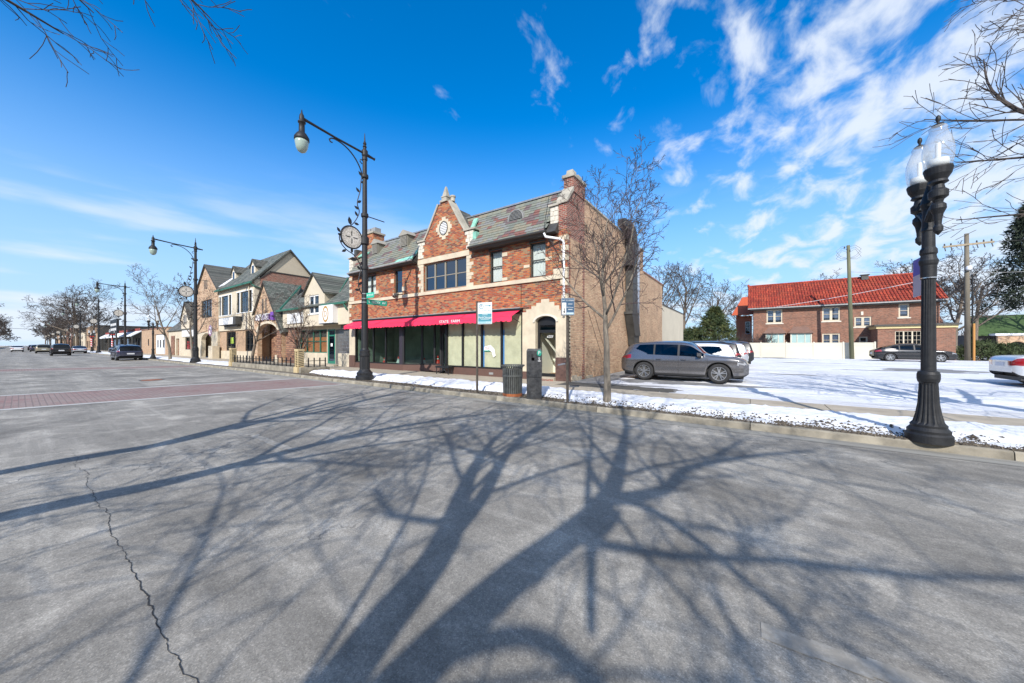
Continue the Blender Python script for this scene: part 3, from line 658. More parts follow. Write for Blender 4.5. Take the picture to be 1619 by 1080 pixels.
# gable end parapet with kneeler, raking coping and the east chimney
MB().px([(F+0.31, 6.002), (14.36, 6.002), (14.36, 8.3), (13.15, 8.0), (F-0.02, 7.36), (F-0.02, 6.30), (F+0.31, 6.30)], XS-0.38, XS).build('gable_end', M['brick_red_dark'], BLD)
MB().prism([(XS-0.44, F-0.08, 7.34), (XS+0.05, F-0.08, 7.34), (XS+0.05, F-0.08, 7.50), (XS-0.44, F-0.08, 7.50)], [(XS-0.44, 13.14, 8.02), (XS+0.05, 13.14, 8.02), (XS+0.05, 13.14, 8.20), (XS-0.44, 13.14, 8.20)]).build('coping', M['coping_stone'], BLD)
MB().box(XS-0.42, XS+0.03, 13.15, 14.34, 8.0, 8.62).build('chimney', M['brick_red_dark'], BLD)
ch = MB().box(XS-0.48, XS+0.08, 13.08, 14.40, 8.62, 8.74).build('chimney_cap', M['coping_stone'], BLD)
for y in (13.42, 14.0): MB().prism([(XS-0.36, y-0.2, 8.74), (XS-0.03, y-0.2, 8.74), (XS-0.03, y+0.2, 8.74), (XS-0.36, y+0.2, 8.74)], [(XS-0.33, y-0.17, 8.98), (XS-0.06, y-0.17, 8.98), (XS-0.06, y+0.17, 8.98), (XS-0.33, y+0.17, 8.98)]).build('chimney_pot', M['coping_stone'], BLD)
def kneeler(xa, xb):
    MB().box(xa, xb, F-0.01, F+0.5, 6.30, 7.30).build('kneeler', M['limestone_pale'], BLD)
    for k in range(5):
        zz = 6.32+k*0.195; cut = xa+(xb-xa)*(0.38 if k % 2 else 0.62)
        for p, q in ((xa+0.01, cut-0.012), (cut+0.012, xb-0.01)):
            MB().box(p, q, F-0.045-0.006*((k+int(p*10)) % 3), F-0.012, zz+0.008, zz+0.187).build('stone_block', M['limestone_pale'], BLD)
    MB().box(xa-0.06, xb+0.03, F-0.12, F+0.25, 7.30, 7.38).build('kneeler_cap', M['coping_stone'], BLD)
kneeler(-6.80, -6.44); kneeler(-21.93, -21.45)
MB().px([(F+0.31, 6.302), (14.3, 6.302), (14.3, 8.3), (13.2, 7.9), (F+0.02, 7.2)], XL, XL+0.4).build('gable_end', M['brick_red_dark'], BLD)
MB().box(-21.95, -20.75, 13.55, 14.4, 7.5, 9.12).build('chimney', M['brick_main'], BLD)
MB().box(-22.02, -20.68, 13.48, 14.46, 9.12, 9.24).build('chimney_cap', M['coping_stone'], BLD)
for x in (-21.6, -21.05): MB().box(x-0.22, x+0.22, 13.75, 14.2, 9.24, 9.58).build('chimney_pot', M['lead_grey'], BLD)

# ---- slate roof: every slate a piece
EY, EZ, RY, RZ = 12.20, 6.22, 13.80, 8.40
sl = math.hypot(RY-EY, RZ-EZ); ty, tz = (RY-EY)/sl, (RZ-EZ)/sl; ny, nz = -tz, ty
roof = MB()
for a, c in ((-21.5, -15.06), (-11.04, -6.42)): roof.prism([(a, EY+0.04, EZ-0.05), (c, EY+0.04, EZ-0.05), (c, RY, RZ-0.05), (a, RY, RZ-0.05)], [(a, EY+0.3, EZ-0.10), (c, EY+0.3, EZ-0.10), (c, RY+0.3, RZ-0.2), (a, RY+0.3, RZ-0.2)])
zg = EZ+(RZ-EZ)*(F+0.4-EY)/(RY-EY); roof.prism([(-15.06, F+0.4, zg-0.05), (-11.04, F+0.4, zg-0.05), (-11.04, RY, RZ-0.05), (-15.06, RY, RZ-0.05)], [(-15.06, F+0.5, zg-0.10), (-11.04, F+0.5, zg-0.10), (-11.04, RY+0.3, RZ-0.2), (-15.06, RY+0.3, RZ-0.2)])
roof = roof.build('roof', M['dark_metal'], BLD)
slm = [mat('slate_a', (0.19, 0.195, 0.152), 0.75, var=0.18, vs=9, bump=0.3, bs=30), mat('slate_b', (0.150, 0.162, 0.135), 0.75, var=0.2, vs=9, bump=0.3, bs=30), mat('slate_c', (0.215, 0.195, 0.14), 0.75, var=0.2, vs=9, bump=0.3, bs=30),
       mat('slate_d', (0.135, 0.095, 0.092), 0.75, var=0.2, vs=9, bump=0.3, bs=30), mat('slate_e', (0.19, 0.085, 0.068), 0.75, var=0.2, vs=9, bump=0.3, bs=30), mat('slate_f', (0.19, 0.19, 0.175), 0.75, var=0.2, vs=9, bump=0.3, bs=30)]
ex = 0.195; rows = int(sl/ex); sw = 0.29; todo = []
for r_ in range(rows):
    x = -21.45 + (sw*0.5 if r_ % 2 else 0) + 0.1*((r_*37) % 5)/5
    while x < -6.84:
        w = sw*rng.uniform(0.8, 1.2); w = min(w, -6.82-x)
        d = r_*ex; y, z = EY+ty*d, EZ+tz*d
        hw = 1.98 - 0.0*z; lim = 2.02 if z < 7.05 else max(0.40, 1.75-(z-7.2)*0.72)
        if w > 0.12 and not (abs(x+w/2+13.05) < lim+0.10 and y < 13.05 or abs(x+w/2+13.05) < lim-0.55):
            q = mnoise.noise(Vector((x*0.85, d*1.6, 4.0)))+rng.gauss(0, 0.22)
            m = 0 if q > 0.0 else (1 if q > -0.2 else 5)
            if rng.random() < 0.22: m = 2
            q2 = mnoise.noise(Vector((x*1.3+9, d*2.2, 1.0)))
            if q2 > 0.22: m = 3 if rng.random() < 0.7 else 4
            if rng.random() < 0.04: m = 4
            todo.append((x, w, d, m))
        x += w+0.006
todo.sort(key=lambda s: (s[0]+0)**2)
todo.sort(key=lambda s: -s[0])
smesh = {}; rest = MB()
def slate_pts(x, w, d, j):
    L = ex+0.10; t = 0.016; lift = 0.030+j
    def pt(xx, dd, h): return (xx, EY+ty*dd+ny*h, EZ+tz*dd+nz*h)
    lo = [pt(x, d-0.02, lift), pt(x+w, d-0.02, lift), pt(x+w, d+L, 0.004), pt(x, d+L, 0.004)]
    up = [pt(x, d-0.02, lift+t), pt(x+w, d-0.02, lift+t), pt(x+w, d+L, t), pt(x, d+L, t)]
    return lo, up
for k, (x, w, d, m) in enumerate(todo):
    if k < 300:
        key = m
        if key not in smesh:
            b = MB(); lo, up = slate_pts(0, sw, 0, 0); b.prism(lo, up); o = b.build('slate', slm[m], None); smesh[key] = o.data; bpy.data.objects.remove(o)
        o = bpy.data.objects.new('slate', smesh[key]); COL.objects.link(o); o.parent = roof
        rl = BLD.location; o.location = (x-rl.x, ty*d+ny*rng.uniform(0, .006)-rl.y, tz*d-rl.z); o.scale = (w/sw, 1, 1)
    else:
        rest.cur = m; lo, up = slate_pts(x, w, d, rng.uniform(0, 0.006)); rest.prism(lo, up)
stuff(rest.build('slates', slm, roof))
MB().box(-21.5, -6.45, RY-0.10, RY+0.14, RZ-0.02, RZ+0.06).build('ridge_cap', M['galv'], roof)
MB().box(-21.5, -6.45, RY+0.14, RY+0.3, 7.6, RZ-0.02).build('roof_back', M['dark_metal'], roof)
for a, c in ((-21.45, -15.1), (-11.0, -6.82)):
    MB().px([(EY-0.02, EZ-0.02), (EY+0.42, EZ-0.02), (EY+0.42, EZ-0.14), (EY+0.06, EZ-0.14)], a, c).build('eave_soffit', M['bronze_frame'], BLD)
    MB().tube([(a, EY-0.05, EZ+0.0), (c, EY-0.05, EZ+0.0)], 0.055, 8).build('gutter', M['lead_grey'] if a < -15 else M['bronze_frame'], BLD)
MB().prism([(-15.75, 12.6, 6.62), (-15.08, 12.45, 6.5), (-15.08, 12.62, 6.85), (-15.12, 12.66, 6.88)], [(-15.75, 12.57, 6.66), (-15.08, 12.42, 6.54), (-15.08, 12.59, 6.89), (-15.12, 12.63, 6.92)]).build('flashing', M['copper_green'], BLD)
MB().prism([(-16.6, EY+0.0, EZ+0.02), (-15.1, EY+0.0, EZ+0.02), (-15.1, EY+0.15, EZ+0.24), (-16.4, EY+0.12, EZ+0.19)], [(-16.6, EY-0.04, EZ+0.06), (-15.1, EY-0.04, EZ+0.06), (-15.1, EY+0.11, EZ+0.28), (-16.4, EY+0.08, EZ+0.23)]).build('flashing', M['copper_green'], BLD)
MB().box(-11.0, -10.78, 12.5, 13.0, 6.68, 7.05).build('flashing', M['copper_green'], BLD)
MB().prism([(-11.55, 13.0, 7.42), (-11.3, 13.0, 7.42), (-11.3, 13.3, 8.0), (-11.55, 13.3, 8.0)], [(-11.55, 12.93, 7.45), (-11.3, 12.93, 7.45), (-11.3, 13.23, 8.03), (-11.55, 13.23, 8.03)]).build('flashing', M['copper_green'], BLD)
MB().prism([(-21.6, 12.95, 7.42), (-20.6, 12.95, 7.42), (-20.6, 13.25, 7.72), (-21.6, 13.25, 7.72)], [(-21.6, 12.90, 7.46), (-20.6, 12.90, 7.46), (-20.6, 13.20, 7.76), (-21.6, 13.20, 7.76)]).build('flashing', M['copper_green'], BLD)
# gable saddle roof behind the stone gable
MB().prism([(-14.75, F+0.33, 7.15), (-13.05, F+0.33, 9.0), (-11.35, F+0.33, 7.15)], [(-14.75, 14.6, 7.15), (-13.05, 14.6, 9.0), (-11.35, 14.6, 7.15)]).build('gable_roof', M['shingle_dark'], BLD)
# louvred dormers and a half-round roof vent
def dormer(x0, x1, zb, zt, za):
    yf = EY+(RY-EY)*(zb-EZ)/(RZ-EZ)-0.05; yb = EY+(RY-EY)*(za-EZ)/(RZ-EZ)+0.25; xm = (x0+x1)/2
    d = MB().prism([(x0, yf, zb), (x1, yf, zb), (x1, yf, zt), (x0, yf, zt)], [(x0, yb, zb), (x1, yb, zb), (x1, yb, zt), (x0, yb, zt)]).build('dormer', mat('dormer_grey', (0.19, 0.18, 0.145), 0.7), BLD)
    MB().prism([(x0-0.09, yf-0.08, zt-0.03), (x1+0.09, yf-0.08, zt-0.03), (xm+0.03, yf-0.08, za), (xm-0.03, yf-0.08, za)], [(x0-0.09, yb, zt-0.03), (x1+0.09, yb, zt-0.03), (xm+0.03, yb, za), (xm-0.03, yb, za)]).build('dormer_roof', mat('dormer_roof', (0.30, 0.28, 0.235), 0.7), d)
    MB().box(x0+0.06, x1-0.06, yf-0.012, yf-0.002, zb+0.06, zt-0.05).build('opening', M['black_frame'], d)
    n = 9
    for k in range(n):
        zz = zb+0.09+(zt-zb-0.17)*k/(n-1); MB().prism([(x0+0.05, yf-0.05, zz), (x1-0.05, yf-0.05, zz), (x1-0.05, yf-0.014, zz+0.045), (x0+0.05, yf-0.014, zz+0.045)], [(x0+0.05, yf-0.05, zz+0.012), (x1-0.05, yf-0.05, zz+0.012), (x1-0.05, yf-0.014, zz+0.057), (x0+0.05, yf-0.014, zz+0.057)]).build('slat', MATS['dormer_roof'], d)
dormer(-20.0, -19.35, 7.35, 8.08, 8.36); dormer(-17.15, -16.45, 7.35, 8.10, 8.40)
vy = EY+(RY-EY)*(7.28-EZ)/(RZ-EZ); arc = [(-8.80+0.44*math.cos(R(a)), 7.30+0.50*math.sin(R(a))) for a in range(0, 181, 12)]
v = MB().prism([(x, vy-0.04, z) for x, z in arc], [(x, vy+0.5, z) for x, z in arc]).build('roof_vent', M['lead_grey'], BLD)
arc2 = [(-8.80+0.38*math.cos(R(a)), 7.33+0.43*math.sin(R(a))) for a in range(0, 181, 12)]
MB().prism([(x, vy-0.052, z) for x, z in arc2], [(x, vy-0.042, z) for x, z in arc2]).build('opening', M['black_frame'], v)
for k in range(7):
    zz = 7.345+k*0.058; hw = 0.37*math.sqrt(max(0.02, 1-((zz-7.33)/0.43)**2)); MB().box(-8.8-hw, -8.8+hw, vy-0.085, vy-0.054, zz, zz+0.02).build('slat', M['lead_grey'], v)

# ---- ground floor
MB().box(XL, -21.3, F-0.02, F+0.3, 0.93, 3.22).build('pier', M['limestone'], BLD); MB().box(XL-0.01, -21.29, F-0.04, F+0.3, 0.1, 0.925).build('granite_base', M['granite'], BLD)
MB().box(-21.3, -8.2, F+0.0, F+0.3, 2.98, 3.218).build('shop_head', M['black_frame'], BLD)
# stone door surround, stepped on top, with segmental arch
DX0, DX1 = -7.52, -6.55; sur = MB(); yS0, yS1 = F-0.035, F+0.28
sur.box(-8.18, DX0, yS0, yS1, 0.45, 2.58).box(DX1, XR+0.012, yS0, yS1, 1.09, 2.58)
cxd = (DX0+DX1)/2; arcp = [(cxd+(DX1-DX0)/2*math.cos(R(a)), 2.58+0.24*math.sin(R(a))) for a in range(0, 181, 15)]
sur.py([(-8.18, 2.58), (-8.18, 3.02), (-7.98, 3.02), (-7.98, 3.14), (-7.72, 3.14), (-7.72, 3.26), (-7.48, 3.26), (-7.48, 3.38), (-7.24, 3.38), (-7.24, 3.52), (-6.86, 3.52), (-6.86, 3.38), (-6.62, 3.38), (-6.62, 3.22), (-6.40, 3.22), (-6.40, 3.05), (-6.20, 3.05), (-6.20, 2.90), (XR+0.012, 2.90), (XR+0.012, 2.58)] + arcp, yS0, yS1)
sur.build('door_surround', M['limestone'], BLD)
MB().box(-8.18, XR, F+0.02, F+0.30, 2.9, 3.22).build('wall_infill', M['brick_main'], BLD)
hood = MB(); o1 = [(cxd+0.60*math.cos(R(a)), 2.56+0.34*math.sin(R(a))) for a in range(0, 181, 15)]; o2 = [(cxd+0.51*math.cos(R(a)), 2.56+0.26*math.sin(R(a))) for a in range(0, 181, 15)]
for i in range(12): hood.prism([(o1[i][0], yS0-0.04, o1[i][1]), (o1[i+1][0], yS0-0.04, o1[i+1][1]), (o2[i+1][0], yS0-0.04, o2[i+1][1]), (o2[i][0], yS0-0.04, o2[i][1])], [(o1[i][0], yS0, o1[i][1]), (o1[i+1][0], yS0, o1[i+1][1]), (o2[i+1][0], yS0, o2[i+1][1]), (o2[i][0], yS0, o2[i][1])])
hood.build('hood_mould', M['limestone_pale'], BLD)
for x0, x1, zt in ((-6.56, XR+0.014, 1.085), (-8.19, DX0+0.01, 0.445)): MB().box(x0, x1, F-0.05, F+0.28, 0.1, zt).build('granite_base', M['granite'], BLD)
# glazed entrance door
yd = F+0.16; door = MB().box(DX0+0.003, DX0+0.10, yd, yd+0.06, 0.28, 2.80).box(DX1-0.07, DX1-0.003, yd, yd+0.06, 0.28, 2.80).box(DX0+0.10, DX1-0.07, yd, yd+0.06, 2.12, 2.24).box(DX0+0.10, DX1-0.07, yd, yd+0.06, 0.28, 0.40).box(DX0+0.10, DX1-0.07, yd, yd+0.06, 2.44, 2.80).build('door', M['black_frame'], BLD)
MB().box(DX0+0.10, DX1-0.07, yd+0.02, yd+0.028, 0.40, 2.12).build('pane', M['clear_glass'], door); MB().box(DX0+0.10, DX1-0.07, yd+0.02, yd+0.028, 2.24, 2.44).build('pane', M['dark_glass'], door)
text(door, '6255', 0.155, M['white'], (cxd+0.10, yd+0.012, 1.95), shear=0.35, ext=0.002, sx=0.95)
MB().tube([(DX0+0.14, yd-0.05, 1.05), (DX0+0.14, yd-0.05, 1.30)], 0.014, 6).build('handle', M['galv'], door)
MB().box(-8.0, -7.6, F+0.3, F+1.8, 0.1, 3.0).box(-6.45, -6.36, F+0.3, F+1.8, 0.1, 3.0).box(-7.6, -6.45, F+1.75, F+1.8, 0.1, 3.0).build('hall_wall', mat('hall', (0.78, 0.76, 0.68), 0.9), BLD)
MB().box(-7.6, -6.45, F+0.3, F+1.75, 0.1, 0.3).build('hall_floor', mat('wood_floor', (0.30, 0.14, 0.05), 0.5), BLD)
MB().prism([(-7.55, F+0.5, 2.1), (-7.55, F+0.6, 2.1), (-7.55, F+0.6, 2.18), (-7.55, F+0.5, 2.18)], [(-6.55, F+0.5, 0.95), (-6.55, F+0.6, 0.95), (-6.55, F+0.6, 1.03), (-6.55, F+0.5, 1.03)]).build('stair_rail', M['limestone_pale'], BLD)
MB().box(DX0-0.1, DX1+0.0, F-0.20, F+0.16, 0.1, 0.265).build('door_step', M['concrete'], BLD)
b = MB()
for k in range(9): b.box(DX0-0.08+k*0.115, DX0+0.025+k*0.115, F-0.24, F-0.205, 0.12, 0.20)
b.build('step_bricks', M['brick_red_dark'], BLD)
# papered shop windows (right) and display windows (left)
BK = 0.50; mx = [-12.92, -11.78, -10.54, -9.36, -8.2]
base = MB().box(-12.95, -8.2, F-0.02, F+0.25, 0.1, BK).build('bulkhead', M['granite'], BLD); MB().box(-12.96, -8.2, F-0.05, F+0.12, BK, BK+0.06).build('shop_sill', M['black_frame'], BLD)
MB().box(-10.05, -9.8, F-0.035, F-0.021, 0.22, 0.32).build('vent', M['lead_grey'], base)
fr = MB()
for i, x in enumerate(mx): w = 0.075 if i in (0, 4) else 0.05; fr.box(x-w+(w if i == 4 else 0)*0, x+(0.0 if i == 4 else w), F+0.01, F+0.12, BK+0.06, 2.98)
sf = fr.build('shop_window', M['black_frame'], BLD)
for i, (a, c) in enumerate(zip(mx, mx[1:])):
    MB().box(a+0.05, c-0.05, F+0.06, F+0.068, BK+0.06, 2.98).build('pane', M['clear_glass'], sf)
    MB().box(a+0.05, c-0.05, F+0.10, F+0.105, BK+0.06, 2.98).build('window_paper', M['paper'], sf)
    if i in (2, 3): MB().box(a+0.05, a+0.12, F+0.092, F+0.096, BK+0.06, 2.3).build('tape_strip', M['blue_tape'], sf)
MB().box(mx[0]+0.05, mx[4]-0.02, F+0.14, F+0.16, BK, 3.0).build('backing', M['room_mid'], BLD)
# torn sticker on the third pane
st = MB().py([(-10.40, 1.52), (-10.02, 1.60), (-9.80, 1.42), (-9.72, 1.10), (-9.86, 1.02), (-9.95, 1.28), (-10.12, 1.36), (-10.42, 1.30)], F+0.052, F+0.056).build('sticker', M['white'], sf)
text(sf, 'MILK', 0.14, M['red_paint'], (-10.22, F+0.049, 1.45), ext=0.001); MB().box(-10.42, -10.06, F+0.049, F+0.0515, 1.30, 1.345).build('sticker_band', M['sign_green'], sf)
# left display windows
lx = [-21.28, -20.75, -19.55, -18.35, -17.1, -16.42]
MB().box(-21.3, -16.40, F-0.02, F+0.25, 0.1, 0.47).build('bulkhead', M['granite'], BLD)
MB().box(-16.72, -16.42, F-0.01, F+0.18, 0.47, 2.98).build('pier', mat('dark_pier', (0.035, 0.03, 0.04), 0.4), BLD)
fr = MB(); fr.box(-21.3, -16.72, F+0.0, F+0.10, 0.47, 0.54)
for x in (-21.26, -20.55, -19.30, -18.05): fr.box(x-0.05, x+0.05, F+0.005, F+0.10, 0.54, 2.98)
sf2 = fr.build('shop_window', M['black_frame'], BLD)
for a, c in ((-21.21, -20.60), (-20.50, -19.35), (-19.25, -18.10), (-18.00, -16.72)): MB().box(a, c, F+0.05, F+0.058, 0.54, 2.98).build('pane', M['shop_glass'], sf2)
# canted window leading to the recessed shop door
p0, p1 = Vector((-16.42, F+0.0, 0)), Vector((-14.45, F+1.15, 0)); u = (p1-p0).normalized(); nrm = Vector((u.y, -u.x, 0))
def canted(a, c, z0, z1, t0, t1):
    q = [p0+u*a+nrm*t0, p0+u*c+nrm*t0, p0+u*c+nrm*t1, p0+u*a+nrm*t1]; return [(k.x, k.y, z0) for k in q], [(k.x, k.y, z1) for k in q]
Lc = (p1-p0).length
MB().prism(*canted(0, Lc, 0.1, 0.47, -0.1, 0.02)).build('bulkhead', M['granite'], BLD)
fr = MB().prism(*canted(0.0, Lc, 0.47, 0.54, -0.09, 0.03))
for s in (0.0, Lc*0.48, Lc*0.80, Lc-0.10): fr.prism(*canted(s, s+0.10, 0.54, 2.98, -0.09, 0.02))
sf3 = fr.build('shop_window', M['black_frame'], BLD)
for a, c in ((0.10, Lc*0.48), (Lc*0.48+0.1, Lc*0.80), (Lc*0.80+0.1, Lc-0.1)): MB().prism(*canted(a, c, 0.54, 2.98, -0.035, -0.03)).build('pane', M['shop_glass'], sf3)
yr = F+1.15; sd_ = MB().box(-14.45, -14.30, yr, yr+0.06, 0.13, 2.98).box(-13.15, -12.95, yr, yr+0.06, 0.13, 2.98).box(-14.30, -13.15, yr, yr+0.06, 2.25, 2.98).box(-14.30, -13.15, yr, yr+0.06, 0.13, 0.25).build('door', M['black_frame'], BLD)
MB().box(-14.30, -13.15, yr+0.02, yr+0.028, 0.25, 2.25).build('pane', M['shop_glass'], sd_)
po = MB().box(-14.05, -13.45, yr-0.008, yr-0.003, 1.15, 2.05).build('poster', mat('poster', (0.42, 0.47, 0.44), 0.7, var=0.2, vs=14), sd_)
MB().py([(-13.90, 1.80), (-13.78, 1.93), (-13.70, 1.96), (-13.60, 1.86), (-13.55, 1.72), (-13.68, 1.76), (-13.82, 1.74)], yr-0.012, yr-0.0085).build('poster_print', mat('maroon', (0.16, 0.03, 0.05), 0.7), sd_)
MB().box(-13.90, -13.58, yr-0.006, yr-0.002, 2.09, 2.14).build('lettering', M['white'], sd_)
MB().box(-12.97, -12.90, F+0.0, yr, 0.1, 2.98).build('recess_wall', M['black_frame'], BLD)
MB().box(-21.2, -12.9, F+2.9, F+3.0, 0.1, 3.1).box(-21.25, -21.15, F+0.2, F+2.9, 0.1, 3.1).box(-12.9, -12.8, yr+0.1, F+2.9, 0.1, 3.1).build('shop_room', M['room_mid'], BLD); MB().box(-21.2, -12.9, F+0.22, F+2.95, 3.0, 3.1).build('shop_ceiling', M['room_dark'], BLD); MB().pz([(-21.14, F+0.27), (-16.5, F+0.27), (-14.55, F+1.40), (-14.55, F+2.88), (-21.14, F+2.88)], 0.1, 0.40).build('display_floor', mat('display_paint', (0.42, 0.43, 0.40), 0.8), BLD)
# red awning with scalloped valance
AY0, AZ0, AY1, AZ1 = F-0.03, 3.13, F-0.68, 2.83; ax0, ax1 = -21.45, -8.30
aw = MB(); na, nb_ = 110, 6
def awp(i, j):
    x = ax0+(ax1-ax0)*i/na; t = j/nb_; arms = (-21.4, -14.7, -8.34); s_ = min(abs(x-q) for q in arms)/3.3
    return (x, AY0+(AY1-AY0)*t, AZ0+(AZ1-AZ0)*t-0.05*math.sin(math.pi*t)*min(1, s_*1.6)+0.010*math.sin(x*5.1+t*2)*t*(1-t)*4+0.012*mnoise.noise(Vector((x*1.3, t*2, 0))))
for i in range(na):
    for j in range(nb_): aw.poly([awp(i, j), awp(i+1, j), awp(i+1, j+1), awp(i, j+1)])
aw = aw.build('awning', M['awning_red'], BLD, smooth=True, norm=False)
for x in (-18.05, -14.7, -11.5): MB().tube([(x, AY0, AZ0+0.004), (x, (AY0+AY1)/2, (AZ0+AZ1)/2-0.03), (x, AY1, AZ1+0.004)], 0.007, 5).build('awning_seam', mat('awning_dark', (0.40, 0.02, 0.045), 0.8), aw)
n = int((ax1-ax0)/0.27); w = (ax1-ax0)/n; pts = [(ax0, AZ1-0.005)]
for i in range(n):
    for k in range(0, 7): t = k/6; pts.append((ax0+w*(i+t), 2.64-0.045*math.sin(math.pi*t)+0.012*math.sin(i*1.7)))
pts.append((ax1, AZ1-0.005))
val = MB(); q = [(x, z) for x, z in pts[1:-1]]
for (xa, za), (xb, zb) in zip(q, q[1:]): 
    if xb > xa: val.prism([(xa, AY1-0.012+0.01*math.sin(xa*2.3), za), (xb, AY1-0.012+0.01*math.sin(xb*2.3), zb), (xb, AY1-0.004, AZ1-0.004), (xa, AY1-0.004, AZ1-0.004)], [(xa, AY1-0.004+0.01*math.sin(xa*2.3), za), (xb, AY1-0.004+0.01*math.sin(xb*2.3), zb), (xb, AY1+0.004, AZ1-0.004), (xa, AY1+0.004, AZ1-0.004)])
val.build('valance', M['awning_red'], aw)
text(aw, 'STATE', 0.185, M['white'], (-12.34, AY1-0.025, 2.735), ext=0.002, sx=1.25); text(aw, 'FARM', 0.185, M['white'], (-11.56, AY1-0.025, 2.735), ext=0.002, sx=1.25)
MB().box(-19.45, -18.95, AY1-0.024, AY1-0.018, 2.70, 2.77).build('lettering', M['white'], aw)
for x in (-21.4, -14.7, -8.34): MB().tube([(x, F, 2.60), (x, AY1+0.01, AZ1-0.04)], 0.014, 6).build('awning_arm', M['black_frame'], aw)
MB().box(ax0-0.03, ax1+0.1, F-0.10, F-0.002, 3.13, 3.21).build('awning_box', M['black_frame'], aw)
MB().box(ax0, ax1, F-0.06, F+0.0, 3.22, 3.262).build('shop_flashing', M['lead_grey'], BLD)
# rainwater pipe, floodlight and cables at the east corner
MB().tube([(-6.86, EY-0.06, 6.13), (-6.80, EY-0.05, 5.98), (-6.35, F-0.12, 5.90), (-6.17, F-0.08, 5.78), (-6.16, F-0.08, 4.6), (-6.16, F-0.08, 2.75)], [0.045, 0.05, 0.05, 0.05, 0.05, 0.05], 10).build('downpipe', mat('pipe_white', (0.80, 0.80, 0.80), 0.4), BLD, smooth=True)
MB().box(-6.80, -6.66, F-0.10, F, 5.92, 6.04).tube([(-6.73, F-0.12, 5.96), (-6.70, F-0.22, 5.86)], [0.07, 0.09], 10).build('floodlight', M['dark_metal'], BLD)
MB().tube([(-6.95, 12.75, 7.9), (-6.88, EY-0.02, 6.4), (-6.6, F-0.05, 5.6), (-6.22, F-0.04, 4.9)], 0.012, 5).build('cable', M['black_frame'], BLD)
MB().tube([(-8.26, F-0.01, 4.47), (-8.26, F-0.02, 3.3)], 0.010, 5).build('cable', M['black_frame'], BLD)
MB().box(-16.95, -16.7, F-0.20, F-0.02, 4.40, 4.58).tube([(-16.83, F-0.2, 4.5), (-16.83, F-0.3, 4.36)], [0.07, 0.10], 10).build('floodlight', M['dark_metal'], BLD)
for y, s in ((15.1, 0), (15.8, 0)): MB().tube([(XS+0.012, y-0.4, 3.2), (XS+0.012, y+1.5, 0.9-s), (XS+0.012, y+1.9, 0.25)], 0.009, 4).build('cable', M['dark_metal'], BLD)
# kitchen exhaust duct and bright flue on the side wall
duct = MB(); dx0, dx1 = XS+0.04, XS+0.46
duct.box(dx0, dx1, 20.35, 21.35, 3.55, 7.75)
arcd = [(20.35+0.0, 7.75)]
duct.px([(21.35, 7.75), (21.33, 8.05), (21.2, 8.35), (20.9, 8.55), (20.4, 8.62), (19.7, 8.6), (18.9, 8.55), (18.9, 8.15), (19.8, 8.1), (20.25, 8.0), (20.35, 7.75)], dx0, dx1)
duct.box(dx0-0.03, dx1+0.05, 20.0, 21.5, 6.20, 6.30).box(dx0-0.03, dx1+0.04, 20.1, 21.55, 3.40, 3.55)
duct.px([(20.15, 3.40), (21.45, 3.40), (21.95, 2.15), (20.75, 2.15)], dx0, dx1+0.02).px([(20.75, 2.15), (21.95, 2.15), (21.9, 1.65), (20.9, 1.6)], dx0, dx1-0.05)
duct.build('exhaust_duct', mat('duct_dark', (0.06, 0.06, 0.056), 0.5, metal=0.4, var=0.35, vs=2.5), BLD)
MB().tube([(XS+0.22, 22.1, 2.9), (XS+0.22, 22.1, 7.9)], 0.16, 12).lathe([(0.20, 5.0), (0.20, 5.12)], 12, (XS+0.22, 22.1, 0)).build('flue_pipe', mat('flue', (0.52, 0.56, 0.62), 0.3, metal=0.85), BLD, smooth=True)

# small things at the shop front
def figurine(x, y, z, h, mm, label):
    f = thing('figurine', label, 'figurine', (x, y, z), 'figurines in the display window')
    MB().lathe([(0.30*h, 0), (0.28*h, 0.25*h), (0.18*h, 0.55*h), (0.10*h, 0.60*h)], 10, (x, y, z)).build('body', M[mm], f, smooth=True)
    MB().lathe([(0.05*h, 0.58*h), (0.13*h, 0.64*h), (0.14*h, 0.72*h), (0.10*h, 0.78*h)], 10, (x, y, z)).build('head', M['curtain'], f, smooth=True)
    MB().lathe([(0.14*h, 0.76*h), (0.08*h, 0.90*h), (0.01*h, 1.04*h)], 10, (x, y, z)).build('hat', M['red_paint'], f, smooth=True)
for x, y, h, mm, l in ((-19.75, F+0.36, 0.34, 'red_paint', 'short red figurine on the display floor beside the lamp post'), (-18.75, F+0.42, 0.40, 'red_paint', 'red figurine between the window bars of the display window'), (-17.30, F+0.38, 0.50, 'curtain', 'white bodied figurine next to the dark pier'), (-15.55, F+0.85, 0.46, 'curtain', 'slim pale figurine in the canted window'), (-14.85, F+1.25, 0.58, 'red_paint', 'tall red hatted figurine beside the recessed shop door')):
    figurine(x, y, 0.40, h, mm, l)
ps = thing('planter_stand', 'low black iron planter stand beside the recessed shop door', 'plant stand', (-12.75, F-0.28, 0.13))
for dx in (-0.42, 0.42):
    for dy in (-0.13, 0.13): MB().tube([(-12.75+dx, F-0.28+dy, 0.13), (-12.75+dx, F-0.28+dy, 0.52)], 0.022, 6).build('leg', M['black_iron'], ps)
MB().box(-13.22, -12.28, F-0.45, F-0.11, 0.44, 0.54).build('tray', M['black_iron'], ps)
MB().tube([(-13.1, F-0.42, 0.22), (-12.9, F-0.43, 0.36), (-12.75, F-0.43, 0.24), (-12.6, F-0.43, 0.36), (-12.4, F-0.42, 0.22)], 0.016, 5).build('scrollwork', M['black_iron'], ps)
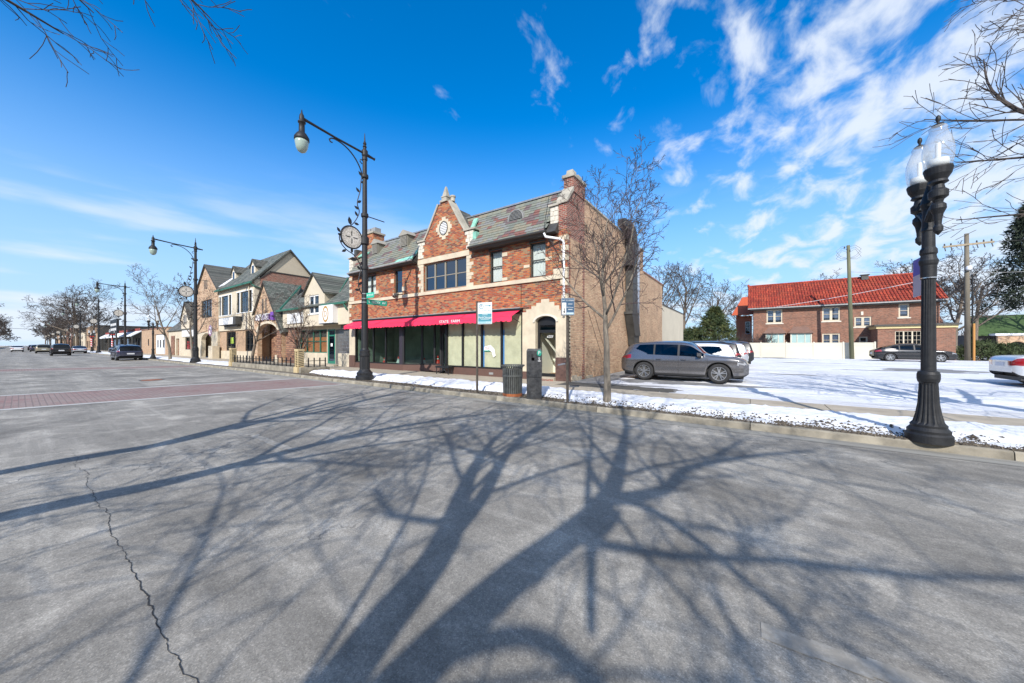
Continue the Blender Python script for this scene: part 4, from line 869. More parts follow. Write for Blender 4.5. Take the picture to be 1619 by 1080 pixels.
# ---------------------------------------------------------------- neighbouring shop row to the west
mat('brown_paper', (0.33, 0.13, 0.055), 0.9, var=0.25, vs=3)
mat('shutter', (0.105, 0.10, 0.095), 0.6, var=0.15, vs=2)
mat('base_cream', (0.50, 0.435, 0.325), 0.9, var=0.15, vs=1.5)
mat('sign_white', (0.70, 0.70, 0.69), 0.5)
mat('purple', (0.16, 0.06, 0.33), 0.5)
mat('gold', (0.42, 0.23, 0.045), 0.5)
# --- cream cottage-style shop with a dormer and, further on, a steep stone gable
N1 = thing('shop_row_building', 'cream stucco cottage style shops with green shingle roof, dormer and steep stone gable', 'building', (-30, F, 0.1))
bx0, bx1 = -32.0, -21.97
MB().wall(bx0, bx1, 3.02, 4.46, F-0.04, F+0.3, [(-27.5, -26.0, 3.92, 4.44)]).build('front_wall', M['stucco'], N1)
dw = MB().py([(-28.2, 4.462), (-27.5, 4.462), (-27.5, 5.33), (-26.0, 5.33), (-26.0, 4.462), (-25.15, 4.462), (-25.15, 5.45), (-26.72, 6.88), (-28.2, 5.48)], F-0.04, F+0.25).build('dormer_wall', M['stucco'], N1)
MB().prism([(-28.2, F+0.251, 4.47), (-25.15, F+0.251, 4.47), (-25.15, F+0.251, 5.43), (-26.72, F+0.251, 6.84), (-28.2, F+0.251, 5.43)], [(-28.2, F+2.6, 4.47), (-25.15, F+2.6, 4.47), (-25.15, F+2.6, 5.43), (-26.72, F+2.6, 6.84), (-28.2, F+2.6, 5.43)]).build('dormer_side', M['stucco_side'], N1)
window(N1, -27.5, -26.0, 3.92, 5.33, F-0.04, cols=2, fm='white', gl='window_glass', fw=0.09, mull=0.14, dep=0.05, sill=(0.04, 0.06, 'white'))
def gable_roof(p, x0, x1, ze, za, xa, y0, y1, m, ov=0.18, t=0.12, trim='green_trim'):
    sl_ = (za-ze)/(xa-x0); sr_ = (za-ze)/(x1-xa); r = []
    a = [(x0-ov, ze-ov*sl_), (xa, za), (xa, za+t), (x0-ov, ze-ov*sl_+t)]; c = [(x1+ov, ze-ov*sr_), (xa, za), (xa, za+t), (x1+ov, ze-ov*sr_+t)]
    o = MB().py(a, y0, y1).py([(x, z) for x, z in c], y0, y1).build('roof', m, p)
    MB().py([(x, z-0.02) for x, z in a], y0-0.04, y0-0.002).py([(x, z-0.02) for x, z in c], y0-0.04, y0-0.002).build('bargeboard', M[trim], o)
    return o
gable_roof(N1, -28.2, -25.15, 5.46, 6.90, -26.72, F-0.16, F+2.75, M['shingle_green'], trim='bronze_frame')
# main roof slope and flat back
MB().prism([(-33.0, F-0.22, 4.46), (bx1-0.0, F-0.22, 4.46), (bx1-0.0, F+2.9, 7.2), (-33.0, F+2.9, 7.2)], [(-33.0, F-0.12, 4.40), (bx1, F-0.12, 4.40), (bx1, F+2.9, 7.05), (-33.0, F+2.9, 7.05)]).build('roof', M['shingle_green'], N1)
for a, c in ((-25.12, bx1), (-32.6, -28.25)): MB().box(a, c, F-0.34, F-0.2, 4.36, 4.50).build('gutter', M['green_trim'], N1)
MB().prism([(-25.1, F+1.0, 5.42), (-24.95, F+1.0, 5.42), (-26.6, F+2.6, 6.95), (-26.75, F+2.6, 6.95)], [(-25.1, F+0.95, 5.50), (-24.95, F+0.95, 5.50), (-26.6, F+2.55, 7.03), (-26.75, F+2.55, 7.03)]).build('valley_flashing', M['green_trim'], N1)
MB().box(-38.0, bx1, F+2.9, F+9, 6.6, 6.9).box(bx1-0.3, bx1, F+0.4, F+9, 0.1, 6.5).build('flat_roof', M['dark_metal'], N1)
# recessed ground floor
yb = F+0.55
MB().wall(-32.0, bx1, 0.1, 3.0, yb, yb+0.2, [(-30.3, -26.0, 1.0, 2.78), (-25.9, -24.8, 0.2, 2.76), (-24.75, -22.0, 0.12, 2.72)]).build('shop_wall', M['base_cream'], N1)
window(N1, -30.3, -26.0, 1.0, 2.78, yb, cols=4, sash=True, fm='green_trim', gl='clear_glass', room=None, dep=0.04, fw=0.07, mull=0.07); MB().box(-30.2, -26.1, yb+0.13, yb+0.15, 1.0, 2.2).build('paper_cover', M['brown_paper'], N1); MB().box(-30.3, -26.0, yb+0.16, yb+0.2, 1.0, 2.78).build('dark_back', M['room_dark'], N1)
gd = MB().box(-25.9, -25.72, yb+0.02, yb+0.08, 0.2, 2.76).box(-24.98, -24.8, yb+0.02, yb+0.08, 0.2, 2.76).box(-25.72, -24.98, yb+0.02, yb+0.08, 2.25, 2.35).box(-25.72, -24.98, yb+0.02, yb+0.08, 0.2, 0.42).box(-25.72, -24.98, yb+0.02, yb+0.08, 2.66, 2.76).build('door', mat('door_green', (0.02, 0.16, 0.11), 0.5), N1)
MB().box(-25.72, -24.98, yb+0.04, yb+0.05, 0.42, 2.25).box(-25.72, -24.98, yb+0.04, yb+0.05, 2.35, 2.66).build('pane', M['dark_glass'], gd); MB().box(-25.5, -25.25, yb+0.03, yb+0.038, 1.5, 1.72).build('notice', M['white'], gd)
sh = MB()
for k in range(26): sh.box(-24.72, -23.62, yb-0.02, yb+0.02+0.006*(k % 2), 0.14+k*0.099, 0.232+k*0.099)
sh.build('roller_shutter', M['shutter'], N1); sh = MB()
for k in range(17): sh.box(-23.55, -22.0, yb-0.06, yb-0.02+0.006*(k % 2), 1.03+k*0.099, 1.122+k*0.099)
sh.build('roller_shutter', M['shutter'], N1); MB().box(-23.6, bx1, F+0.1, yb, 0.1, 1.02).build('stall_riser', M['base_cream'], N1); MB().box(-23.62, bx1, F+0.3, yb, 2.72, 3.0).build('shutter_box', M['shutter'], N1)
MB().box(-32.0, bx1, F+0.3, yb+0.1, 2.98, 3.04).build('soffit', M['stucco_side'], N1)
MB().box(-26.0, -23.6, F-0.2, yb, 0.1, 0.22).build('door_step', M['concrete'], N1)
# hanging box sign with a round badge and the blank white sign
sg = MB().box(-25.2, -23.35, F-0.42, F-0.04, 3.13, 4.38).build('box_sign', M['sign_white'], N1)
cx, cz = -24.28, 3.76; b = MB()
for i in range(20):
    a0, a1 = R(i*18), R(i*18+18)
    if i in (4, 5, 14, 15) and False: continue
    f = lambda r, a: (cx+r*0.62*math.cos(a), F-0.428, cz+r*0.86*math.sin(a)); b.poly([f(0.50, a0), f(0.50, a1), f(0.66, a1), f(0.66, a0)])
b.build('badge_ring', M['gold'], sg, norm=False); text(sg, 'D', 0.62, M['gold'], (cx, F-0.426, cz), ext=0.003, sx=0.85)
MB().box(-25.25, -23.3, F-0.38, F-0.04, 3.07, 3.125).build('sign_base', M['dark_metal'], sg)
MB().box(-30.95, -28.3, F-0.14, F-0.042, 3.32, 4.12).build('blank_sign', M['sign_white'], N1)
MB().tube([(-22.2, F-0.28, 4.40), (-22.1, F-0.2, 4.1), (-22.1, F-0.1, 3.95)], 0.06, 8).build('downpipe', M['green_trim'], N1)
# steep stone gable over the arched dental entrance
xa, za = -35.65, 7.15; GX0, GX1 = -38.0, -32.15
arc = [(-35.1+2.15*math.cos(R(a)), 2.72+0.78*math.sin(R(a))) for a in range(0, 181, 12)]
MB().py([(GX1, 0.1), (GX1, 2.9), (-32.4, 3.25), (xa, za), (-38.0, 4.3), (-38.0, 0.1), (-37.25, 0.1)] + [(x, z) for x, z in reversed(arc)] + [(-32.95, 0.1)], F-0.06, F+0.30).build('gable_wall', M['stone_tan'], N1)
b = MB(); a2 = [(-35.1+2.42*math.cos(R(a)), 2.70+1.02*math.sin(R(a))) for a in range(0, 181, 12)]
for i in range(15): b.prism([(a2[i][0], F-0.10, a2[i][1]), (a2[i+1][0], F-0.10, a2[i+1][1]), (arc[i+1][0], F-0.10, arc[i+1][1]), (arc[i][0], F-0.10, arc[i][1])], [(a2[i][0], F-0.062, a2[i][1]), (a2[i+1][0], F-0.062, a2[i+1][1]), (arc[i+1][0], F-0.062, arc[i+1][1]), (arc[i][0], F-0.062, arc[i][1])])
b.build('arch_stones', M['stucco'], N1)
MB().py([(GX1+0.05, 2.55), (xa, za+0.02), (xa, za+0.2), (GX1+0.62, 2.7)], F-0.2, F+2.9).py([(-38.0, 4.35), (xa, za+0.02), (xa, za+0.2), (-38.05, 4.55)], F-0.2, F+2.9).build('roof', M['shingle_green'], N1)
MB().py([(GX1+0.62, 2.6), (-32.0, 2.8), (xa, za+0.0), (xa, za+0.06), (-31.85, 2.8)], F-0.24, F-0.2).py([(-38.03, 4.3), (xa, za), (xa, za+0.08), (-38.03, 4.42)], F-0.24, F-0.2).build('bargeboard', M['bronze_frame'], N1)
MB().prism([(-32.3, F-0.1, 4.55), (-32.1, F-0.1, 4.55), (-35.3, F+2.9, 7.25), (-35.5, F+2.9, 7.25)], [(-32.3, F-0.2, 4.62), (-32.1, F-0.2, 4.62), (-35.3, F+2.8, 7.32), (-35.5, F+2.8, 7.32)]).build('valley_flashing', M['green_trim'], N1)
for x in (-36.05, -35.35): MB().box(x-0.12, x+0.12, F-0.066, F-0.06, 4.4, 5.75).build('slit_window', M['room_dark'], N1)
b = MB()
for k in range(12): b.box(-33.0+0.04*(k % 2), -32.15-0.03*(k % 3), F-0.10-0.015*(k % 3), F-0.061, 0.5+k*0.2, 0.69+k*0.2)
b.build('rough_stones', M['stone_brown'], N1)
text(N1, 'DENTIST', 0.80, M['purple'], (-35.62, F-0.19, 4.03), ext=0.025, sx=0.98); text(N1, 'DENTIST', 0.80, M['sign_white'], (-35.65, F-0.22, 4.05), ext=0.05, sx=0.95); MB().box(-33.95, -33.35, F-0.24, F-0.062, 3.75, 4.45).lathe([(0.3, 0), (0.3, 0.02)], 10, (-33.4, F-0.15, 4.1)).build('tooth_badge', M['purple'], N1); MB().box(-37.4, -34.0, F-0.16, F-0.062, 3.98, 4.12).build('sign_raceway', M['purple'], N1)
yr2 = F+1.2; MB().wall(-38.0, -32.1, 0.1, 3.6, yr2, yr2+0.2, [(-35.6, -34.55, 0.15, 2.7), (-34.45, -33.0, 0.75, 2.7)]).build('recess_wall', M['stone_brown'], N1)
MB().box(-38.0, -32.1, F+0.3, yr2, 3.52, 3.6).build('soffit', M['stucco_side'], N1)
dd = MB().box(-35.6, -35.45, yr2+0.02, yr2+0.08, 0.15, 2.7).box(-34.7, -34.55, yr2+0.02, yr2+0.08, 0.15, 2.7).box(-35.45, -34.7, yr2+0.02, yr2+0.08, 2.1, 2.2).box(-35.45, -34.7, yr2+0.02, yr2+0.08, 0.15, 0.35).build('door', MATS['door_green'], N1); MB().box(-35.45, -34.7, yr2+0.05, yr2+0.06, 0.35, 2.7).build('pane', mat('dull_glass', (0.03, 0.035, 0.035), 0.35), dd)
window(N1, -34.45, -33.0, 0.75, 2.7, yr2, cols=2, fm='green_trim', gl='dull_glass', dep=0.03, back=0.12); MB().box(-34.5, -32.2, F+0.31, yr2, 0.1, 0.72).build('planter_wall', M['base_cream'], N1)
MB().box(-32.1, -30.3, F+0.2, yb, 0.1, 3.0).build('stone_pier', M['stone_brown'], N1)

# --- cream two storey block with dormers and a big side gable
N2 = thing('stucco_building', 'two storey cream stucco block with green roof, two small dormers and large side gable', 'building', (-43, F, 0.1))
x0, x1 = -48.2, -38.06
W2 = [(-47.95, -47.35, 4.78, 6.82), (-47.15, -45.1, 4.76, 6.82), (-44.9, -44.1, 4.74, 6.82), (-42.6, -41.85, 4.80, 6.82), (-41.6, -39.55, 4.80, 6.82), (-39.3, -38.6, 4.80, 6.82)]
MB().wall(x0, x1, 3.1, 7.8, F-0.02, F+0.3, W2).build('front_wall', M['stucco'], N2)
for i, w in enumerate(W2): window(N2, *w, F-0.02, cols=1, sash=False, bars=(3 if i % 3 == 1 else 1, 4), fm='green_trim' if False else 'bronze_frame', gl='window_glass', dep=0.05, fw=0.05, sill=(0.04, 0.07, 'white'))
for a, c in ((-48.0, -44.05), (-42.65, -38.55)):
    MB().box(a, c, F-0.06, F-0.021, 6.84, 6.93).build('window_trim', M['white'], N2)
    for x in ((-47.25, -45.0, -44.06) if a < -45 else (-41.72, -39.42, -38.57)): MB().box(x-0.06, x+0.06, F-0.05, F-0.021, 4.76, 6.84).build('window_trim', M['white'], N2)
AP = (15.6, 11.12)
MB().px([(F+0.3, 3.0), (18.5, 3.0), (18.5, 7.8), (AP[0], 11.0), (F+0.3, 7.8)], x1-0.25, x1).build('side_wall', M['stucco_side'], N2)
MB().px([(13.05, 4.0), (17.9, 4.0), (17.9, 8.62), (13.85, 8.62), (13.05, 7.95)], x1+0.002, x1+0.09).build('brick_parapet', M['brick_red_dark'], N2)
MB().px([(13.80, 8.62), (17.95, 8.62), (17.95, 8.72), (13.80, 8.72)], x1+0.001, x1+0.14).px([(12.95, 7.95), (13.1, 7.95), (13.9, 8.62), (13.8, 8.72)], x1+0.001, x1+0.14).build('parapet_cap', M['bronze_frame'], N2)
k = (11.05-7.8)/(AP[0]-F)
rf = MB().prism([(x0, F-0.3, 7.8-0.3*k), (x1+0.14, F-0.3, 7.8-0.3*k), (x1+0.14, AP[0], 11.08), (x0, AP[0], 11.08)], [(x0, F-0.3, 7.94-0.3*k), (x1+0.14, F-0.3, 7.94-0.3*k), (x1+0.14, AP[0], 11.22), (x0, AP[0], 11.22)])
rf.prism([(x0, 18.7, 7.7), (x1+0.14, 18.7, 7.7), (x1+0.14, AP[0], 11.08), (x0, AP[0], 11.08)], [(x0, 18.7, 7.84), (x1+0.14, 18.7, 7.84), (x1+0.14, AP[0], 11.22), (x0, AP[0], 11.22)]).build('roof', M['shingle_green'], N2)
MB().px([(F-0.32, 7.72-0.3*k), (F-0.28, 7.70-0.3*k), (AP[0], 10.98), (18.72, 7.6), (18.74, 7.68), (AP[0], 11.10)], x1+0.142, x1+0.18).build('bargeboard', M['bronze_frame'], N2)
MB().box(x0, x1+0.15, F-0.42, F-0.28, 7.36, 7.52).build('gutter', M['green_trim'], N2); MB().tube([(x1-0.05, F-0.35, 7.4), (x1+0.1, F-0.1, 7.1), (x1+0.12, F+0.5, 6.95)], 0.07, 8).build('downpipe', M['green_trim'], N2)
MB().tube([(x1-1.15, F-0.10, 7.4), (x1-1.15, F-0.10, 3.1)], 0.05, 8).build('downpipe', M['stucco_side'], N2)
for xm in (-46.3, -40.9):
    yf = F+0.8; d = MB().py([(xm-0.62, 8.6), (xm+0.62, 8.6), (xm+0.62, 9.45), (xm, 10.1), (xm-0.62, 9.45)], yf, yf+2.0).build('dormer', M['stucco'], N2)
    MB().box(xm-0.26, xm+0.26, yf-0.03, yf-0.002, 8.8, 9.55).build('window', M['dark_glass'], d); MB().box(xm-0.32, xm+0.32, yf-0.02, yf-0.0015, 8.74, 9.61).build('window_trim', M['white'], d)
    MB().py([(xm-0.75, 9.32), (xm, 10.12), (xm, 10.24), (xm-0.80, 9.40)], yf-0.12, yf+2.2).py([(xm+0.75, 9.32), (xm, 10.12), (xm, 10.24), (xm+0.80, 9.40)], yf-0.12, yf+2.2).build('dormer_roof', M['shingle_dark'], d)
snowp = [(-48.15, F+0.0, 7.98), (-46.9, F+0.15, 8.10), (-46.6, F+0.9, 8.92), (-46.9, F+1.3, 9.36), (-47.7, F+0.6, 8.62)]
MB().prism(snowp, [(x, y-0.03, z+0.06) for x, y, z in snowp]).build('roof_snow', M['snow'], N2)
bs = MB().box(-46.1, -41.2, F-0.55, F-0.021, 3.62, 4.42).build('box_sign', M['dark_metal'], N2); MB().box(-46.02, -41.9, F-0.558, F-0.551, 3.68, 4.36).build('sign_face', M['sign_white'], bs)
MB().box(-45.2, -41.4, F-0.35, F-0.1, 3.44, 3.60).build('sign_bracket', M['dark_metal'], N2)
yb = F+0.12; MB().wall(x0, x1, 0.1, 3.1, yb, yb+0.25, [(-46.2, -43.4, 1.0, 2.98), (-40.85, -38.75, 1.0, 2.98)]).build('shop_wall', M['brick_buff'], N2)
for a, c in ((-46.2, -43.4), (-40.85, -38.75)): window(N2, a, c, 1.0, 2.98, yb, cols=2, sash=False, bars=(1, 3), fm='bronze_frame', gl='window_glass', dep=0.06)
MB().box(-45.1, -44.3, yb+0.08, yb+0.088, 1.75, 2.4).build('poster', mat('lime', (0.45, 0.62, 0.08), 0.6), N2)
MB().box(x0, x1, yb-0.06, yb-0.002, 0.1, 0.98).build('plinth', M['base_cream'], N2); MB().box(-49.0, -47.6, F-0.7, F-0.1, 0.12, 1.5).build('utility_box', M['base_cream'], N2)
MB().px([(F+0.38, 0.1), (18.5, 0.1), (18.5, 2.998), (F+0.38, 2.998)], x1-0.25, x1-0.001).build('side_wall', M['brick_buff'], N2)
MB().box(x0, x1-0.25, F+0.3, 18.3, 6.9, 7.0).box(x0, x1-0.25, 18.3, 18.5, 0.1, 7.7).build('attic_floor', M['dark_metal'], N2)

# --- tall stone gable house
N3 = thing('stone_gable_building', 'tall tan stone gabled shop with arched doorway and slotted vent beside the stucco block', 'building', (-52, F, 0.1))
x0, x1 = -56.2, -48.22
MB().wall(x0, x1, 3.1, 7.8, F-0.08, F+0.3, [(-54.2, -50.3, 4.8, 6.85)]).build('front_wall', M['stone_tan'], N3)
MB().py([(x0, 7.802), (x1, 7.802), (-52.5, 10.9)], F-0.08, F+0.25).build('gable_wall', M['stone_tan'], N3)
gable_roof(N3, x0, x1, 7.85, 10.95, -52.5, F-0.22, F+7, M['shingle_dark'], trim='bronze_frame')
window(N3, -54.2, -50.3, 4.8, 6.85, F-0.08, cols=4, sash=False, bars=(1, 4), fm='bronze_frame', gl='window_glass', dep=0.08)
for x in (-53.0, -52.5, -52.0): MB().box(x-0.13, x+0.13, F-0.092, F-0.081, 8.15, 9.2).build('slit_window', M['room_dark'], N3)
arc = [(-52.2+1.9*math.cos(R(a)), 2.2+0.75*math.sin(R(a))) for a in range(0, 181, 15)]
MB().py([(x1, 0.1), (x1, 3.098), (x0, 3.098), (x0, 0.1), (-54.1, 0.1)] + list(reversed(arc)) + [(-50.3, 0.1)], F-0.10, F+0.3).build('arch_wall', M['base_cream'], N3)
MB().box(x0, x1, F+0.9, F+1.0, 0.1, 3.1).build('recess_wall', M['stucco'], N3); dq = MB().box(-52.1, -50.6, F+0.82, F+0.9, 0.13, 2.35).build('door', M['green_trim'], N3); MB().box(-51.95, -51.45, F+0.80, F+0.818, 0.4, 2.2).box(-51.25, -50.75, F+0.80, F+0.818, 0.4, 2.2).build('pane', M['dark_glass'], dq)
MB().px([(F, 0.1), (F+7, 0.1), (F+7, 7.8), (F, 7.8)], x0-0.02, x0-0.001).build('side_wall', M['brick_buff'], N3)
rs = thing('round_sign', 'small round white blade sign with purple ring on the stone gabled shop', 'sign', (-50.6, F-0.11, 3.3))
MB().tube([(-50.6, F-0.14, 3.25), (-50.6, F-0.11, 3.25)], 0.62, 20).build('disc', M['sign_white'], rs); b = MB()
for i in range(24): f = lambda r, a: (-50.6+r*math.cos(a), F-0.146, 3.25+r*math.sin(a)); a0, a1 = R(i*15), R(i*15+15); b.poly([f(0.46, a0), f(0.46, a1), f(0.60, a1), f(0.60, a0)])
b.poly([(-50.95, F-0.147, 3.48), (-50.8, F-0.147, 3.56), (-50.25, F-0.147, 3.05), (-50.4, F-0.147, 2.95)]); b.build('ring', mat('plum', (0.28, 0.06, 0.22), 0.5), rs, norm=False)

# --- low shops further west
N4 = thing('cottage_shop', 'low cream shop with red papered window and dark gabled roof', 'building', (-63, F, 0.1))
x0, x1 = -70.4, -56.25
MB().wall(x0, x1, 0.1, 3.6, F, F+0.3, [(-61.6, -57.4, 1.0, 2.6), (-66.2, -64.6, 0.13, 2.5)]).build('front_wall', M['base_cream'], N4)
window(N4, -61.6, -57.4, 1.0, 2.6, F, cols=3, fm='bronze_frame', gl='clear_glass', dep=0.06); MB().box(-61.5, -57.5, F+0.2, F+0.22, 1.0, 2.1).build('paper_cover', mat('red_paper', (0.55, 0.04, 0.05), 0.8, var=0.3, vs=2), N4)
MB().box(-62.6, x1, F-0.12, F-0.002, 2.7, 3.55).build('fascia', M['sign_white'], N4); MB().box(-66.2, -64.6, F+0.2, F+0.25, 0.13, 2.5).build('door', M['stone_brown'], N4)
MB().box(-68.6, -66.8, F-0.08, F-0.002, 0.2, 2.9).build('stone_panel', M['stone_brown'], N4)
MB().prism([(-70.6, F-0.2, 3.6), (-56.3, F-0.2, 3.6), (-56.3, F+2.8, 7.0), (-69.0, F+2.8, 7.0)], [(-70.6, F-0.1, 3.5), (-56.3, F-0.1, 3.5), (-56.3, F+2.9, 6.9), (-69.0, F+2.9, 6.9)]).build('roof', M['shingle_dark'], N4)
MB().py([(-63.2, 3.61), (-59.4, 3.61), (-59.4, 5.0), (-61.3, 7.2), (-63.2, 5.0)], F-0.06, F+2.4).build('gable_wall', M['stucco'], N4); gable_roof(N4, -63.2, -59.4, 5.0, 7.25, -61.3, F-0.16, F+2.7, M['shingle_dark'], trim='bronze_frame')
for x in (-61.7, -60.9): MB().box(x-0.22, x+0.22, F-0.072, F-0.061, 4.3, 5.6).build('window', M['dark_glass'], N4)
MB().px([(F, 0.1), (F+4, 0.1), (F+4, 6.9), (F+2.7, 6.9), (F, 3.6)], x0-0.03, x0-0.001).build('side_wall', M['stone_tan'], N4)
N5 = thing('low_brick_shop', 'single storey buff brick shop with pale doors and plain flat roof', 'building', (-80, F, 0.1))
x0, x1 = -89.6, -70.45
MB().wall(x0, x1, 0.1, 4.2, F-0.02, F+0.3, [(-79.4, -72.4, 0.2, 3.3)]).build('front_wall', M['brick_buff'], N5); MB().box(-79.4, -72.4, F+0.15, F+0.2, 0.2, 3.3).build('infill', M['sign_white'], N5)
for x in (-78.0, -76.2, -74.2): MB().box(x-0.3, x+0.3, F+0.12, F+0.148, 1.2, 2.4).build('window', M['dark_glass'], N5)
MB().box(x0-0.1, x1, F-0.12, F+0.4, 4.2, 4.32).build('parapet_cap', M['brick_red_dark'], N5); MB().box(x0, x1, F+0.3, F+12, 3.9, 4.0).box(x0, x0+0.3, F+0.3, F+12, 0.1, 4.2).build('flat_roof', M['brick_buff'], N5)
MB().box(-84.2, -83.6, F-0.05, F-0.021, 1.5, 2.6).build('window', M['dark_glass'], N5)
# dark shopfronts on the far side of the cross street
N6 = thing('dark_shopfront', 'long low dark shopfront with snowy sloped canopy beyond the cross street', 'building', (-120, 15, 0.1))
MB().wall(-150, -100, 0.1, 4.6, 14.0, 14.3, [(-148+i*6, -143.5+i*6, 0.3, 3.0) for i in range(8)]).build('front_wall', M['dark_metal'], N6)
for i in range(8): MB().box(-148+i*6, -143.5+i*6, 14.1, 14.12, 0.3, 3.0).build('window', M['dark_glass'], N6)
MB().prism([(-150, 12.6, 3.3), (-100, 12.6, 3.3), (-100, 14.0, 4.3), (-150, 14.0, 4.3)], [(-150, 12.6, 3.5), (-100, 12.6, 3.5), (-100, 14.0, 4.5), (-150, 14.0, 4.5)]).build('canopy_roof', M['snow'], N6)
MB().box(-150, -100, 14.3, 30, 4.2, 4.5).box(-100.3, -100, 14.3, 30, 0.1, 4.5).build('flat_roof', M['dark_metal'], N6); MB().box(-149, -101, 13.9, 13.98, 4.5, 5.0).build('fascia', mat('fascia_red', (0.25, 0.05, 0.04), 0.7), N6)
for i in range(9): MB().box(-149.5+i*6.1, -149.2+i*6.1, 12.7, 12.9, 0.12, 3.32).build('post', M['dark_metal'], N6)
# a marquee style sign over its pavement, white lines of lettering on black
N7 = thing('shop_sign', 'black roadside sign board with rows of white lettering before the dark shopfront', 'sign', (-108, 11.4, 0.1))
bd = MB().box(-114, -105, 11.3, 11.6, 4.0, 6.9).build('board', M['black_frame'], N7)
for x in (-112, -107): MB().box(x-0.12, x+0.12, 11.35, 11.55, 0.1, 4.0).build('post', M['dark_metal'], N7)
for r_ in range(2):
    for i in range(5): MB().box(-113+i*1.5, -112+i*1.5-0.1*(i % 2), 11.27, 11.298, 4.6+r_*1.0, 5.1+r_*1.0).build('lettering', M['sign_white'], N7)
for i, (a, c, h, mname) in enumerate(((-185, -155, 7.5, 'brick_buff'), (-225, -188, 6.0, 'stucco'), (-270, -228, 9.0, 'brick_house'), (-340, -275, 7.0, 'brick_buff'))):
    t = thing('street_building', ['buff brick block standing behind the big spreading street tree', 'low cream shop block far along the street', 'taller brown brick block far along the street', 'farthest buff brick shops before the street vanishes'][i], 'building', ((a+c)/2, 14, 0.1))
    MB().wall(a, c, 0.1, h, 13, 13.3, [(a+2+k*5, a+5.4+k*5, 0.6, 2.9) for k in range(int((c-a-3)/5))]).build('wall', M[mname], t); MB().box(a, c, 13.3, 26, h-0.5, h-0.4).box(c-0.3, c, 13.3, 26, 0.1, h-0.1).build('roof', M['dark_metal'], t)
    for k in range(int((c-a-3)/5)): MB().box(a+2+k*5, a+5.4+k*5, 13.12, 13.14, 0.6, 2.9).build('window', M['dark_glass'], t)
# ---- south side of the street: low shops with glazed fronts
for i, (a, c, h, mname) in enumerate(((-146, -112, 5.6, 'brick_buff'), (-111, -84, 6.2, 'brick_house'), (-83, -60, 5.4, 'stone_tan'), (-59, -38, 6.2, 'brick_red_dark'), (-37, -16, 5.6, 'brick_buff'), (-15, 6, 6.0, 'brick_house'), (7, 34, 5.6, 'brick_buff'))):
    t = thing('street_building', ['buff brick shop farthest west on the opposite pavement', 'brown brick shop on the opposite pavement facing the low brick shop', 'tan stone shop on the opposite pavement facing the stone gabled shop', 'red brick shop on the opposite pavement facing the stucco block', 'buff brick shop on the opposite pavement facing the planter', 'brown brick shop on the opposite pavement behind the twin stemmed tree', 'buff brick shop on the opposite pavement facing the snowy lot'][i], 'building', ((a+c)/2, -13, 0.1))
    n = int((c-a-2)/4.2); hs_ = [(a+1.5+k*4.2, a+4.9+k*4.2, 0.6, 3.0) for k in range(n)]
    MB().wall(a, c, 0.1, h, -13.3, -13.0, hs_).box(a, c, -24, -13.3, h-0.6, h-0.5).box(a, a+0.3, -24, -13.3, 0.1, h).box(c-0.3, c, -24, -13.3, 0.1, h).box(a, c, -24.3, -24, 0.1, h).build('wall', M[mname], t)
    for p_, q_, r_, s_ in hs_: MB().box(p_, q_, -13.2, -13.18, r_, s_).build('window', M['room_dark'], t)
    MB().box(a+0.5, c-0.5, -13.0, -12.85, 3.2, 3.9).build('fascia', M[('shingle_dark', 'fascia_green', 'dark_metal')[i % 3]] if i % 3 != 1 else mat('fascia_green', (0.04, 0.10, 0.07), 0.6), t)
    MB().box(a-0.05, c+0.05, -13.38, -12.92, h, h+0.1).build('parapet_cap', M['coping_stone'], t)
# ---- farther west on the same side
for i, (a, c, h, mname) in enumerate(((-330, -240, 7.0, 'brick_buff'), (-235, -150, 6.0, 'brick_house'),)):
    t = thing('street_building', ['buff brick row on the opposite pavement, far west', 'brown brick row on the opposite pavement behind the kerbside trees'][i], 'building', ((a+c)/2, -18, 0.1))
    MB().box(a, c, -26, -13.5, 0.1, h).build('wall', M[mname], t); MB().box(a-0.1, c+0.1, -26.1, -13.4, h, h+0.12).build('roof', M['dark_metal'], t)
# ---------------------------------------------------------------- tall davit street lamps with vine ornament
VINE = [(-0.08, 8.75), (-0.17, 8.42), (-0.20, 8.02), (-0.34, 7.43), (-0.25, 7.07), (-0.43, 6.64), (-0.69, 6.33), (-0.97, 6.12), (-1.10, 5.85), (-1.03, 5.58), (-0.80, 5.36), (-0.50, 5.22), (-0.28, 4.98), (-0.18, 4.71), (-0.25, 4.37), (-0.29, 3.98), (-0.14, 3.63)]
def face_mat():
    t = NT('medallion_face'); tc = t.n('ShaderNodeTexCoord'); sp = t.n('ShaderNodeSeparateXYZ'); t.L.new(tc.outputs['Object'], sp.inputs[0])
    dy = t.math('ADD', sp.outputs[1], 0.59); dz = t.math('SUBTRACT', sp.outputs[2], 5.92)
    rr = t.math('SQRT', t.math('ADD', t.math('MULTIPLY', dy, dy), t.math('MULTIPLY', dz, dz))); an = t.math('ARCTAN2', dz, dy)
    tick = t.math('GREATER_THAN', t.math('SINE', t.math('MULTIPLY', an, 34.0)), 0.15)
    band = t.math('MULTIPLY', t.math('GREATER_THAN', rr, 0.315), t.math('LESS_THAN', rr, 0.405))
    n = t.noise(t.obj(), 16, 4); c = t.ramp(n, [(0.35, (0.42, 0.39, 0.33)), (0.65, (0.68, 0.64, 0.58))])
    c = t.mix(t.math('MULTIPLY', t.math('MULTIPLY', tick, band), 0.75), c, (0.16, 0.14, 0.13)); t.L.new(c, t.b.inputs['Base Color']); MATS['medallion_face'] = t.m
face_mat()
mat('lamp_bowl', (0.30, 0.38, 0.33), 0.25, spec=0.6)
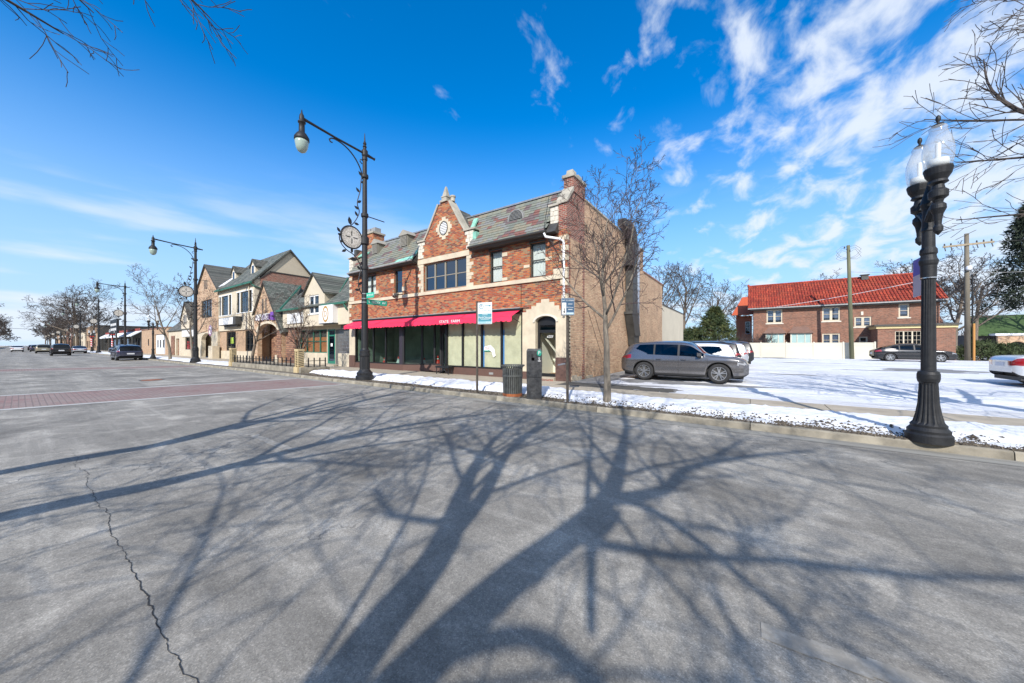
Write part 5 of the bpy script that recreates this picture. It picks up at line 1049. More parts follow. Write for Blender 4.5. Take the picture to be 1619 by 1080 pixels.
def make_davit():
    t = thing('street_lamp', None, 'street lamp')
    I = M['black_pole']
    MB().lathe([(0.36, 0), (0.36, 0.16), (0.31, 0.20), (0.32, 0.30), (0.26, 0.36), (0.215, 0.42), (0.205, 0.46), (0.20, 1.0), (0.22, 1.02), (0.22, 1.10), (0.20, 1.12), (0.205, 1.24), (0.16, 1.28), (0.145, 1.34)], 32, flute=0.10, nf=16, fz=(0.46, 1.0)).build('base', I, t, smooth=False)
    MB().lathe([(0.14, 1.34), (0.085, 9.35), (0.11, 9.36), (0.11, 9.46), (0.09, 9.48), (0.12, 9.55), (0.125, 9.75), (0.07, 9.82), (0.06, 9.88), (0.085, 9.92), (0.05, 10.0), (0.075, 10.06), (0.03, 10.16), (0.012, 10.5)], 18).build('pole', I, t, smooth=False)
    for z in (7.0, 4.76, 8.66): MB().lathe([(0.135, z-0.08), (0.15, z-0.05), (0.15, z+0.05), (0.135, z+0.08)], 16).build('collar', I, t)
    MB().lathe([(0.15, 5.75), (0.17, 5.78), (0.17, 6.05), (0.15, 6.08)], 16).build('collar', I, t)
    MB().tube([(0, 0.1, 9.62), (0, 0.42, 9.60), (0, 0.46, 9.60)], [0.07, 0.045, 0.065], 10).build('arm_end', I, t)
    MB().tube([(0, -0.05, 9.64), (0, -1.3, 9.70), (0, -2.25, 9.78), (0, -2.5, 9.80)], [0.045, 0.042, 0.05, 0.06], 10).build('arm', I, t)
    pts = []
    for k in range(13): a = k/12; pts.append((0, -0.10-1.20*a**1.6, 8.55+1.08*math.sin(a*math.pi/2)))
    pts += [(0, -1.42, 9.60), (0, -1.50, 9.52), (0, -1.46, 9.44), (0, -1.38, 9.45)]
    MB().tube(pts, 0.026, 8).build('arm_brace', I, t)
    MB().tube([(0, -0.12, 9.15), (0, -0.22, 9.22), (0, -0.20, 9.32), (0, -0.10, 9.30)], 0.02, 6).build('scroll', I, t)
    c = (0, -2.5, 0)
    h = MB().lathe([(0.015, 10.1), (0.03, 9.98), (0.075, 9.90), (0.09, 9.78), (0.075, 9.70), (0.13, 9.66), (0.13, 9.62), (0.095, 9.60), (0.10, 9.28), (0.16, 9.22), (0.245, 9.08), (0.25, 8.98), (0.23, 8.96)], 20, c).build('lamp_head', I, t, smooth=True)
    MB().lathe([(0.225, 8.97), (0.225, 8.88), (0.19, 8.70), (0.13, 8.58), (0.05, 8.53), (0.01, 8.52)], 20, c).build('lamp_bowl', M['lamp_bowl'], h, smooth=True)
    vs_ = []
    for k in range(len(VINE)-1):
        p0, p1, p2, p3 = (Vector(VINE[max(0, min(len(VINE)-1, k+q))]) for q in (-1, 0, 1, 2))
        for s in range(4): u = s/4; vs_.append(0.5*((2*p1)+(p2-p0)*u+(2*p0-5*p1+4*p2-p3)*u*u+(3*p1-p0-3*p2+p3)*u**3))
    vine = MB().tube([(0, v.x, v.y) for v in vs_]+[(0, VINE[-1][0], VINE[-1][1])], 0.020, 6).build('vine', I, t)
    leaves = [(2, 1), (5, -1), (9, 1), (12, -1), (15, 1), (18, 1), (21, -1), (23, 1.5), (26, -1), (30, 1), (36, -1), (40, 1), (43, -1), (47, 1.5), (50, -1), (53, 1), (56, -1), (60, -1), (62, 1)]
    for k, sgn in leaves:
        v = vs_[min(k, len(vs_)-2)]; d = (vs_[min(k+1, len(vs_)-1)]-vs_[k]).normalized(); nn = Vector((-d.y, d.x))*(-1 if sgn > 0 else 1); L_ = 0.24*abs(sgn); e = (nn*0.8-d*0.5).normalized(); w = Vector((-e.y, e.x))
        out = [v+e*0.02, v+e*L_*0.3+w*L_*0.20, v+e*L_*0.62+w*L_*0.22, v+e*L_, v+e*L_*0.62-w*L_*0.22, v+e*L_*0.3-w*L_*0.20]
        MB().prism([(-0.008, q.x, q.y) for q in out], [(0.008, q.x, q.y) for q in out]).build('leaf', I, vine)
    my, mz = -0.59, 5.92
    rim = MB()
    rim.tube([(0, my+0.45*math.cos(R(a)), mz+0.45*math.sin(R(a))) for a in range(0, 361, 12)], 0.035, 8, cap=False); rim.tube([(0, my+0.44, mz), (0, -0.1, mz)], 0.05, 8); rim.tube([(0, my-0.44, mz), (0, my-0.55, mz)], 0.04, 8)
    rm = rim.build('medallion', I, t)
    MB().prism([(-0.018, my+0.43*math.cos(R(a)), mz+0.43*math.sin(R(a))) for a in range(0, 360, 12)], [(0.018, my+0.43*math.cos(R(a)), mz+0.43*math.sin(R(a))) for a in range(0, 360, 12)]).build('face', M['medallion_face'], rm)
    for sx in (-1, 1):
        b = MB()
        for a in (0, 90, 180, 270):
            q = lambda r, w: (sx*0.022, my+r*math.cos(R(a+w)), mz+r*math.sin(R(a+w)))
            b.poly([q(0.02, 0), q(0.10, -12), q(0.19, 10), q(0.29, 0), q(0.21, -8), q(0.12, 14)])
        b.build('compass_leaf', M['dark_metal'], rm, norm=False)
    for z, L_ in ((7.0, 0.95), (4.76, 0.95)): MB().tube([(0, 0.1, z), (0, L_, z)], 0.022, 6).build('banner_rod', I, t)
    return t
dav = make_davit(); G1 = 'tall street lamps along the kerb'
DAV = [((-13.5, 8.42, 0.12), 'tall black street lamp with vine ornament before the brick corner shop'), ((-38.4, 8.5, 0.12), 'tall black vine lamp standing before the stone gabled shop'), ((-72, 8.5, 0.12), 'tall black vine lamp beyond the parked dark blue wagon')]
for k in range(7): DAV.append(((-100-k*33, 8.5 if k % 2 == 0 else 8.45, 0.12), 'tall black street lamp far along the street, small in the distance'))
for i, (p, l) in enumerate(DAV):
    o = dav if i == 0 else copy_tree(dav); o.location = p; o['label'] = l; o['group'] = G1 if i < 3 else 'distant tall street lamps'
# green street name plates on the corner lamp
sp = thing('street_name_sign', 'pair of green street name plates clamped to the corner lamp post', 'street sign', (-13.5, 8.42, 3.6))
for z in (3.40, 3.56, 3.76): MB().lathe([(0.132, z), (0.132, z+0.03)], 14, (-13.5, 8.42, 0)).build('clamp', M['galv'], sp)
a1 = R(0); d1 = Vector((math.cos(a1), math.sin(a1), 0)); n1 = Vector((d1.y, -d1.x, 0)); p = Vector((-13.38, 8.42, 0))
def plate(d, L0, L1, z0, z1, nn, m):
    b = MB(); A, B = p+d*L0, p+d*L1; b.prism([(A+nn*0.008).to_tuple()[:2]+(z0,), (B+nn*0.008).to_tuple()[:2]+(z0,), (B+nn*0.008).to_tuple()[:2]+(z1,), (A+nn*0.008).to_tuple()[:2]+(z1,)], [(A-nn*0.008).to_tuple()[:2]+(z0,), (B-nn*0.008).to_tuple()[:2]+(z0,), (B-nn*0.008).to_tuple()[:2]+(z1,), (A-nn*0.008).to_tuple()[:2]+(z1,)]); return b.build('plate', m, sp)
plate(d1, 0.02, 0.55, 3.58, 3.80, n1, mat('sign_mint', (0.03, 0.42, 0.28), 0.5)); c = p+d1*0.29+n1*0.012; text(sp, 'W 95TH ST', 0.11, M['white'], (c.x, c.y, 3.69), rz=a1, ext=0.002, sx=0.85)
a2 = R(88); d2 = Vector((math.cos(a2), math.sin(a2), 0)); n2 = Vector((d2.y, -d2.x, 0)); plate(d2, 0.02, 0.98, 3.33, 3.55, n2, M['sign_green']); c = p+d2*0.50+n2*0.012; text(sp, 'S  SEELEY  AV', 0.145, M['white'], (c.x, c.y, 3.44), rz=a2, ext=0.002, sx=0.95)

# ---------------------------------------------------------------- twin globe lamps
def make_twin():
    t = thing('globe_lamp', None, 'street lamp'); I = M['black_pole']
    MB().lathe([(0.2482, 0), (0.2482, 0.12), (0.2244, 0.15), (0.2278, 0.19), (0.1904, 0.24), (0.1938, 0.275), (0.1666, 0.32), (0.1394, 0.44), (0.1156, 0.62), (0.102, 0.92), (0.0986, 0.95), (0.1122, 0.97), (0.121, 1.02), (0.121, 1.09), (0.1102, 1.13), (0.08296, 1.15)], 48, flute=0.12, nf=16, fz=(0.32, 0.93)).build('base', I, t, smooth=False)
    MB().lathe([(0.08024, 1.15), (0.0748, 2.62), (0.08296, 2.64), (0.08704, 2.85)], 48, flute=0.13, nf=16, fz=(1.16, 2.62)).build('shaft', I, t, smooth=False)
    MB().lathe([(0.08704, 2.85), (0.0986, 2.88), (0.1034, 2.93), (0.08704, 2.97), (0.08024, 3.02), (0.09384, 3.05), (0.09112, 3.11), (0.0714, 3.15), (0.068, 3.40), (0.0782, 3.42), (0.0714, 3.46), (0.0646, 3.75), (0.0884, 3.85), (0.0612, 3.98), (0.034, 4.08), (0.0102, 4.2)], 24).build('capital', I, t, smooth=False)
    a = MB()
    for s in (-1, 1): a.tube([(0, 0, 3.55), (0, s*0.16, 3.70), (0, s*0.33, 3.80)], [0.06, 0.055, 0.05], 10); a.tube([(0, 0, 3.92), (0, s*0.2, 3.98), (0, s*0.33, 3.95)], [0.022, 0.02, 0.022], 8)
    a.build('bracket', I, t)
    for s in (-1, 1):
        c = (0, s*0.33, 0)
        h = MB().lathe([(0.0068, 3.26), (0.0476, 3.32), (0.051, 3.38), (0.034, 3.42), (0.0374, 3.48), (0.051, 3.58), (0.0816, 3.66), (0.0782, 3.72), (0.0476, 3.76), (0.0578, 3.80), (0.0986, 3.84), (0.102, 3.93), (0.068, 3.97), (0.0578, 4.03), (0.102, 4.06), (0.0884, 4.10), (0.1292, 4.18), (0.1462, 4.27), (0.1394, 4.29)], 24, c).build('lamp_holder', I, t, smooth=False)
        MB().lathe([(0.12, 4.285), (0.146, 4.36), (0.160, 4.46), (0.162, 4.55), (0.154, 4.64), (0.130, 4.73), (0.100, 4.82), (0.088, 4.86), (0.094, 4.90), (0.080, 4.93), (0.04, 4.945)], 28, c, flute=0.02, nf=28, fz=(4.3, 4.7)).build('globe', M['globe_glass'], h, smooth=True)
        MB().lathe([(0.068, 4.945), (0.0408, 4.965), (0.0136, 4.985), (0.01496, 5.0), (0.02856, 5.04), (0.02448, 5.08), (0.0068, 5.105)], 12, c).build('finial', I, h, smooth=True)
        MB().lathe([(0.0136, 4.29), (0.0986, 4.30), (0.1122, 4.36), (0.102, 4.42), (0.0272, 4.43), (0.0306, 4.65), (0.0204, 4.68)], 14, c).build('lamp_core', mat('lamp_core', (0.80, 0.80, 0.76), 0.35), h, smooth=True)
    return t
tw = make_twin(); G2 = 'twin globe lamps on the pavement'
TW = [((2.25, 7.98, 0.12), 'black fluted twin globe lamp with a purple snow route plate'), ((-52.5, 8.2, 0.12), 'plain twin globe lamp beside the parked dark blue wagon'), ((-108, 11.0, 0.12), 'twin globe lamp with candy striped post and red bowed wreath'), ((-116, 8.9, 0.12), 'twin globe lamp with candy striped post and small red bow')]
for k in range(7): TW.append(((-140-k*16, 8.6 if k % 2 else 11.0, 0.12), 'twin globe lamp far along the street, tiny in the distance'))
for i, (p, l) in enumerate(TW):
    o = tw if i == 0 else copy_tree(tw); o.location = p; o['label'] = l; o['group'] = G2 if i < 4 else 'distant twin globe lamps'; o.scale = (1, 1, 0.946)
    if i in (2, 3):
        b = MB(); b.cur = 0
        for k in range(48):
            z0 = 1.2+k*0.04
            for q in range(12):
                a0, a1 = R(q*30), R(q*30+30); b.cur = 1 if (q+k) % 12 < 5 else 0
                b.poly([(0.125*math.cos(a0), 0.125*math.sin(a0), z0), (0.125*math.cos(a1), 0.125*math.sin(a1), z0), (0.125*math.cos(a1), 0.125*math.sin(a1), z0+0.04), (0.125*math.cos(a0), 0.125*math.sin(a0), z0+0.04)])
        o.location = (0, 0, 0); b.build('candy_wrap', [M['red_paint'], M['white']], o, norm=False); o.location = p
        w = thing('wreath', 'round green wreath with red bow hung on a striped twin globe lamp' if i == 2 else 'small red bow tied to a striped twin globe lamp', 'wreath', p)
        if i == 2:
            b = MB(); rr = random.Random(4)
            for k in range(420):
                a = rr.uniform(0, 6.283); r0 = 0.52+rr.gauss(0, 0.05); c = Vector((p[0]+0.30+rr.gauss(0, 0.05), p[1]+r0*math.cos(a), p[2]+3.15+r0*math.sin(a))); d = Vector((rr.uniform(-1, 1), rr.uniform(-1, 1), rr.uniform(-1, 1)))*0.09; e = Vector((rr.uniform(-1, 1), rr.uniform(-1, 1), rr.uniform(-1, 1)))*0.03
                b.poly([c-d, c+e, c+d])
            b.build('greenery', mat('wreath_green', (0.02, 0.055, 0.02), 0.8), w, norm=False)
        z = 3.62 if i == 2 else 3.3
        for s in (-1, 1): MB().prism([(p[0]+0.36, p[1], p[2]+z), (p[0]+0.36, p[1]+s*0.25, p[2]+z+0.16), (p[0]+0.36, p[1]+s*0.25, p[2]+z-0.14)], [(p[0]+0.42, p[1], p[2]+z), (p[0]+0.42, p[1]+s*0.25, p[2]+z+0.16), (p[0]+0.42, p[1]+s*0.25, p[2]+z-0.14)]).build('bow_loop', M['red_paint'], w)
# snow route plate on the near lamp, facing east, held by two steel straps
sn = thing('route_plate', 'purple and white snow route plate strapped to the near twin globe lamp', 'sign', (2.25, 7.98, 2.4))
for z in (2.62, 2.88): MB().lathe([(0.088, z), (0.088, z+0.014)], 24, (2.25, 7.98, 0)).build('strap', mat('steel_band', (0.7, 0.7, 0.7), 0.25, metal=1.0), sn)
MB().box(2.20, 2.21, 8.07, 8.40, 2.72, 2.98).build('plate_top', M['sign_purple'], sn); MB().box(2.20, 2.21, 8.07, 8.40, 2.38, 2.718).build('plate_bottom', mat('plate_faded', (0.52, 0.42, 0.46), 0.6), sn)
b = MB()
for a in range(0, 180, 60):
    d = Vector((0, math.cos(R(a)), math.sin(R(a)))); e = Vector((0, -d.z, d.y)); c = Vector((2.216, 8.24, 2.85)); b.poly([c-d*0.09-e*0.008, c+d*0.09-e*0.008, c+d*0.09+e*0.008, c-d*0.09+e*0.008])
b.build('snowflake', M['white'], sn, norm=False)
for k in range(4): MB().box(2.211, 2.214, 8.10, 8.37, 2.43+k*0.07, 2.47+k*0.07).build('lettering', mat('faded_print', (0.36, 0.22, 0.34), 0.7), sn)

# ---------------------------------------------------------------- parking signs, pay box, litter bin
def post(t, x, y, h):
    MB().prism([(x-0.03, y-0.015, 0.05), (x+0.03, y-0.015, 0.05), (x+0.03, y+0.02, 0.05), (x-0.03, y+0.02, 0.05)], [(x-0.03, y-0.015, h), (x+0.03, y-0.015, h), (x+0.03, y+0.02, h), (x-0.03, y+0.02, h)]).build('post', mat('post_brown', (0.07, 0.058, 0.045), 0.7, var=0.5, vs=6), t)
x, y = -6.93, 8.08
t = thing('parking_sign', 'white and teal pay parking sign on a thin brown post near the litter bin', 'sign', (x, y, 0.12)); post(t, x, y, 2.95)
rz = R(18); ux, uy = math.cos(rz), math.sin(rz); nx_, ny_ = uy, -ux
def rot_box(w0, w1, z0, z1, off, th, m, nm, X=None, Y=None, rz_=None):
    X = x if X is None else X; Y = y if Y is None else Y; a = rz if rz_ is None else rz_; ux, uy = math.cos(a), math.sin(a); nx_, ny_ = uy, -ux
    q = lambda w, o: (X+ux*w+nx_*o, Y+uy*w+ny_*o)
    A = [q(w0, off), q(w1, off), q(w1, off+th), q(w0, off+th)]; return MB().prism([(*p, z0) for p in A], [(*p, z1) for p in A]).build(nm, m, t)
rot_box(0.035, 0.50, 2.24, 2.90, 0.022, 0.006, M['sign_white'], 'plate'); rot_box(0.05, 0.485, 2.255, 2.56, 0.028, 0.003, M['sign_teal'], 'panel'); rot_box(0.05, 0.485, 2.265, 2.32, 0.031, 0.002, mat('teal_pale', (0.28, 0.48, 0.52), 0.5), 'panel')
def on(w, z, off=0.033, X=None, Y=None, a=None): 
    X = x if X is None else X; Y = y if Y is None else Y; a = rz if a is None else a; return (X+math.cos(a)*w+math.sin(a)*off, Y+math.sin(a)*w-math.cos(a)*off, z)
b = MB(); c = Vector(on(0.15, 2.78)); ud = Vector((ux, uy, 0))
for i in range(24):
    f = lambda r, a: c+ud*(r*math.cos(a))+Vector((0, 0, r*math.sin(a))); a0, a1 = R(i*15), R(i*15+15); b.poly([f(0.06, a0), f(0.06, a1), f(0.078, a1), f(0.078, a0)])
b.build('ring', M['sign_teal'], t, norm=False); text(t, 'P', 0.12, M['sign_navy'], on(0.15, 2.78), rz=rz, ext=0.001)
rot_box(0.27, 0.42, 2.79, 2.81, 0.029, 0.003, M['sign_teal'], 'arrow'); b = MB(); b.poly([on(0.41, 2.835), on(0.47, 2.80), on(0.41, 2.765)]); b.build('arrow', M['sign_teal'], t, norm=False)
text(t, 'PAY AT PAY BOX', 0.052, M['sign_teal'], on(0.265, 2.645), rz=rz, ext=0.001); text(t, 'ParkChicago', 0.085, M['sign_white'], on(0.28, 2.44, 0.034), rz=rz, ext=0.001); text(t, '299 501', 0.05, M['sign_white'], on(0.38, 2.292, 0.035), rz=rz, ext=0.001)
for z0, z1, w0, w1 in ((2.385, 2.395, 0.14, 0.40), (2.52, 2.53, 0.18, 0.36)): rot_box(w0, w1, z0, z1, 0.031, 0.002, M['sign_white'], 'lettering')
x, y, rz = -3.86, 8.05, R(33); ux, uy = math.cos(rz), math.sin(rz)
t = thing('parking_sign', 'navy boxed pay to park sign on a post before the brick side wall', 'sign', (x, y, 0.12)); post(t, x, y, 2.75)
rot_box(-0.16, 0.17, 2.36, 2.80, -0.06, 0.12, M['galv'], 'box'); rot_box(-0.15, 0.16, 2.37, 2.79, 0.0605, 0.004, M['sign_navy'], 'face'); rot_box(-0.14, -0.04, 2.38, 2.68, 0.065, 0.003, M['sign_white'], 'panel'); rot_box(-0.03, 0.15, 2.38, 2.43, 0.065, 0.003, mat('pale_blue', (0.4, 0.52, 0.6), 0.5), 'panel')
text(t, 'PAY TO PARK', 0.05, M['sign_white'], on(0.005, 2.735, 0.068), rz=rz, ext=0.001); text(t, 'ParkChicago', 0.036, M['sign_white'], on(0.06, 2.56, 0.068), rz=rz, ext=0.001); text(t, 'P', 0.07, M['sign_teal'], on(-0.09, 2.60, 0.070), rz=rz, ext=0.001)
b = MB(); b.poly([on(-0.12, 2.46, 0.07), on(-0.06, 2.46, 0.07), on(-0.09, 2.40, 0.07)]); b.build('arrow', M['black_frame'], t, norm=False); rot_box(-0.10, -0.08, 2.46, 2.54, 0.068, 0.002, M['black_frame'], 'arrow')
for z in (2.64, 2.50): rot_box(0.01, 0.12, z, z+0.012, 0.065, 0.003, M['sign_white'], 'lettering')
MB().tube([(x-0.03, y-0.06, 1.12), (x-0.22, y-0.10, 1.08)], 0.02, 6).build('bracket', M['galv'], t)

# pay box
x, y, rz = -4.88, 8.10, R(28)
t = thing('pay_box', 'black weathered parking pay box with green round P mark beside the litter bin', 'pay box', (x, y, 0.1))
q = lambda w, d: (x+math.cos(rz)*w-math.sin(rz)*d, y+math.sin(rz)*w+math.cos(rz)*d)
def rb(w0, w1, d0, d1, z0, z1, nm, m, top=0.0):
    A = [q(w0, d0), q(w1, d0), q(w1, d1), q(w0, d1)]; B = [q(w0+top, d0+top), q(w1-top, d0+top), q(w1-top, d1-top), q(w0+top, d1-top)]
    return MB().prism([(*p, z0) for p in A], [(*p, z1) for p in B]).build(nm, m, t)
pm = mat('paybox_black', (0.035, 0.036, 0.038), 0.55, var=0.6, vs=14, bump=0.3, bs=40)
o = rb(-0.20, 0.20, -0.16, 0.16, 0.1, 0.72, 'lower_case', pm); o = rb(-0.205, 0.205, -0.165, 0.165, 0.735, 1.44, 'upper_case', pm); rb(-0.205, 0.205, -0.165, 0.165, 1.44, 1.50, 'lid', pm, 0.03); rb(-0.19, 0.19, -0.15, 0.15, 0.72, 0.735, 'seam', M['black_frame'])
rb(-0.08, -0.02, -0.178, -0.166, 1.28, 1.36, 'card_slot', M['black_frame']); rb(-0.07, 0.01, -0.172, -0.166, 1.18, 1.26, 'screen', M['dark_glass'])
c = Vector((*q(0.14, -0.170), 1.38)); ud = Vector((math.cos(rz), math.sin(rz), 0)); b = MB(); b2 = MB()
b.poly([c+ud*(0.062*math.cos(R(a)))+Vector((0, 0, 0.085*math.sin(R(a)))) for a in range(0, 360, 15)]); b.build('p_mark', M['sign_green'], t, norm=False)
nb = Vector((math.sin(rz), -math.cos(rz), 0)); cc = c+nb*0.004; text(t, 'P', 0.13, M['white'], cc, rz=rz, ext=0.001)
for k, (w, h) in enumerate(((0.045, 0.015), (0.02, 0.018), (0.075, 0.016))): rb(0.14-w/2, 0.14+w/2, -0.169, -0.166, 1.24-k*0.04, 1.24-k*0.04+h, 'lettering', M['white'])

# slatted litter bin
x, y = -5.68, 8.20; t = thing('litter_bin', 'grey slatted steel litter bin with rusty foot beside the pay box', 'litter bin', (x, y, 0.11)); bm_ = mat('bin_grey', (0.075, 0.08, 0.076), 0.55, var=0.35, vs=7)
ns = 30
for i in range(ns):
    a = 2*math.pi*i/ns; ca, sa = math.cos(a), math.sin(a); b = MB(); prof = [(0.275, 0.10), (0.285, 0.5), (0.295, 0.83), (0.345, 0.90)]
    for (r0, z0), (r1, z1) in zip(prof, prof[1:]):
        w = 0.020; P = []
        for rr_, zz in ((r0, z0), (r1, z1)):
            for o_ in (0, 0.008):
                for s in (-w, w): P.append((x+(rr_-o_)*ca-s*sa, y+(rr_-o_)*sa+s*ca, 0.11+zz))
        b.prism([P[0], P[1], P[3], P[2]], [P[4], P[5], P[7], P[6]])
    b.build('slat', bm_, t)
def hoop(r0, z0, z1, nm, m, th=0.012):
    b = MB(); n = 40
    for i in range(n):
        a0, a1 = 2*math.pi*i/n, 2*math.pi*(i+1)/n; f = lambda r, a, z: (x+r*math.cos(a), y+r*math.sin(a), 0.11+z)
        b.prism([f(r0, a0, z0), f(r0, a1, z0), f(r0-th, a1, z0), f(r0-th, a0, z0)], [f(r0, a0, z1), f(r0, a1, z1), f(r0-th, a1, z1), f(r0-th, a0, z1)])
    return b.build(nm, m, t)
hoop(0.300, 0.58, 0.63, 'band', bm_); hoop(0.356, 0.885, 0.915, 'rim', bm_); hoop(0.285, 0.0, 0.10, 'foot', M['rust'])
MB().lathe([(0.24, 0.03), (0.25, 0.78), (0.24, 0.80)], 20, (x, y, 0.11)).build('liner', M['black_frame'], t)

# ---------------------------------------------------------------- raised planter with iron railing and lattice posts
t = thing('planter', 'low concrete planter with iron railing and tan lattice posts before the cream shops', 'planter', (-25, 8.9, 0.1))
MB().box(-30.4, -19.55, 8.52, 8.70, 0.1, 0.40).box(-30.4, -30.2, 8.70, 9.9, 0.1, 0.40).box(-19.75, -19.55, 8.70, 9.9, 0.1, 0.40).box(-30.4, -19.55, 9.9, 10.05, 0.1, 0.36).build('planter_wall', M['kerb_concrete'], t)
MB().box(-30.2, -19.75, 8.70, 9.9, 0.1, 0.33).build('soil', M['soil'], t)
tan = mat('post_tan', (0.50, 0.395, 0.22), 0.85, var=0.15, vs=3)
for px_ in (-30.05, -20.0):
    ps_ = MB().box(px_-0.23, px_+0.23, 8.45, 8.85, 0.1, 0.42).box(px_-0.21, px_+0.21, 8.48, 8.82, 1.28, 1.38).box(px_-0.19, px_-0.13, 8.50, 8.80, 0.42, 1.28).box(px_+0.13, px_+0.19, 8.50, 8.80, 0.42, 1.28).build('post', tan, t)
    MB().box(px_-0.12, px_+0.12, 8.56, 8.76, 0.42, 1.28).build('post_core', M['room_dark'], ps_)
    for k in range(9): MB().prism([(px_-0.13, 8.50, 0.44+k*0.095), (px_+0.13, 8.50, 0.50+k*0.095), (px_+0.13, 8.55, 0.50+k*0.095), (px_-0.13, 8.55, 0.44+k*0.095)], [(px_-0.13, 8.50, 0.475+k*0.095), (px_+0.13, 8.50, 0.535+k*0.095), (px_+0.13, 8.55, 0.535+k*0.095), (px_-0.13, 8.55, 0.475+k*0.095)]).build('lattice_bar', tan, ps_)
    for k in range(9): MB().prism([(px_+0.191, 8.52, 0.44+k*0.095), (px_+0.191, 8.78, 0.50+k*0.095), (px_+0.196, 8.78, 0.50+k*0.095), (px_+0.196, 8.52, 0.44+k*0.095)], [(px_+0.191, 8.52, 0.475+k*0.095), (px_+0.191, 8.78, 0.535+k*0.095), (px_+0.196, 8.78, 0.535+k*0.095), (px_+0.196, 8.52, 0.475+k*0.095)]).build('lattice_bar', M['dark_metal'], ps_)
MB().box(-29.82, -20.2, 8.60, 8.625, 0.72, 0.75).box(-29.82, -20.2, 8.60, 8.625, 0.44, 0.465).box(-19.66, -19.635, 8.85, 9.9, 0.72, 0.75).box(-19.66, -19.635, 8.85, 9.9, 0.44, 0.465).build('rail', M['black_iron'], t)
bar = None
def picket(px_, py_):
    global bar
    if bar is None: bar = MB().box(-0.032, 0.032, -0.02, 0.02, 0.40, 0.84).prism([(-0.04, -0.03, 0.84), (0.04, -0.03, 0.84), (0.04, 0.03, 0.84), (-0.04, 0.03, 0.84)], [(-0.004, -0.004, 0.92), (0.004, -0.004, 0.92), (0.004, 0.004, 0.92), (-0.004, 0.004, 0.92)]).build('picket', M['black_iron'], None); o = bar
    else: o = bar.copy(); COL.objects.link(o)
    o.parent = t; o.location = (px_-t.location.x, py_-t.location.y, -t.location.z)
for k in range(18): picket(-29.6+k*0.54, 8.612)
for k in range(4): picket(-19.648, 8.95+k*0.30)
fill = MB()
for k in range(80): xx = -29.75+k*0.12; fill.box(xx-0.004, xx+0.004, 8.61, 8.618, 0.465, 0.72)
fill.build('mesh_infill', M['black_iron'], t)

# ---------------------------------------------------------------- lot: vinyl fence, utility poles, wires
t = thing('vinyl_fence', 'long cream vinyl privacy fence closing the back of the snowy lot', 'fence', (4, 50, 0.1)); fm_ = mat('vinyl', (0.55, 0.515, 0.42), 0.6, var=0.05, vs=0.6); pan = pst = None
for k in range(9):
    xx = -8.4+k*2.36
    if k < 8:
        if pan is None: pan = MB().box(0.07, 2.29, -0.02, 0.02, 0.12, 1.46).box(0.07, 2.29, -0.035, 0.035, 1.44, 1.50).box(0.07, 2.29, -0.02, 0.02, 1.50, 1.70).box(0.07, 2.29, -0.04, 0.04, 1.70, 1.76).box(0.07, 2.29, -0.03, 0.03, 0.06, 0.12).build('panel', fm_, None); o = pan
        else: o = pan.copy(); COL.objects.link(o)
        o.parent = t; o.location = (xx-4, 0, 0)
    if pst is None: pst = MB().box(-0.065, 0.065, -0.065, 0.065, -0.1, 1.80).prism([(-0.075, -0.075, 1.80), (0.075, -0.075, 1.80), (0.075, 0.075, 1.80), (-0.075, 0.075, 1.80)], [(-0.02, -0.02, 1.86), (0.02, -0.02, 1.86), (0.02, 0.02, 1.86), (-0.02, 0.02, 1.86)]).build('fence_post', fm_, None); o = pst
    else: o = pst.copy(); COL.objects.link(o)
    o.parent = t; o.location = (xx-4, 0, 0)
wood = mat('pole_wood', (0.135, 0.115, 0.085), 0.9, var=0.35, vs=4, streak=(1, 1, 0.12), bump=0.4, bs=30)
woodg = mat('pole_wood_green', (0.115, 0.115, 0.065), 0.9, var=0.35, vs=4, streak=(1, 1, 0.12), bump=0.4, bs=30)
t = thing('utility_pole', 'greenish wooden utility pole rising before the cream fence', 'utility pole', (8.6, 49.4, 0.1))
MB().tube([(8.68, 49.4, 0), (8.4, 49.4, 12.0)], [0.19, 0.135], 12).build('pole', woodg, t, smooth=True)
for s in (-1, 1):
    b = MB()
    for k in range(3): b.tube([(8.42, 49.4, 11.8-k*0.3), (8.42+s*0.5, 49.4, 11.95-k*0.2), (8.42+s*0.95, 49.4, 11.5-k*0.4), (8.42+s*0.6, 49.4, 10.9-k*0.2), (8.45, 49.4, 10.6)], 0.016, 4)
    b.build('cable_loop', M['dark_metal'], t)
for k in range(3): MB().lathe([(0.05, 0), (0.06, 0.1), (0.04, 0.2)], 8, (8.2-k*0.2+0.3, 49.3, 11.3+k*0.2)).build('insulator', M['dark_metal'], t)
t2 = thing('utility_pole', 'weathered grey utility pole with crossarm beside the yew hedge', 'utility pole', (16.8, 51, 0.1))
MB().tube([(16.82, 51, 0), (16.75, 51, 12.1)], [0.20, 0.14], 12).build('pole', wood, t2, smooth=True); MB().box(15.25, 18.3, 50.78, 50.90, 10.95, 11.12).build('crossarm', mat('arm_wood', (0.30, 0.245, 0.165), 0.9, var=0.3, vs=5), t2); MB().prism([(16.0, 50.8, 11.6), (16.1, 50.8, 11.6), (16.1, 50.9, 11.6), (16.0, 50.9, 11.6)], [(17.2, 50.8, 12.3), (17.3, 50.8, 12.3), (17.3, 50.9, 12.3), (17.2, 50.9, 12.3)]).build('brace', M['dark_metal'], t2)
for xx in (15.35, 15.75, 17.3, 17.7, 18.15): MB().lathe([(0.03, 0), (0.06, 0.05), (0.05, 0.18), (0.02, 0.22)], 8, (xx, 50.84, 11.12)).tube([(xx, 50.8, 10.95), (xx+0.05, 50.75, 10.6)], 0.04, 5).build('insulator', M['dark_metal'], t2)
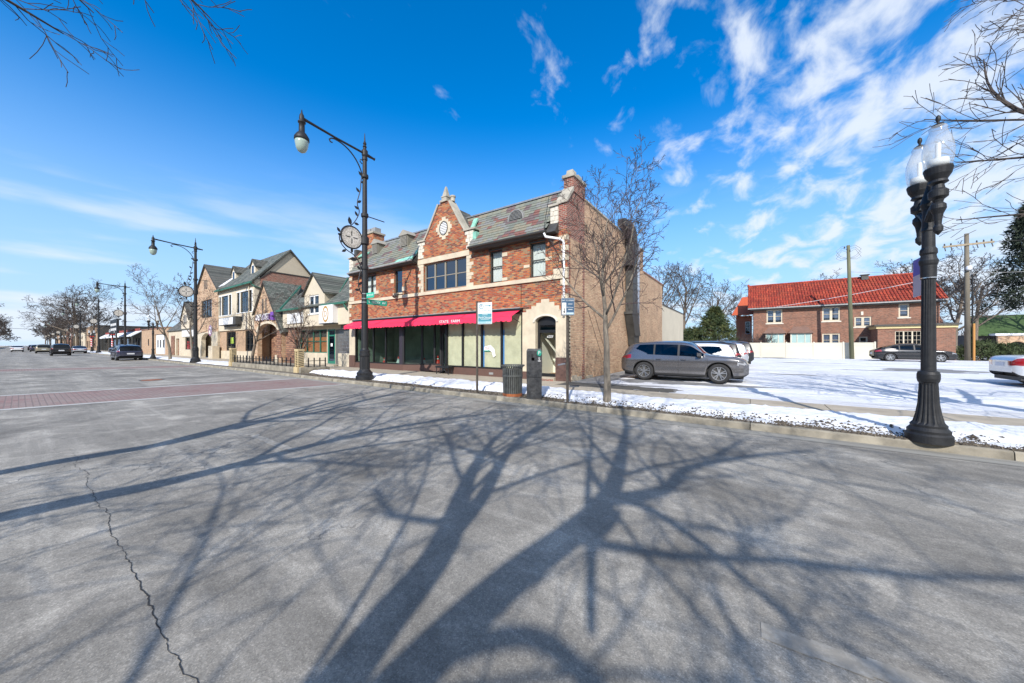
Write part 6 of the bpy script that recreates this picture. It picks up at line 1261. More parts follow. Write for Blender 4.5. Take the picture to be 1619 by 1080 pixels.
MB().tube([(17.08, 50.95, 0.1), (17.08, 50.95, 8.2)], 0.055, 8).build('riser_cable', M['black_frame'], t2); MB().tube([(17.12, 50.80, 0.1), (17.12, 50.80, 3.6)], 0.085, 8).build('riser_guard', mat('guard_orange', (0.42, 0.20, 0.05), 0.7), t2)
MB().lathe([(0.12, 8.6), (0.2, 8.7), (0.2, 8.9), (0.1, 9.0)], 12, (16.8, 50.72, 0)).build('floodlight', M['sign_white'], t2)
def wire(a, b_, sag, label, r=0.012, m='black_frame', n=14):
    a, b_ = Vector(a), Vector(b_); pts = [(a.lerp(b_, k/n)-Vector((0, 0, sag*4*(k/n)*(1-k/n)))).to_tuple() for k in range(n+1)]
    o = MB().tube(pts, r, 4).build('overhead_wire', M[m], None, norm=False); tag(o, label, 'wire', 'overhead wires at the lot'); return o
wire((8.5, 49.3, 9.2), (16.7, 50.9, 9.0), 0.25, 'overhead wire strung between the two utility poles'); wire((8.5, 49.3, 8.4), (-40, 46.5, 9.5), 0.8, 'overhead wire running west from the greenish utility pole'); wire((16.8, 51, 11.15), (80, 56, 11.2), 0.8, 'overhead wire running east from the crossarm pole', 0.018)
wire((16.8, 50.9, 8.6), (0.2, 53.9, 6.1), 0.3, 'pale service wire sloping across the red tiled roof', 0.022, 'curtain'); wire((16.8, 50.9, 8.3), (70, 54, 8.6), 0.8, 'lower overhead wire running east from the crossarm pole', 0.02, 'lead_grey')

# ---------------------------------------------------------------- red tiled house behind the fence
HY = 54.0; Hs = thing('tiled_house', 'long two storey brown brick house with bright red clay tile roof', 'house', (8, HY, 0.1))
HW = [(1.70, 3.28, 4.33, 6.02), (6.96, 8.50, 4.39, 6.02), (9.68, 11.05, 3.64, 4.78), (13.1, 13.9, 4.56, 6.0), (6.96, 8.50, 1.4, 2.94), (10.05, 10.75, 1.5, 2.53)]
MB().wall(0.35, 16.0, 0.1, 6.2, HY, HY+0.3, HW).build('front_wall', M['brick_house'], Hs); MB().box(0.36, 0.7, HY+0.3, 62, 0.1, 6.2).box(15.7, 15.99, HY+0.3, 62, 0.1, 6.2).box(0.7, 15.7, 61.7, 62, 0.1, 6.2).px([(HY+0.3, 6.2), (62, 6.2), (58.2, 9.4)], 0.37, 0.6).px([(HY+0.3, 6.2), (62, 6.2), (58.2, 9.4)], 15.75, 15.98).build('side_wall', M['brick_house'], Hs)
for i, w in enumerate(HW): window(Hs, *w, HY, cols=1 if i in (3, 5) else 2, fm='stucco', gl='window_glass', fw=0.13, mull=0.22, dep=0.06, sill=(0.1, 0.12, 'limestone_pale'), curtain=(0.15,) if i != 5 else None)
MB().box(10.2, 10.4, HY-0.06, HY-0.002, 4.95, 5.35).build('keystone', M['limestone_pale'], Hs)
e0, e1, zr, ze = HY-0.55, 58.2, 9.72, 6.28; tl = math.hypot(e1-e0, zr-ze); tm = brick_mat('clay_tile', [(0, (0.24, 0.030, 0.016)), (0.4, (0.38, 0.048, 0.022)), (0.8, (0.44, 0.075, 0.032)), (1, (0.30, 0.055, 0.03))], (0.13, 0.02, 0.014), 0.275, 0.31, 0.02, bump=0.8, dirt=0.4)
MB().prism([(-0.25, e0, ze-0.1), (16.4, e0, ze-0.1), (16.4, e1, zr-0.1), (-0.25, e1, zr-0.1)], [(-0.25, e0, ze), (16.4, e0, ze), (16.4, e1, zr), (-0.25, e1, zr)]).prism([(-0.25, 62.8, ze-0.1), (16.4, 62.8, ze-0.1), (16.4, e1, zr-0.1), (-0.25, e1, zr-0.1)], [(-0.25, 62.8, ze), (16.4, 62.8, ze), (16.4, e1, zr), (-0.25, e1, zr)]).build('roof', tm, Hs)
b = MB(); ns_ = 60; nr = 13; sy, sz = (e1-e0)/tl, (zr-ze)/tl
for i in range(ns_+1):
    xx = -0.15+i*0.275
    for j in range(nr):
        d0 = j*tl/nr; d1_ = min(tl, (j+1)*tl/nr+0.06); h0 = 0.05; P = []
        for dd_, up in ((d0, 0.045), (d1_, 0.0)):
            for a in (0, 45, 90, 135, 180): P.append((xx+0.075*math.cos(R(a)), e0+sy*dd_-sz*(0.07*math.sin(R(a))+up), ze+sz*dd_+sy*(0.07*math.sin(R(a))+up)))
        for k in range(4): b.poly([P[k], P[k+1], P[k+6], P[k+5]])
        b.poly(P[:5])
stuff(b.build('tiles', tm, Hs, norm=False))
MB().tube([(-0.3, e1, zr+0.02), (16.4, e1, zr+0.02)], 0.13, 10).lathe([(0.12, zr), (0.16, zr+0.1), (0.1, zr+0.3)], 10, (-0.2, e1, 0)).build('ridge_tile', tm, Hs)
MB().box(-0.25, 16.4, e0-0.12, e0+0.03, ze-0.14, ze+0.0).build('gutter', M['lead_grey'], Hs); MB().box(0.0, 16.3, e0+0.05, HY-0.01, ze-0.28, ze-0.16).build('soffit', M['bronze_frame'], Hs)
MB().box(10.95, 11.55, 57.6, 58.0, 9.4, 9.95).box(10.85, 11.65, 57.5, 58.1, 9.95, 10.02).build('roof_vent', M['dark_metal'], Hs)
for a, c in ((1.55, 3.45), (3.98, 5.95)):
    bw_ = MB().box(a, c, HY-0.85, HY-0.002, 0.1, 1.2).box(a, a+0.12, HY-0.85, HY-0.75, 1.2, 3.02).box(c-0.12, c, HY-0.85, HY-0.75, 1.2, 3.02).box(a+0.12, c-0.12, HY-0.85, HY-0.75, 2.92, 3.02).box(a+0.58, a+0.66, HY-0.84, HY-0.76, 1.2, 2.92).box(c-0.66, c-0.58, HY-0.84, HY-0.76, 1.2, 2.92).build('bay_window', M['limestone_pale'], Hs)
    MB().box(a+0.12, c-0.12, HY-0.80, HY-0.79, 1.2, 2.92).build('pane', mat('pale_glass', (0.36, 0.50, 0.48), 0.15, var=0.1, vs=1), bw_); MB().box(a+0.05, c-0.05, HY-0.70, HY-0.003, 1.2, 2.99).build('bay_side', M['brick_house'], bw_)
    MB().prism([(a-0.25, HY-1.1, 3.03), (c+0.2, HY-1.1, 3.03), (c+0.2, HY-0.003, 3.03), (a-0.25, HY-0.003, 3.03)], [(a+0.35, HY-0.3, 3.82), (c-0.4, HY-0.3, 3.82), (c-0.4, HY-0.003, 3.82), (a+0.35, HY-0.003, 3.82)]).build('bay_roof', mat('bay_roof', (0.17, 0.10, 0.075), 0.9, var=0.15, vs=3), bw_)
SX0, SX1 = 10.95, 16.2; SY = 51.3
sr = MB().wall(SX0, SX1, 0.1, 3.3, SY, SY+0.25, [(12.2, 14.6, 1.2, 3.02)]).box(SX0, SX0+0.25, SY+0.25, HY, 0.1, 3.3).box(SX1-0.25, SX1, SY+0.25, HY, 0.1, 3.3).build('sunroom', M['brick_house'], Hs)
MB().box(SX0-0.12, SX1+0.12, SY-0.12, HY, 3.3, 3.55).build('cornice', mat('cornice', (0.62, 0.50, 0.25), 0.7), sr); MB().box(SX0-0.3, SX1+0.3, SY-0.3, HY, 3.55, 3.72).build('sunroom_roof', M['bronze_frame'], sr)
window(Hs, 12.2, 14.6, 1.2, 3.02, SY, cols=4, sash=False, bars=(2, 4), fm='stucco', gl='window_glass', dep=0.05, fw=0.06, mull=0.1)
AN = thing('orange_brick_house', 'orange brick gabled annex showing behind the left end of the tiled house', 'house', (-1, 60, 0.1))
MB().wall(-1.7, 0.2, 0.1, 5.8, 60, 60.3, [(-0.6, 0.0, 3.2, 5.0)]).build('front_wall', M['brick_orange'], AN); MB().box(-1.7, -1.4, 60.3, 68, 0.1, 6).build('side_wall', M['brick_orange'], AN); window(AN, -0.6, 0.0, 3.2, 5.0, 60, fm='white', gl='window_glass')
MB().prism([(-2.2, 59.2, 5.9), (0.3, 59.2, 5.9), (0.3, 64, 8.9), (-1.0, 64, 8.9)], [(-2.2, 59.2, 6.0), (0.3, 59.2, 6.0), (0.3, 64, 9.0), (-1.0, 64, 9.0)]).build('roof', mat('roof_orange', (0.44, 0.085, 0.03), 0.8, var=0.15, vs=4), AN)
# green roofed house, far right, and a pale house between the poles
GH = thing('green_roof_house', 'dark cottage with green shingle roof and arched stone porch beyond the hedge', 'house', (31, 85, 0.1))
MB().box(27.9, 40, 85, 95, 0.1, 3.1).build('wall', mat('dark_boards', (0.06, 0.055, 0.05), 0.8, var=0.3, vs=2), GH); MB().prism([(27.5, 84.4, 3.0), (40.5, 84.4, 3.0), (40.5, 89, 6.2), (29.5, 89, 6.2)], [(27.5, 84.4, 3.15), (40.5, 84.4, 3.15), (40.5, 89, 6.35), (29.5, 89, 6.35)]).build('roof', mat('roof_green', (0.045, 0.085, 0.025), 0.9, var=0.25, vs=2), GH)
arc = [(32.0+1.0*math.cos(R(a)), 1.2+0.9*math.sin(R(a))) for a in range(0, 181, 20)]
MB().py([(33.6, 0.1), (33.6, 3.0), (30.2, 3.0), (30.2, 0.1), (31.0, 0.1)] + list(reversed(arc)) + [(33.0, 0.1)], 83.0, 83.4).build('porch', M['stone_tan'], GH); MB().box(29.9, 34, 82.8, 85, 3.0, 3.3).build('porch_snow', M['snow'], GH); MB().box(30.2, 33.6, 84.8, 84.99, 0.1, 3.0).build('porch_back', M['room_dark'], GH)
MB().prism([(21.5, 92, 3.0), (28.5, 92, 3.0), (28.5, 97, 7.5), (25.0, 97, 7.5)], [(21.5, 92, 3.2), (28.5, 92, 3.2), (28.5, 97, 7.7), (25.0, 97, 7.7)]).build('roof', mat('roof_rust', (0.19, 0.08, 0.05), 0.9, var=0.2, vs=2), GH)
PH = thing('pale_house', 'pale grey house glimpsed past the sunroom of the tiled house', 'house', (22, 100, 0.1))
MB().box(18.5, 26, 100, 108, 0.1, 5).build('wall', mat('siding', (0.42, 0.44, 0.44), 0.7), PH); MB().prism([(18, 99.5, 5), (26.5, 99.5, 5), (26.5, 104, 8), (18, 104, 8)], [(18, 99.5, 5.2), (26.5, 99.5, 5.2), (26.5, 104, 8.2), (18, 104, 8.2)]).build('roof', M['shingle_dark'], PH)
for xx in (20, 22.5, 25): MB().box(xx-0.5, xx+0.5, 99.94, 99.99, 1.6, 3.4).build('window', M['white'], PH)
# ---------------------------------------------------------------- cars
def interp(pts, x):
    if x <= pts[0][0]: return pts[0][1]
    if x >= pts[-1][0]: return pts[-1][1]
    for i in range(len(pts)-1):
        if pts[i][0] <= x <= pts[i+1][0]:
            x0, y0 = pts[i]; x1, y1 = pts[i+1]; h = x1-x0; t = (x-x0)/h
            def slope(k):
                if k <= 0 or k >= len(pts)-1: return None
                a = (pts[k][1]-pts[k-1][1])/(pts[k][0]-pts[k-1][0]); b = (pts[k+1][1]-pts[k][1])/(pts[k+1][0]-pts[k][0])
                return 0 if a*b <= 0 else 2*a*b/(a+b)
            d = (y1-y0)/h; m0 = slope(i); m1 = slope(i+1); m0 = d if m0 is None else m0; m1 = d if m1 is None else m1
            return (2*t**3-3*t*t+1)*y0+(t**3-2*t*t+t)*h*m0+(-2*t**3+3*t*t)*y1+(t**3-t*t)*h*m1
SUV = dict(L=4.72, top=[(0, .92), (.02, 1.02), (.045, 1.28), (.085, 1.53), (.14, 1.62), (.32, 1.675), (.50, 1.665), (.58, 1.60), (.70, 1.17), (.74, 1.10), (.86, 1.05), (.94, .98), (.98, .89), (1, .72)],
           belt=[(0, .90), (.03, 1.0), (.10, 1.09), (.30, 1.05), (.60, 1.0), (.72, .985), (.90, .92), (.97, .84), (1, .66)], plan=[(0, .74), (.015, .84), (.05, .925), (.15, .96), (.85, .96), (.93, .93), (.975, .86), (1, .70)],
           bot=[(0, .50), (.03, .36), (.12, .27), (.88, .25), (.97, .30), (1, .40)], wx=(.215, .80), wr=.385, win=(.105, .70), pill=(.30, .50), shield=(.565, .715), rear=(.02, .095), tail=(.0, .10, .93, 1.07), vtaper=.30)
SEDAN = dict(L=4.6, top=[(0, .86), (.02, .98), (.06, 1.03), (.17, 1.05), (.20, 1.07), (.33, 1.38), (.42, 1.43), (.55, 1.42), (.62, 1.36), (.75, 1.02), (.78, .97), (.90, .88), (.97, .76), (1, .60)],
             belt=[(0, .84), (.02, .93), (.1, .97), (.3, .95), (.6, .91), (.75, .89), (.9, .80), (.97, .70), (1, .56)], plan=[(0, .72), (.015, .80), (.05, .87), (.15, .90), (.85, .90), (.93, .86), (.975, .75), (1, .58)],
             bot=[(0, .46), (.03, .32), (.12, .24), (.88, .22), (.97, .28), (1, .38)], wx=(.21, .80), wr=.32, win=(.23, .73), pill=(.34, .52), shield=(.60, .755), rear=(.185, .335), tail=(.0, .075, .70, .93), vtaper=.26)
COUPE = dict(L=4.95, top=[(0, .94), (.02, 1.02), (.06, 1.10), (.14, 1.28), (.26, 1.50), (.38, 1.62), (.50, 1.64), (.57, 1.58), (.70, 1.15), (.74, 1.08), (.86, 1.0), (.95, .88), (.985, .76), (1, .62)],
             belt=[(0, .92), (.03, .99), (.10, 1.06), (.30, 1.03), (.60, .98), (.72, .96), (.90, .86), (.97, .76), (1, .60)], plan=SUV['plan'], bot=SUV['bot'], wx=(.205, .80), wr=.375, win=(.16, .70), pill=(.32, .50), shield=(.555, .715), rear=(.05, .24), tail=(0, .10, .88, 1.02), vtaper=.30)
SUVB = dict(SUV); SUVB.update(top=[(0, .92), (.010, 1.02), (.028, 1.30), (.055, 1.54), (.10, 1.62), (.25, 1.68), (.50, 1.67), (.58, 1.60), (.70, 1.17), (.74, 1.10), (.86, 1.05), (.94, .98), (.98, .89), (1, .72)], belt=[(0, .90), (.012, 1.0), (.06, 1.06), (.30, 1.05), (.60, 1.0), (.72, .985), (.90, .92), (.97, .84), (1, .66)], win=(.075, .70), rear=(.009, .058), wr=.37)
trim = mat('car_trim', (0.016, 0.016, 0.017), 0.55); tyre_m = mat('tyre', (0.022, 0.022, 0.023), 0.85, var=0.4, vs=10); rim_m = mat('rim', (0.45, 0.46, 0.47), 0.3, metal=0.9)
tail_m = mat('tail_red', (0.24, 0.006, 0.010), 0.2, coat=1.0); head_m = mat('headlight', (0.30, 0.31, 0.33), 0.1, coat=1.0); plate_m = mat('number_plate', (0.60, 0.62, 0.66), 0.5)
def paint(name, c, metal=0.35, rough=0.38, dirt=0.0):
    if name in MATS: return MATS[name]
    t = NT(name); t.b.inputs['Metallic'].default_value = metal; t.b.inputs['Roughness'].default_value = rough; t.b.inputs['Coat Weight'].default_value = 0.55; t.b.inputs['Coat Roughness'].default_value = 0.06
    col = c + (1,)
    if dirt:
        tc = t.n('ShaderNodeTexCoord'); sp_ = t.n('ShaderNodeSeparateXYZ'); t.L.new(tc.outputs['Object'], sp_.inputs[0])
        f = t.math('MULTIPLY', t.ramp(sp_.outputs[2], [(0.30, 0.9), (0.85, 0.15)]), t.ramp(t.noise(t.obj((1, 1, 2)), 3.0, 6, 0.6), [(0.25, 0.4), (0.7, 1.0)]))
        f = t.math('MULTIPLY', f, dirt); t.L.new(t.mix(f, c, (0.30, 0.29, 0.275)), t.b.inputs['Base Color']); t.L.new(t.math('SUBTRACT', 0.6, t.math('MULTIPLY', f, 0.6)), t.b.inputs['Coat Weight'])
    else: t.b.inputs['Base Color'].default_value = col
    MATS[name] = t.m; return t.m
def wheel(car, x, y, r, side, dark=False):
    def lz(prof, n=28):
        b = MB()
        for rr_, yy in prof: pass
        base = 0
        for rr_, yy in prof:
            for j in range(n): a = 2*math.pi*j/n; b.v.append((x+rr_*math.cos(a), y+side*yy, r+rr_*math.sin(a)))
        for k in range(len(prof)-1):
            for j in range(n): p, q = k*n+j, k*n+(j+1) % n; b.f.append((p, q, q+n, p+n)); b.mi.append(0)
        return b
    ri = r*0.68; w = MB(); sp_n = 5
    rim_prof = lz([(ri, 0.0), (ri, 0.012), (ri*0.93, 0.012), (ri*0.90, -0.05)])
    w.v += rim_prof.v; w.f += rim_prof.f; w.mi += rim_prof.mi
    for i in range(sp_n):
        for o_ in (-0.20, 0.20):
            a = 2*math.pi*i/sp_n+0.3; a0 = a+o_*0.45; a1 = a+o_
            d0 = Vector((math.cos(a0), 0, math.sin(a0))); d1 = Vector((math.cos(a1), 0, math.sin(a1))); n0 = Vector((-d0.z, 0, d0.x)); c = Vector((x, y, r)); yo = Vector((0, side, 0))
            A = [c+d0*ri*0.12-n0*0.02-yo*0.012, c+d0*ri*0.12+n0*0.02-yo*0.012, c+d1*ri*0.95+n0*0.016+yo*0.004, c+d1*ri*0.95-n0*0.016+yo*0.004]
            w.prism([p.to_tuple() for p in A], [(p-yo*0.03).to_tuple() for p in A])
    hub = lz([(0.065, 0.0), (0.06, 0.01), (0.01, 0.012)], 12); k0 = len(w.v); w.v += hub.v; w.f += [tuple(q+k0 for q in f) for f in hub.f]; w.mi += hub.mi
    wh = w.build('wheel', rim_m if not dark else trim, car)
    lz([(ri*0.99, -0.20), (r*0.90, -0.22), (r*0.985, -0.19), (r, -0.15), (r, -0.05), (r*0.985, -0.01), (r*0.90, 0.015), (ri*1.0, 0.012), (ri*0.97, 0.0)], 32).build('tyre', tyre_m, wh, smooth=True)
    lz([(ri*0.95, -0.055), (0.02, -0.06)], 24).build('brake_disc', M['dark_metal'], wh)
def make_car(sp_, col, label, loc, heading, group=None, N=96, name='car', cat='car', glass='car_glass', hscale=1.0, dark_rims=False, trim_low=True, roof_rails=False, seam=True):
    L_ = sp_['L']; t = thing(name, label, cat, (0, 0, 0), group); wr = sp_['wr']*1.0
    xs = [i/N for i in range(N+1)]; xs = sorted(set(xs + [.004, .010, .022, .99, .996]))
    seams = []
    if seam:
        for s in (sp_['pill'][0]-0.005, sp_['pill'][1], sp_['shield'][1]+0.005): seams.append(s); xs += [s-0.0012, s+0.0012]
        xs = sorted(xs)
    n1, n2, n3 = 10, 16, 5; rows = n1+n2+n3+1; ring = []
    for fx in xs:
        X = (fx-0.5)*L_; w = interp(sp_['plan'], fx); zb = interp(sp_['bot'], fx)*hscale; zs = interp(sp_['belt'], fx)*hscale; zt = max(interp(sp_['top'], fx)*hscale, zs+0.015)
        for wx in sp_['wx']:
            dx = abs(fx-wx)*L_; Ra = wr+0.055
            if dx < Ra: zb = max(zb, min(zs-0.10, wr+math.sqrt(Ra*Ra-dx*dx)))
        g = zt-zs; pts = []
        for j in range(n1+1):
            s = j/n1; z = zb+(zs-zb)*s; hz = (z-0.30)/(0.75*hscale)
            bulge = 0.925+0.075*math.sin(max(0, min(1, hz*0.62+0.30))*math.pi*0.86)
            if hz > 0.80: bulge -= 0.03*(hz-0.80)/0.20
            bulge -= 0.020*math.exp(-((hz-0.42)/0.13)**2)-0.006*math.exp(-((hz-0.16)/0.07)**2)
            pts.append((X, w*bulge, z))
        yb_ = pts[-1][1]; wre = yb_-min(g, 0.7)*sp_['vtaper']*1.0-0.012; zre = zs+g*(0.86 if g > 0.2 else 0.70)
        for j in range(1, n2+1): s = j/n2; pts.append((X, yb_+(wre-yb_)*(s**1.25), zs+(zre-zs)*s))
        for j in range(1, n3+1): s = j/n3; pts.append((X, wre*(1-s), zre+(zt-zre)*math.sin(s*math.pi/2)**0.8))
        ring.append(pts)
    B = {}
    def add(part, P):
        B.setdefault(part, MB()).poly(P)
    w0, w1 = sp_['win']; sp_is_suv = 1.0 if sp_ is not SEDAN else 0.0
    for i in range(len(xs)-1):
        fx = (xs[i]+xs[i+1])/2; narrow = xs[i+1]-xs[i] < 0.003 and any(abs(fx-s) < 0.001 for s in seams); zs = interp(sp_['belt'], fx)*hscale; zt = interp(sp_['top'], fx)*hscale; g = zt-zs
        for j in range(rows-1):
            zc = (ring[i][j][2]+ring[i][j+1][2]+ring[i+1][j][2]+ring[i+1][j+1][2])/4
            for s in (1, -1):
                P = [ring[i][j], ring[i+1][j], ring[i+1][j+1], ring[i][j+1]]; P = [(a, s*b_, c) for a, b_, c in P]
                if s > 0: P.reverse()
                part = 'body'
                if j < n1:
                    if trim_low and j == 0: part = 'lower_trim'
                    elif narrow and j > 0: part = 'door_seam'
                    elif fx < sp_['tail'][1] and sp_['tail'][2]*hscale < zc < sp_['tail'][3]*hscale: part = 'tail_light_l' if s > 0 else 'tail_light_r'
                    elif fx > 0.925 and 0.735*hscale < zc and zc < 0.81*hscale: part = 'headlight_l' if s > 0 else 'headlight_r'
                elif j < n1+n2:
                    v = (j-n1+0.5)/n2
                    if 0.05+max(0, (w0+0.15-fx)/0.15)*0.62*(sp_is_suv) < v < 0.90 and w0+0.05*v+0.03*v*v < fx < w1-0.012 and g > 0.07 and fx < w1-0.0:
                        bp = abs(fx-(sp_['pill'][1]-0.0)) < 0.008 or abs(fx-sp_['pill'][0]) < 0.006
                        part = 'window_trim' if bp else ('side_window_l' if s > 0 else 'side_window_r')
                    elif fx < sp_['tail'][1]*0.35 and g < 0.2 and sp_['tail'][3] < 1.1: part = 'body'
                else:
                    v = (j-n1-n2+0.5)/n3
                    if sp_['shield'][0] < fx < sp_['shield'][1]: part = 'windshield'
                    elif sp_['rear'][0] < fx < sp_['rear'][1]: part = 'rear_window'
                add(part, P)
    # rear and front end caps as strips
    for ri_, endn in ((0, 'rear'), (len(xs)-1, 'front')):
        rg = ring[ri_]
        for j in range(rows-1):
            a, b_ = rg[j], rg[j+1]; part = 'bumper' if a[2] < 0.62*hscale else 'body'
            if endn == 'front' and 0.45*hscale < a[2] < 0.66*hscale: part = 'grille'
            for k in range(6):
                y0a, y1a = a[1]*(1-k/3), a[1]*(1-(k+1)/3); y0b, y1b = b_[1]*(1-k/3), b_[1]*(1-(k+1)/3)
                pp = part
                if endn == 'rear' and sp_['tail'][2]*hscale < (a[2]+b_[2])/2 and k in (0, 5): pp = 'tail_light_l' if k == 0 else 'tail_light_r'
                P = [(a[0], y0a, a[2]), (a[0], y1a, a[2]), (b_[0], y1b, b_[2]), (b_[0], y0b, b_[2])]
                add(pp, P)
    cm = {'body': col, 'lower_trim': trim, 'bumper': col, 'door_seam': trim, 'window_trim': trim, 'windshield': M[glass], 'rear_window': M[glass], 'side_window_l': M[glass], 'side_window_r': M[glass], 'tail_light_l': tail_m, 'tail_light_r': tail_m, 'headlight_l': head_m, 'headlight_r': head_m, 'grille': trim}
    for part, b in B.items():
        nm = part.replace('_l', '') if part.endswith('_l') else (part[:-2] if part.endswith('_r') else part)
        o = b.build(nm, cm[part], t, norm=False)
        bm = bmesh.new(); bm.from_mesh(o.data); bmesh.ops.remove_doubles(bm, verts=bm.verts, dist=0.0005); bm.to_mesh(o.data); bm.free(); o.data.shade_smooth()
    h = L_/2
    b = MB().box(-h*0.93, h*0.93, -0.80, 0.80, 0.20, 0.34)
    for wx in sp_['wx']: b.box((wx-0.5)*L_-0.48, (wx-0.5)*L_+0.48, -0.62, 0.62, 0.34, 0.86)
    b.box(-h*0.86, h*0.55, -0.70, 0.70, 0.34, 0.80).build('underbody', trim, t)
    for wx in sp_['wx']:
        for s in (1, -1): wheel(t, (wx-0.5)*L_, s*(interp(sp_['plan'], wx)-0.035), wr, s, dark_rims)
    xr = -h
    MB().box(xr-0.012, xr+0.004, -0.26, 0.26, 0.66*hscale, 0.80*hscale).build('number_plate', plate_m, t)
    mxx = (sp_['shield'][1]-0.5)*L_-0.22; yb_ = interp(sp_['plan'], sp_['shield'][1]); zm = interp(sp_['belt'], sp_['shield'][1])*hscale
    for s in (1, -1):
        MB().prism([(mxx-0.10, s*(yb_-0.05), zm+0.02), (mxx+0.02, s*(yb_-0.05), zm+0.02), (mxx+0.02, s*(yb_-0.05), zm+0.12), (mxx-0.10, s*(yb_-0.05), zm+0.14)], [(mxx-0.10, s*(yb_+0.17), zm+0.06), (mxx+0.05, s*(yb_+0.14), zm+0.06), (mxx+0.05, s*(yb_+0.14), zm+0.18), (mxx-0.10, s*(yb_+0.17), zm+0.20)]).build('mirror', col, t)
        for px_ in (sp_['pill'][0]+0.02, sp_['pill'][1]+0.02):
            X = (px_-0.5)*L_; z = 0.90*hscale; MB().tube([(X, s*(yb_*0.985), z), (X+0.03, s*(yb_+0.03), z), (X+0.16, s*(yb_+0.03), z), (X+0.19, s*(yb_*0.985), z)], 0.016, 6).build('door_handle', col, t)
        if roof_rails: MB().tube([(-h*0.70, s*0.60, 1.60*hscale), (-h*0.5, s*0.62, 1.70*hscale), (h*0.05, s*0.62, 1.69*hscale), (h*0.12, s*0.61, 1.63*hscale)], 0.018, 6).build('roof_rail', trim, t)
    t.location = loc; t.rotation_euler = (0, 0, heading)
    return t
make_car(SUV, paint('paint_grey', (0.165, 0.16, 0.165), 0.75, 0.24, 0.5), 'dusty grey crossover parked beside the brick side wall, nose towards the lot', (-2.40, 16.22, 0.11), 0, name='parked_car', N=120, roof_rails=False)
make_car(SUVB, paint('paint_white', (0.74, 0.75, 0.76), 0.0, 0.4), 'white crossover parked next to the dusty grey one', (-2.86, 19.2, 0.11), math.pi, name='parked_car', hscale=0.94)
make_car(SUVB, paint('paint_black', (0.012, 0.012, 0.014), 0.2, 0.3), 'black sport utility car between the white crossover and the silver one', (-2.75, 22.4, 0.11), math.pi, name='parked_car', hscale=1.02, roof_rails=True)
make_car(SUVB, paint('paint_silver', (0.52, 0.53, 0.55), 0.75, 0.35), 'silver crossover mostly hidden in the row beside the brick wall', (-2.45, 25.6, 0.11), math.pi, name='parked_car', hscale=1.0)
make_car(SUVB, paint('paint_black', None), 'farthest black sport utility car of the row beside the brick wall', (-2.15, 29.0, 0.11), math.pi, name='parked_car', hscale=1.06, roof_rails=True)
make_car(COUPE, paint('paint_gloss_black', (0.02, 0.02, 0.022), 0.3, 0.2), 'glossy black sloping back crossover parked before the cream fence end', (11.75, 45.4, 0.12), 0, name='parked_car', N=110)
make_car(SEDAN, paint('paint_pearl', (0.62, 0.63, 0.64), 0.5, 0.35), 'silver white sedan showing its red tail lamps at the lot edge', (9.95, 20.9, 0.13), 0, name='parked_car', hscale=1.06)
# moving and parked traffic on the street
make_car(SUVB, paint('paint_navy', (0.028, 0.035, 0.075), 0.5, 0.3, 0.35), 'dark blue wagon parked at the kerb beside the plain twin globe lamp', (-54.5, 6.55, 0), math.pi, name='parked_car', hscale=0.97, roof_rails=True)
make_car(SUVB, paint('paint_black', None), 'black sport utility car driving west in the kerbside lane', (-86, 3.6, 0), math.pi, name='moving_car', hscale=1.08)
make_car(SUVB, paint('paint_tan', (0.36, 0.33, 0.25), 0.6, 0.35), 'tan van like car driving just ahead of the black one', (-112, 2.7, 0), math.pi, name='moving_car', hscale=1.06, N=60)
make_car(SEDAN, paint('paint_silver', None), 'silver sedan parked at the kerb before the dark shopfront', (-106, 6.6, 0), math.pi, name='parked_car', N=60)
make_car(SUVB, paint('paint_greyblue', (0.16, 0.18, 0.22), 0.6, 0.35), 'grey blue wagon nosing out of the cross street', (-93.5, 10.8, 0.05), R(200), name='parked_car', N=60)
make_car(SEDAN, paint('paint_white', None), 'white sedan driving away far down the middle lane', (-142, -0.2, 0), math.pi, name='moving_car', N=48)
for i, (x, y, c, l) in enumerate(((-140, 2.4, 'paint_navy', 'small dark blue car in the queue beyond the tan one'), (-158, 2.6, 'paint_silver', 'silver car in the distant queue'), (-176, 2.4, 'paint_black', 'black car in the distant queue'), (-196, 2.5, 'paint_white', 'white car at the head of the distant queue'), (-170, 6.6, 'paint_silver', 'silver car parked at the kerb under the big spreading tree'), (-190, 6.6, 'paint_navy', 'blue car parked at the kerb past the big spreading tree'))):
    make_car(SUVB if i % 2 == 0 else SEDAN, MATS[c], l, (x, y, 0), math.pi, name='parked_car' if y > 6 else 'moving_car', N=40, seam=False)
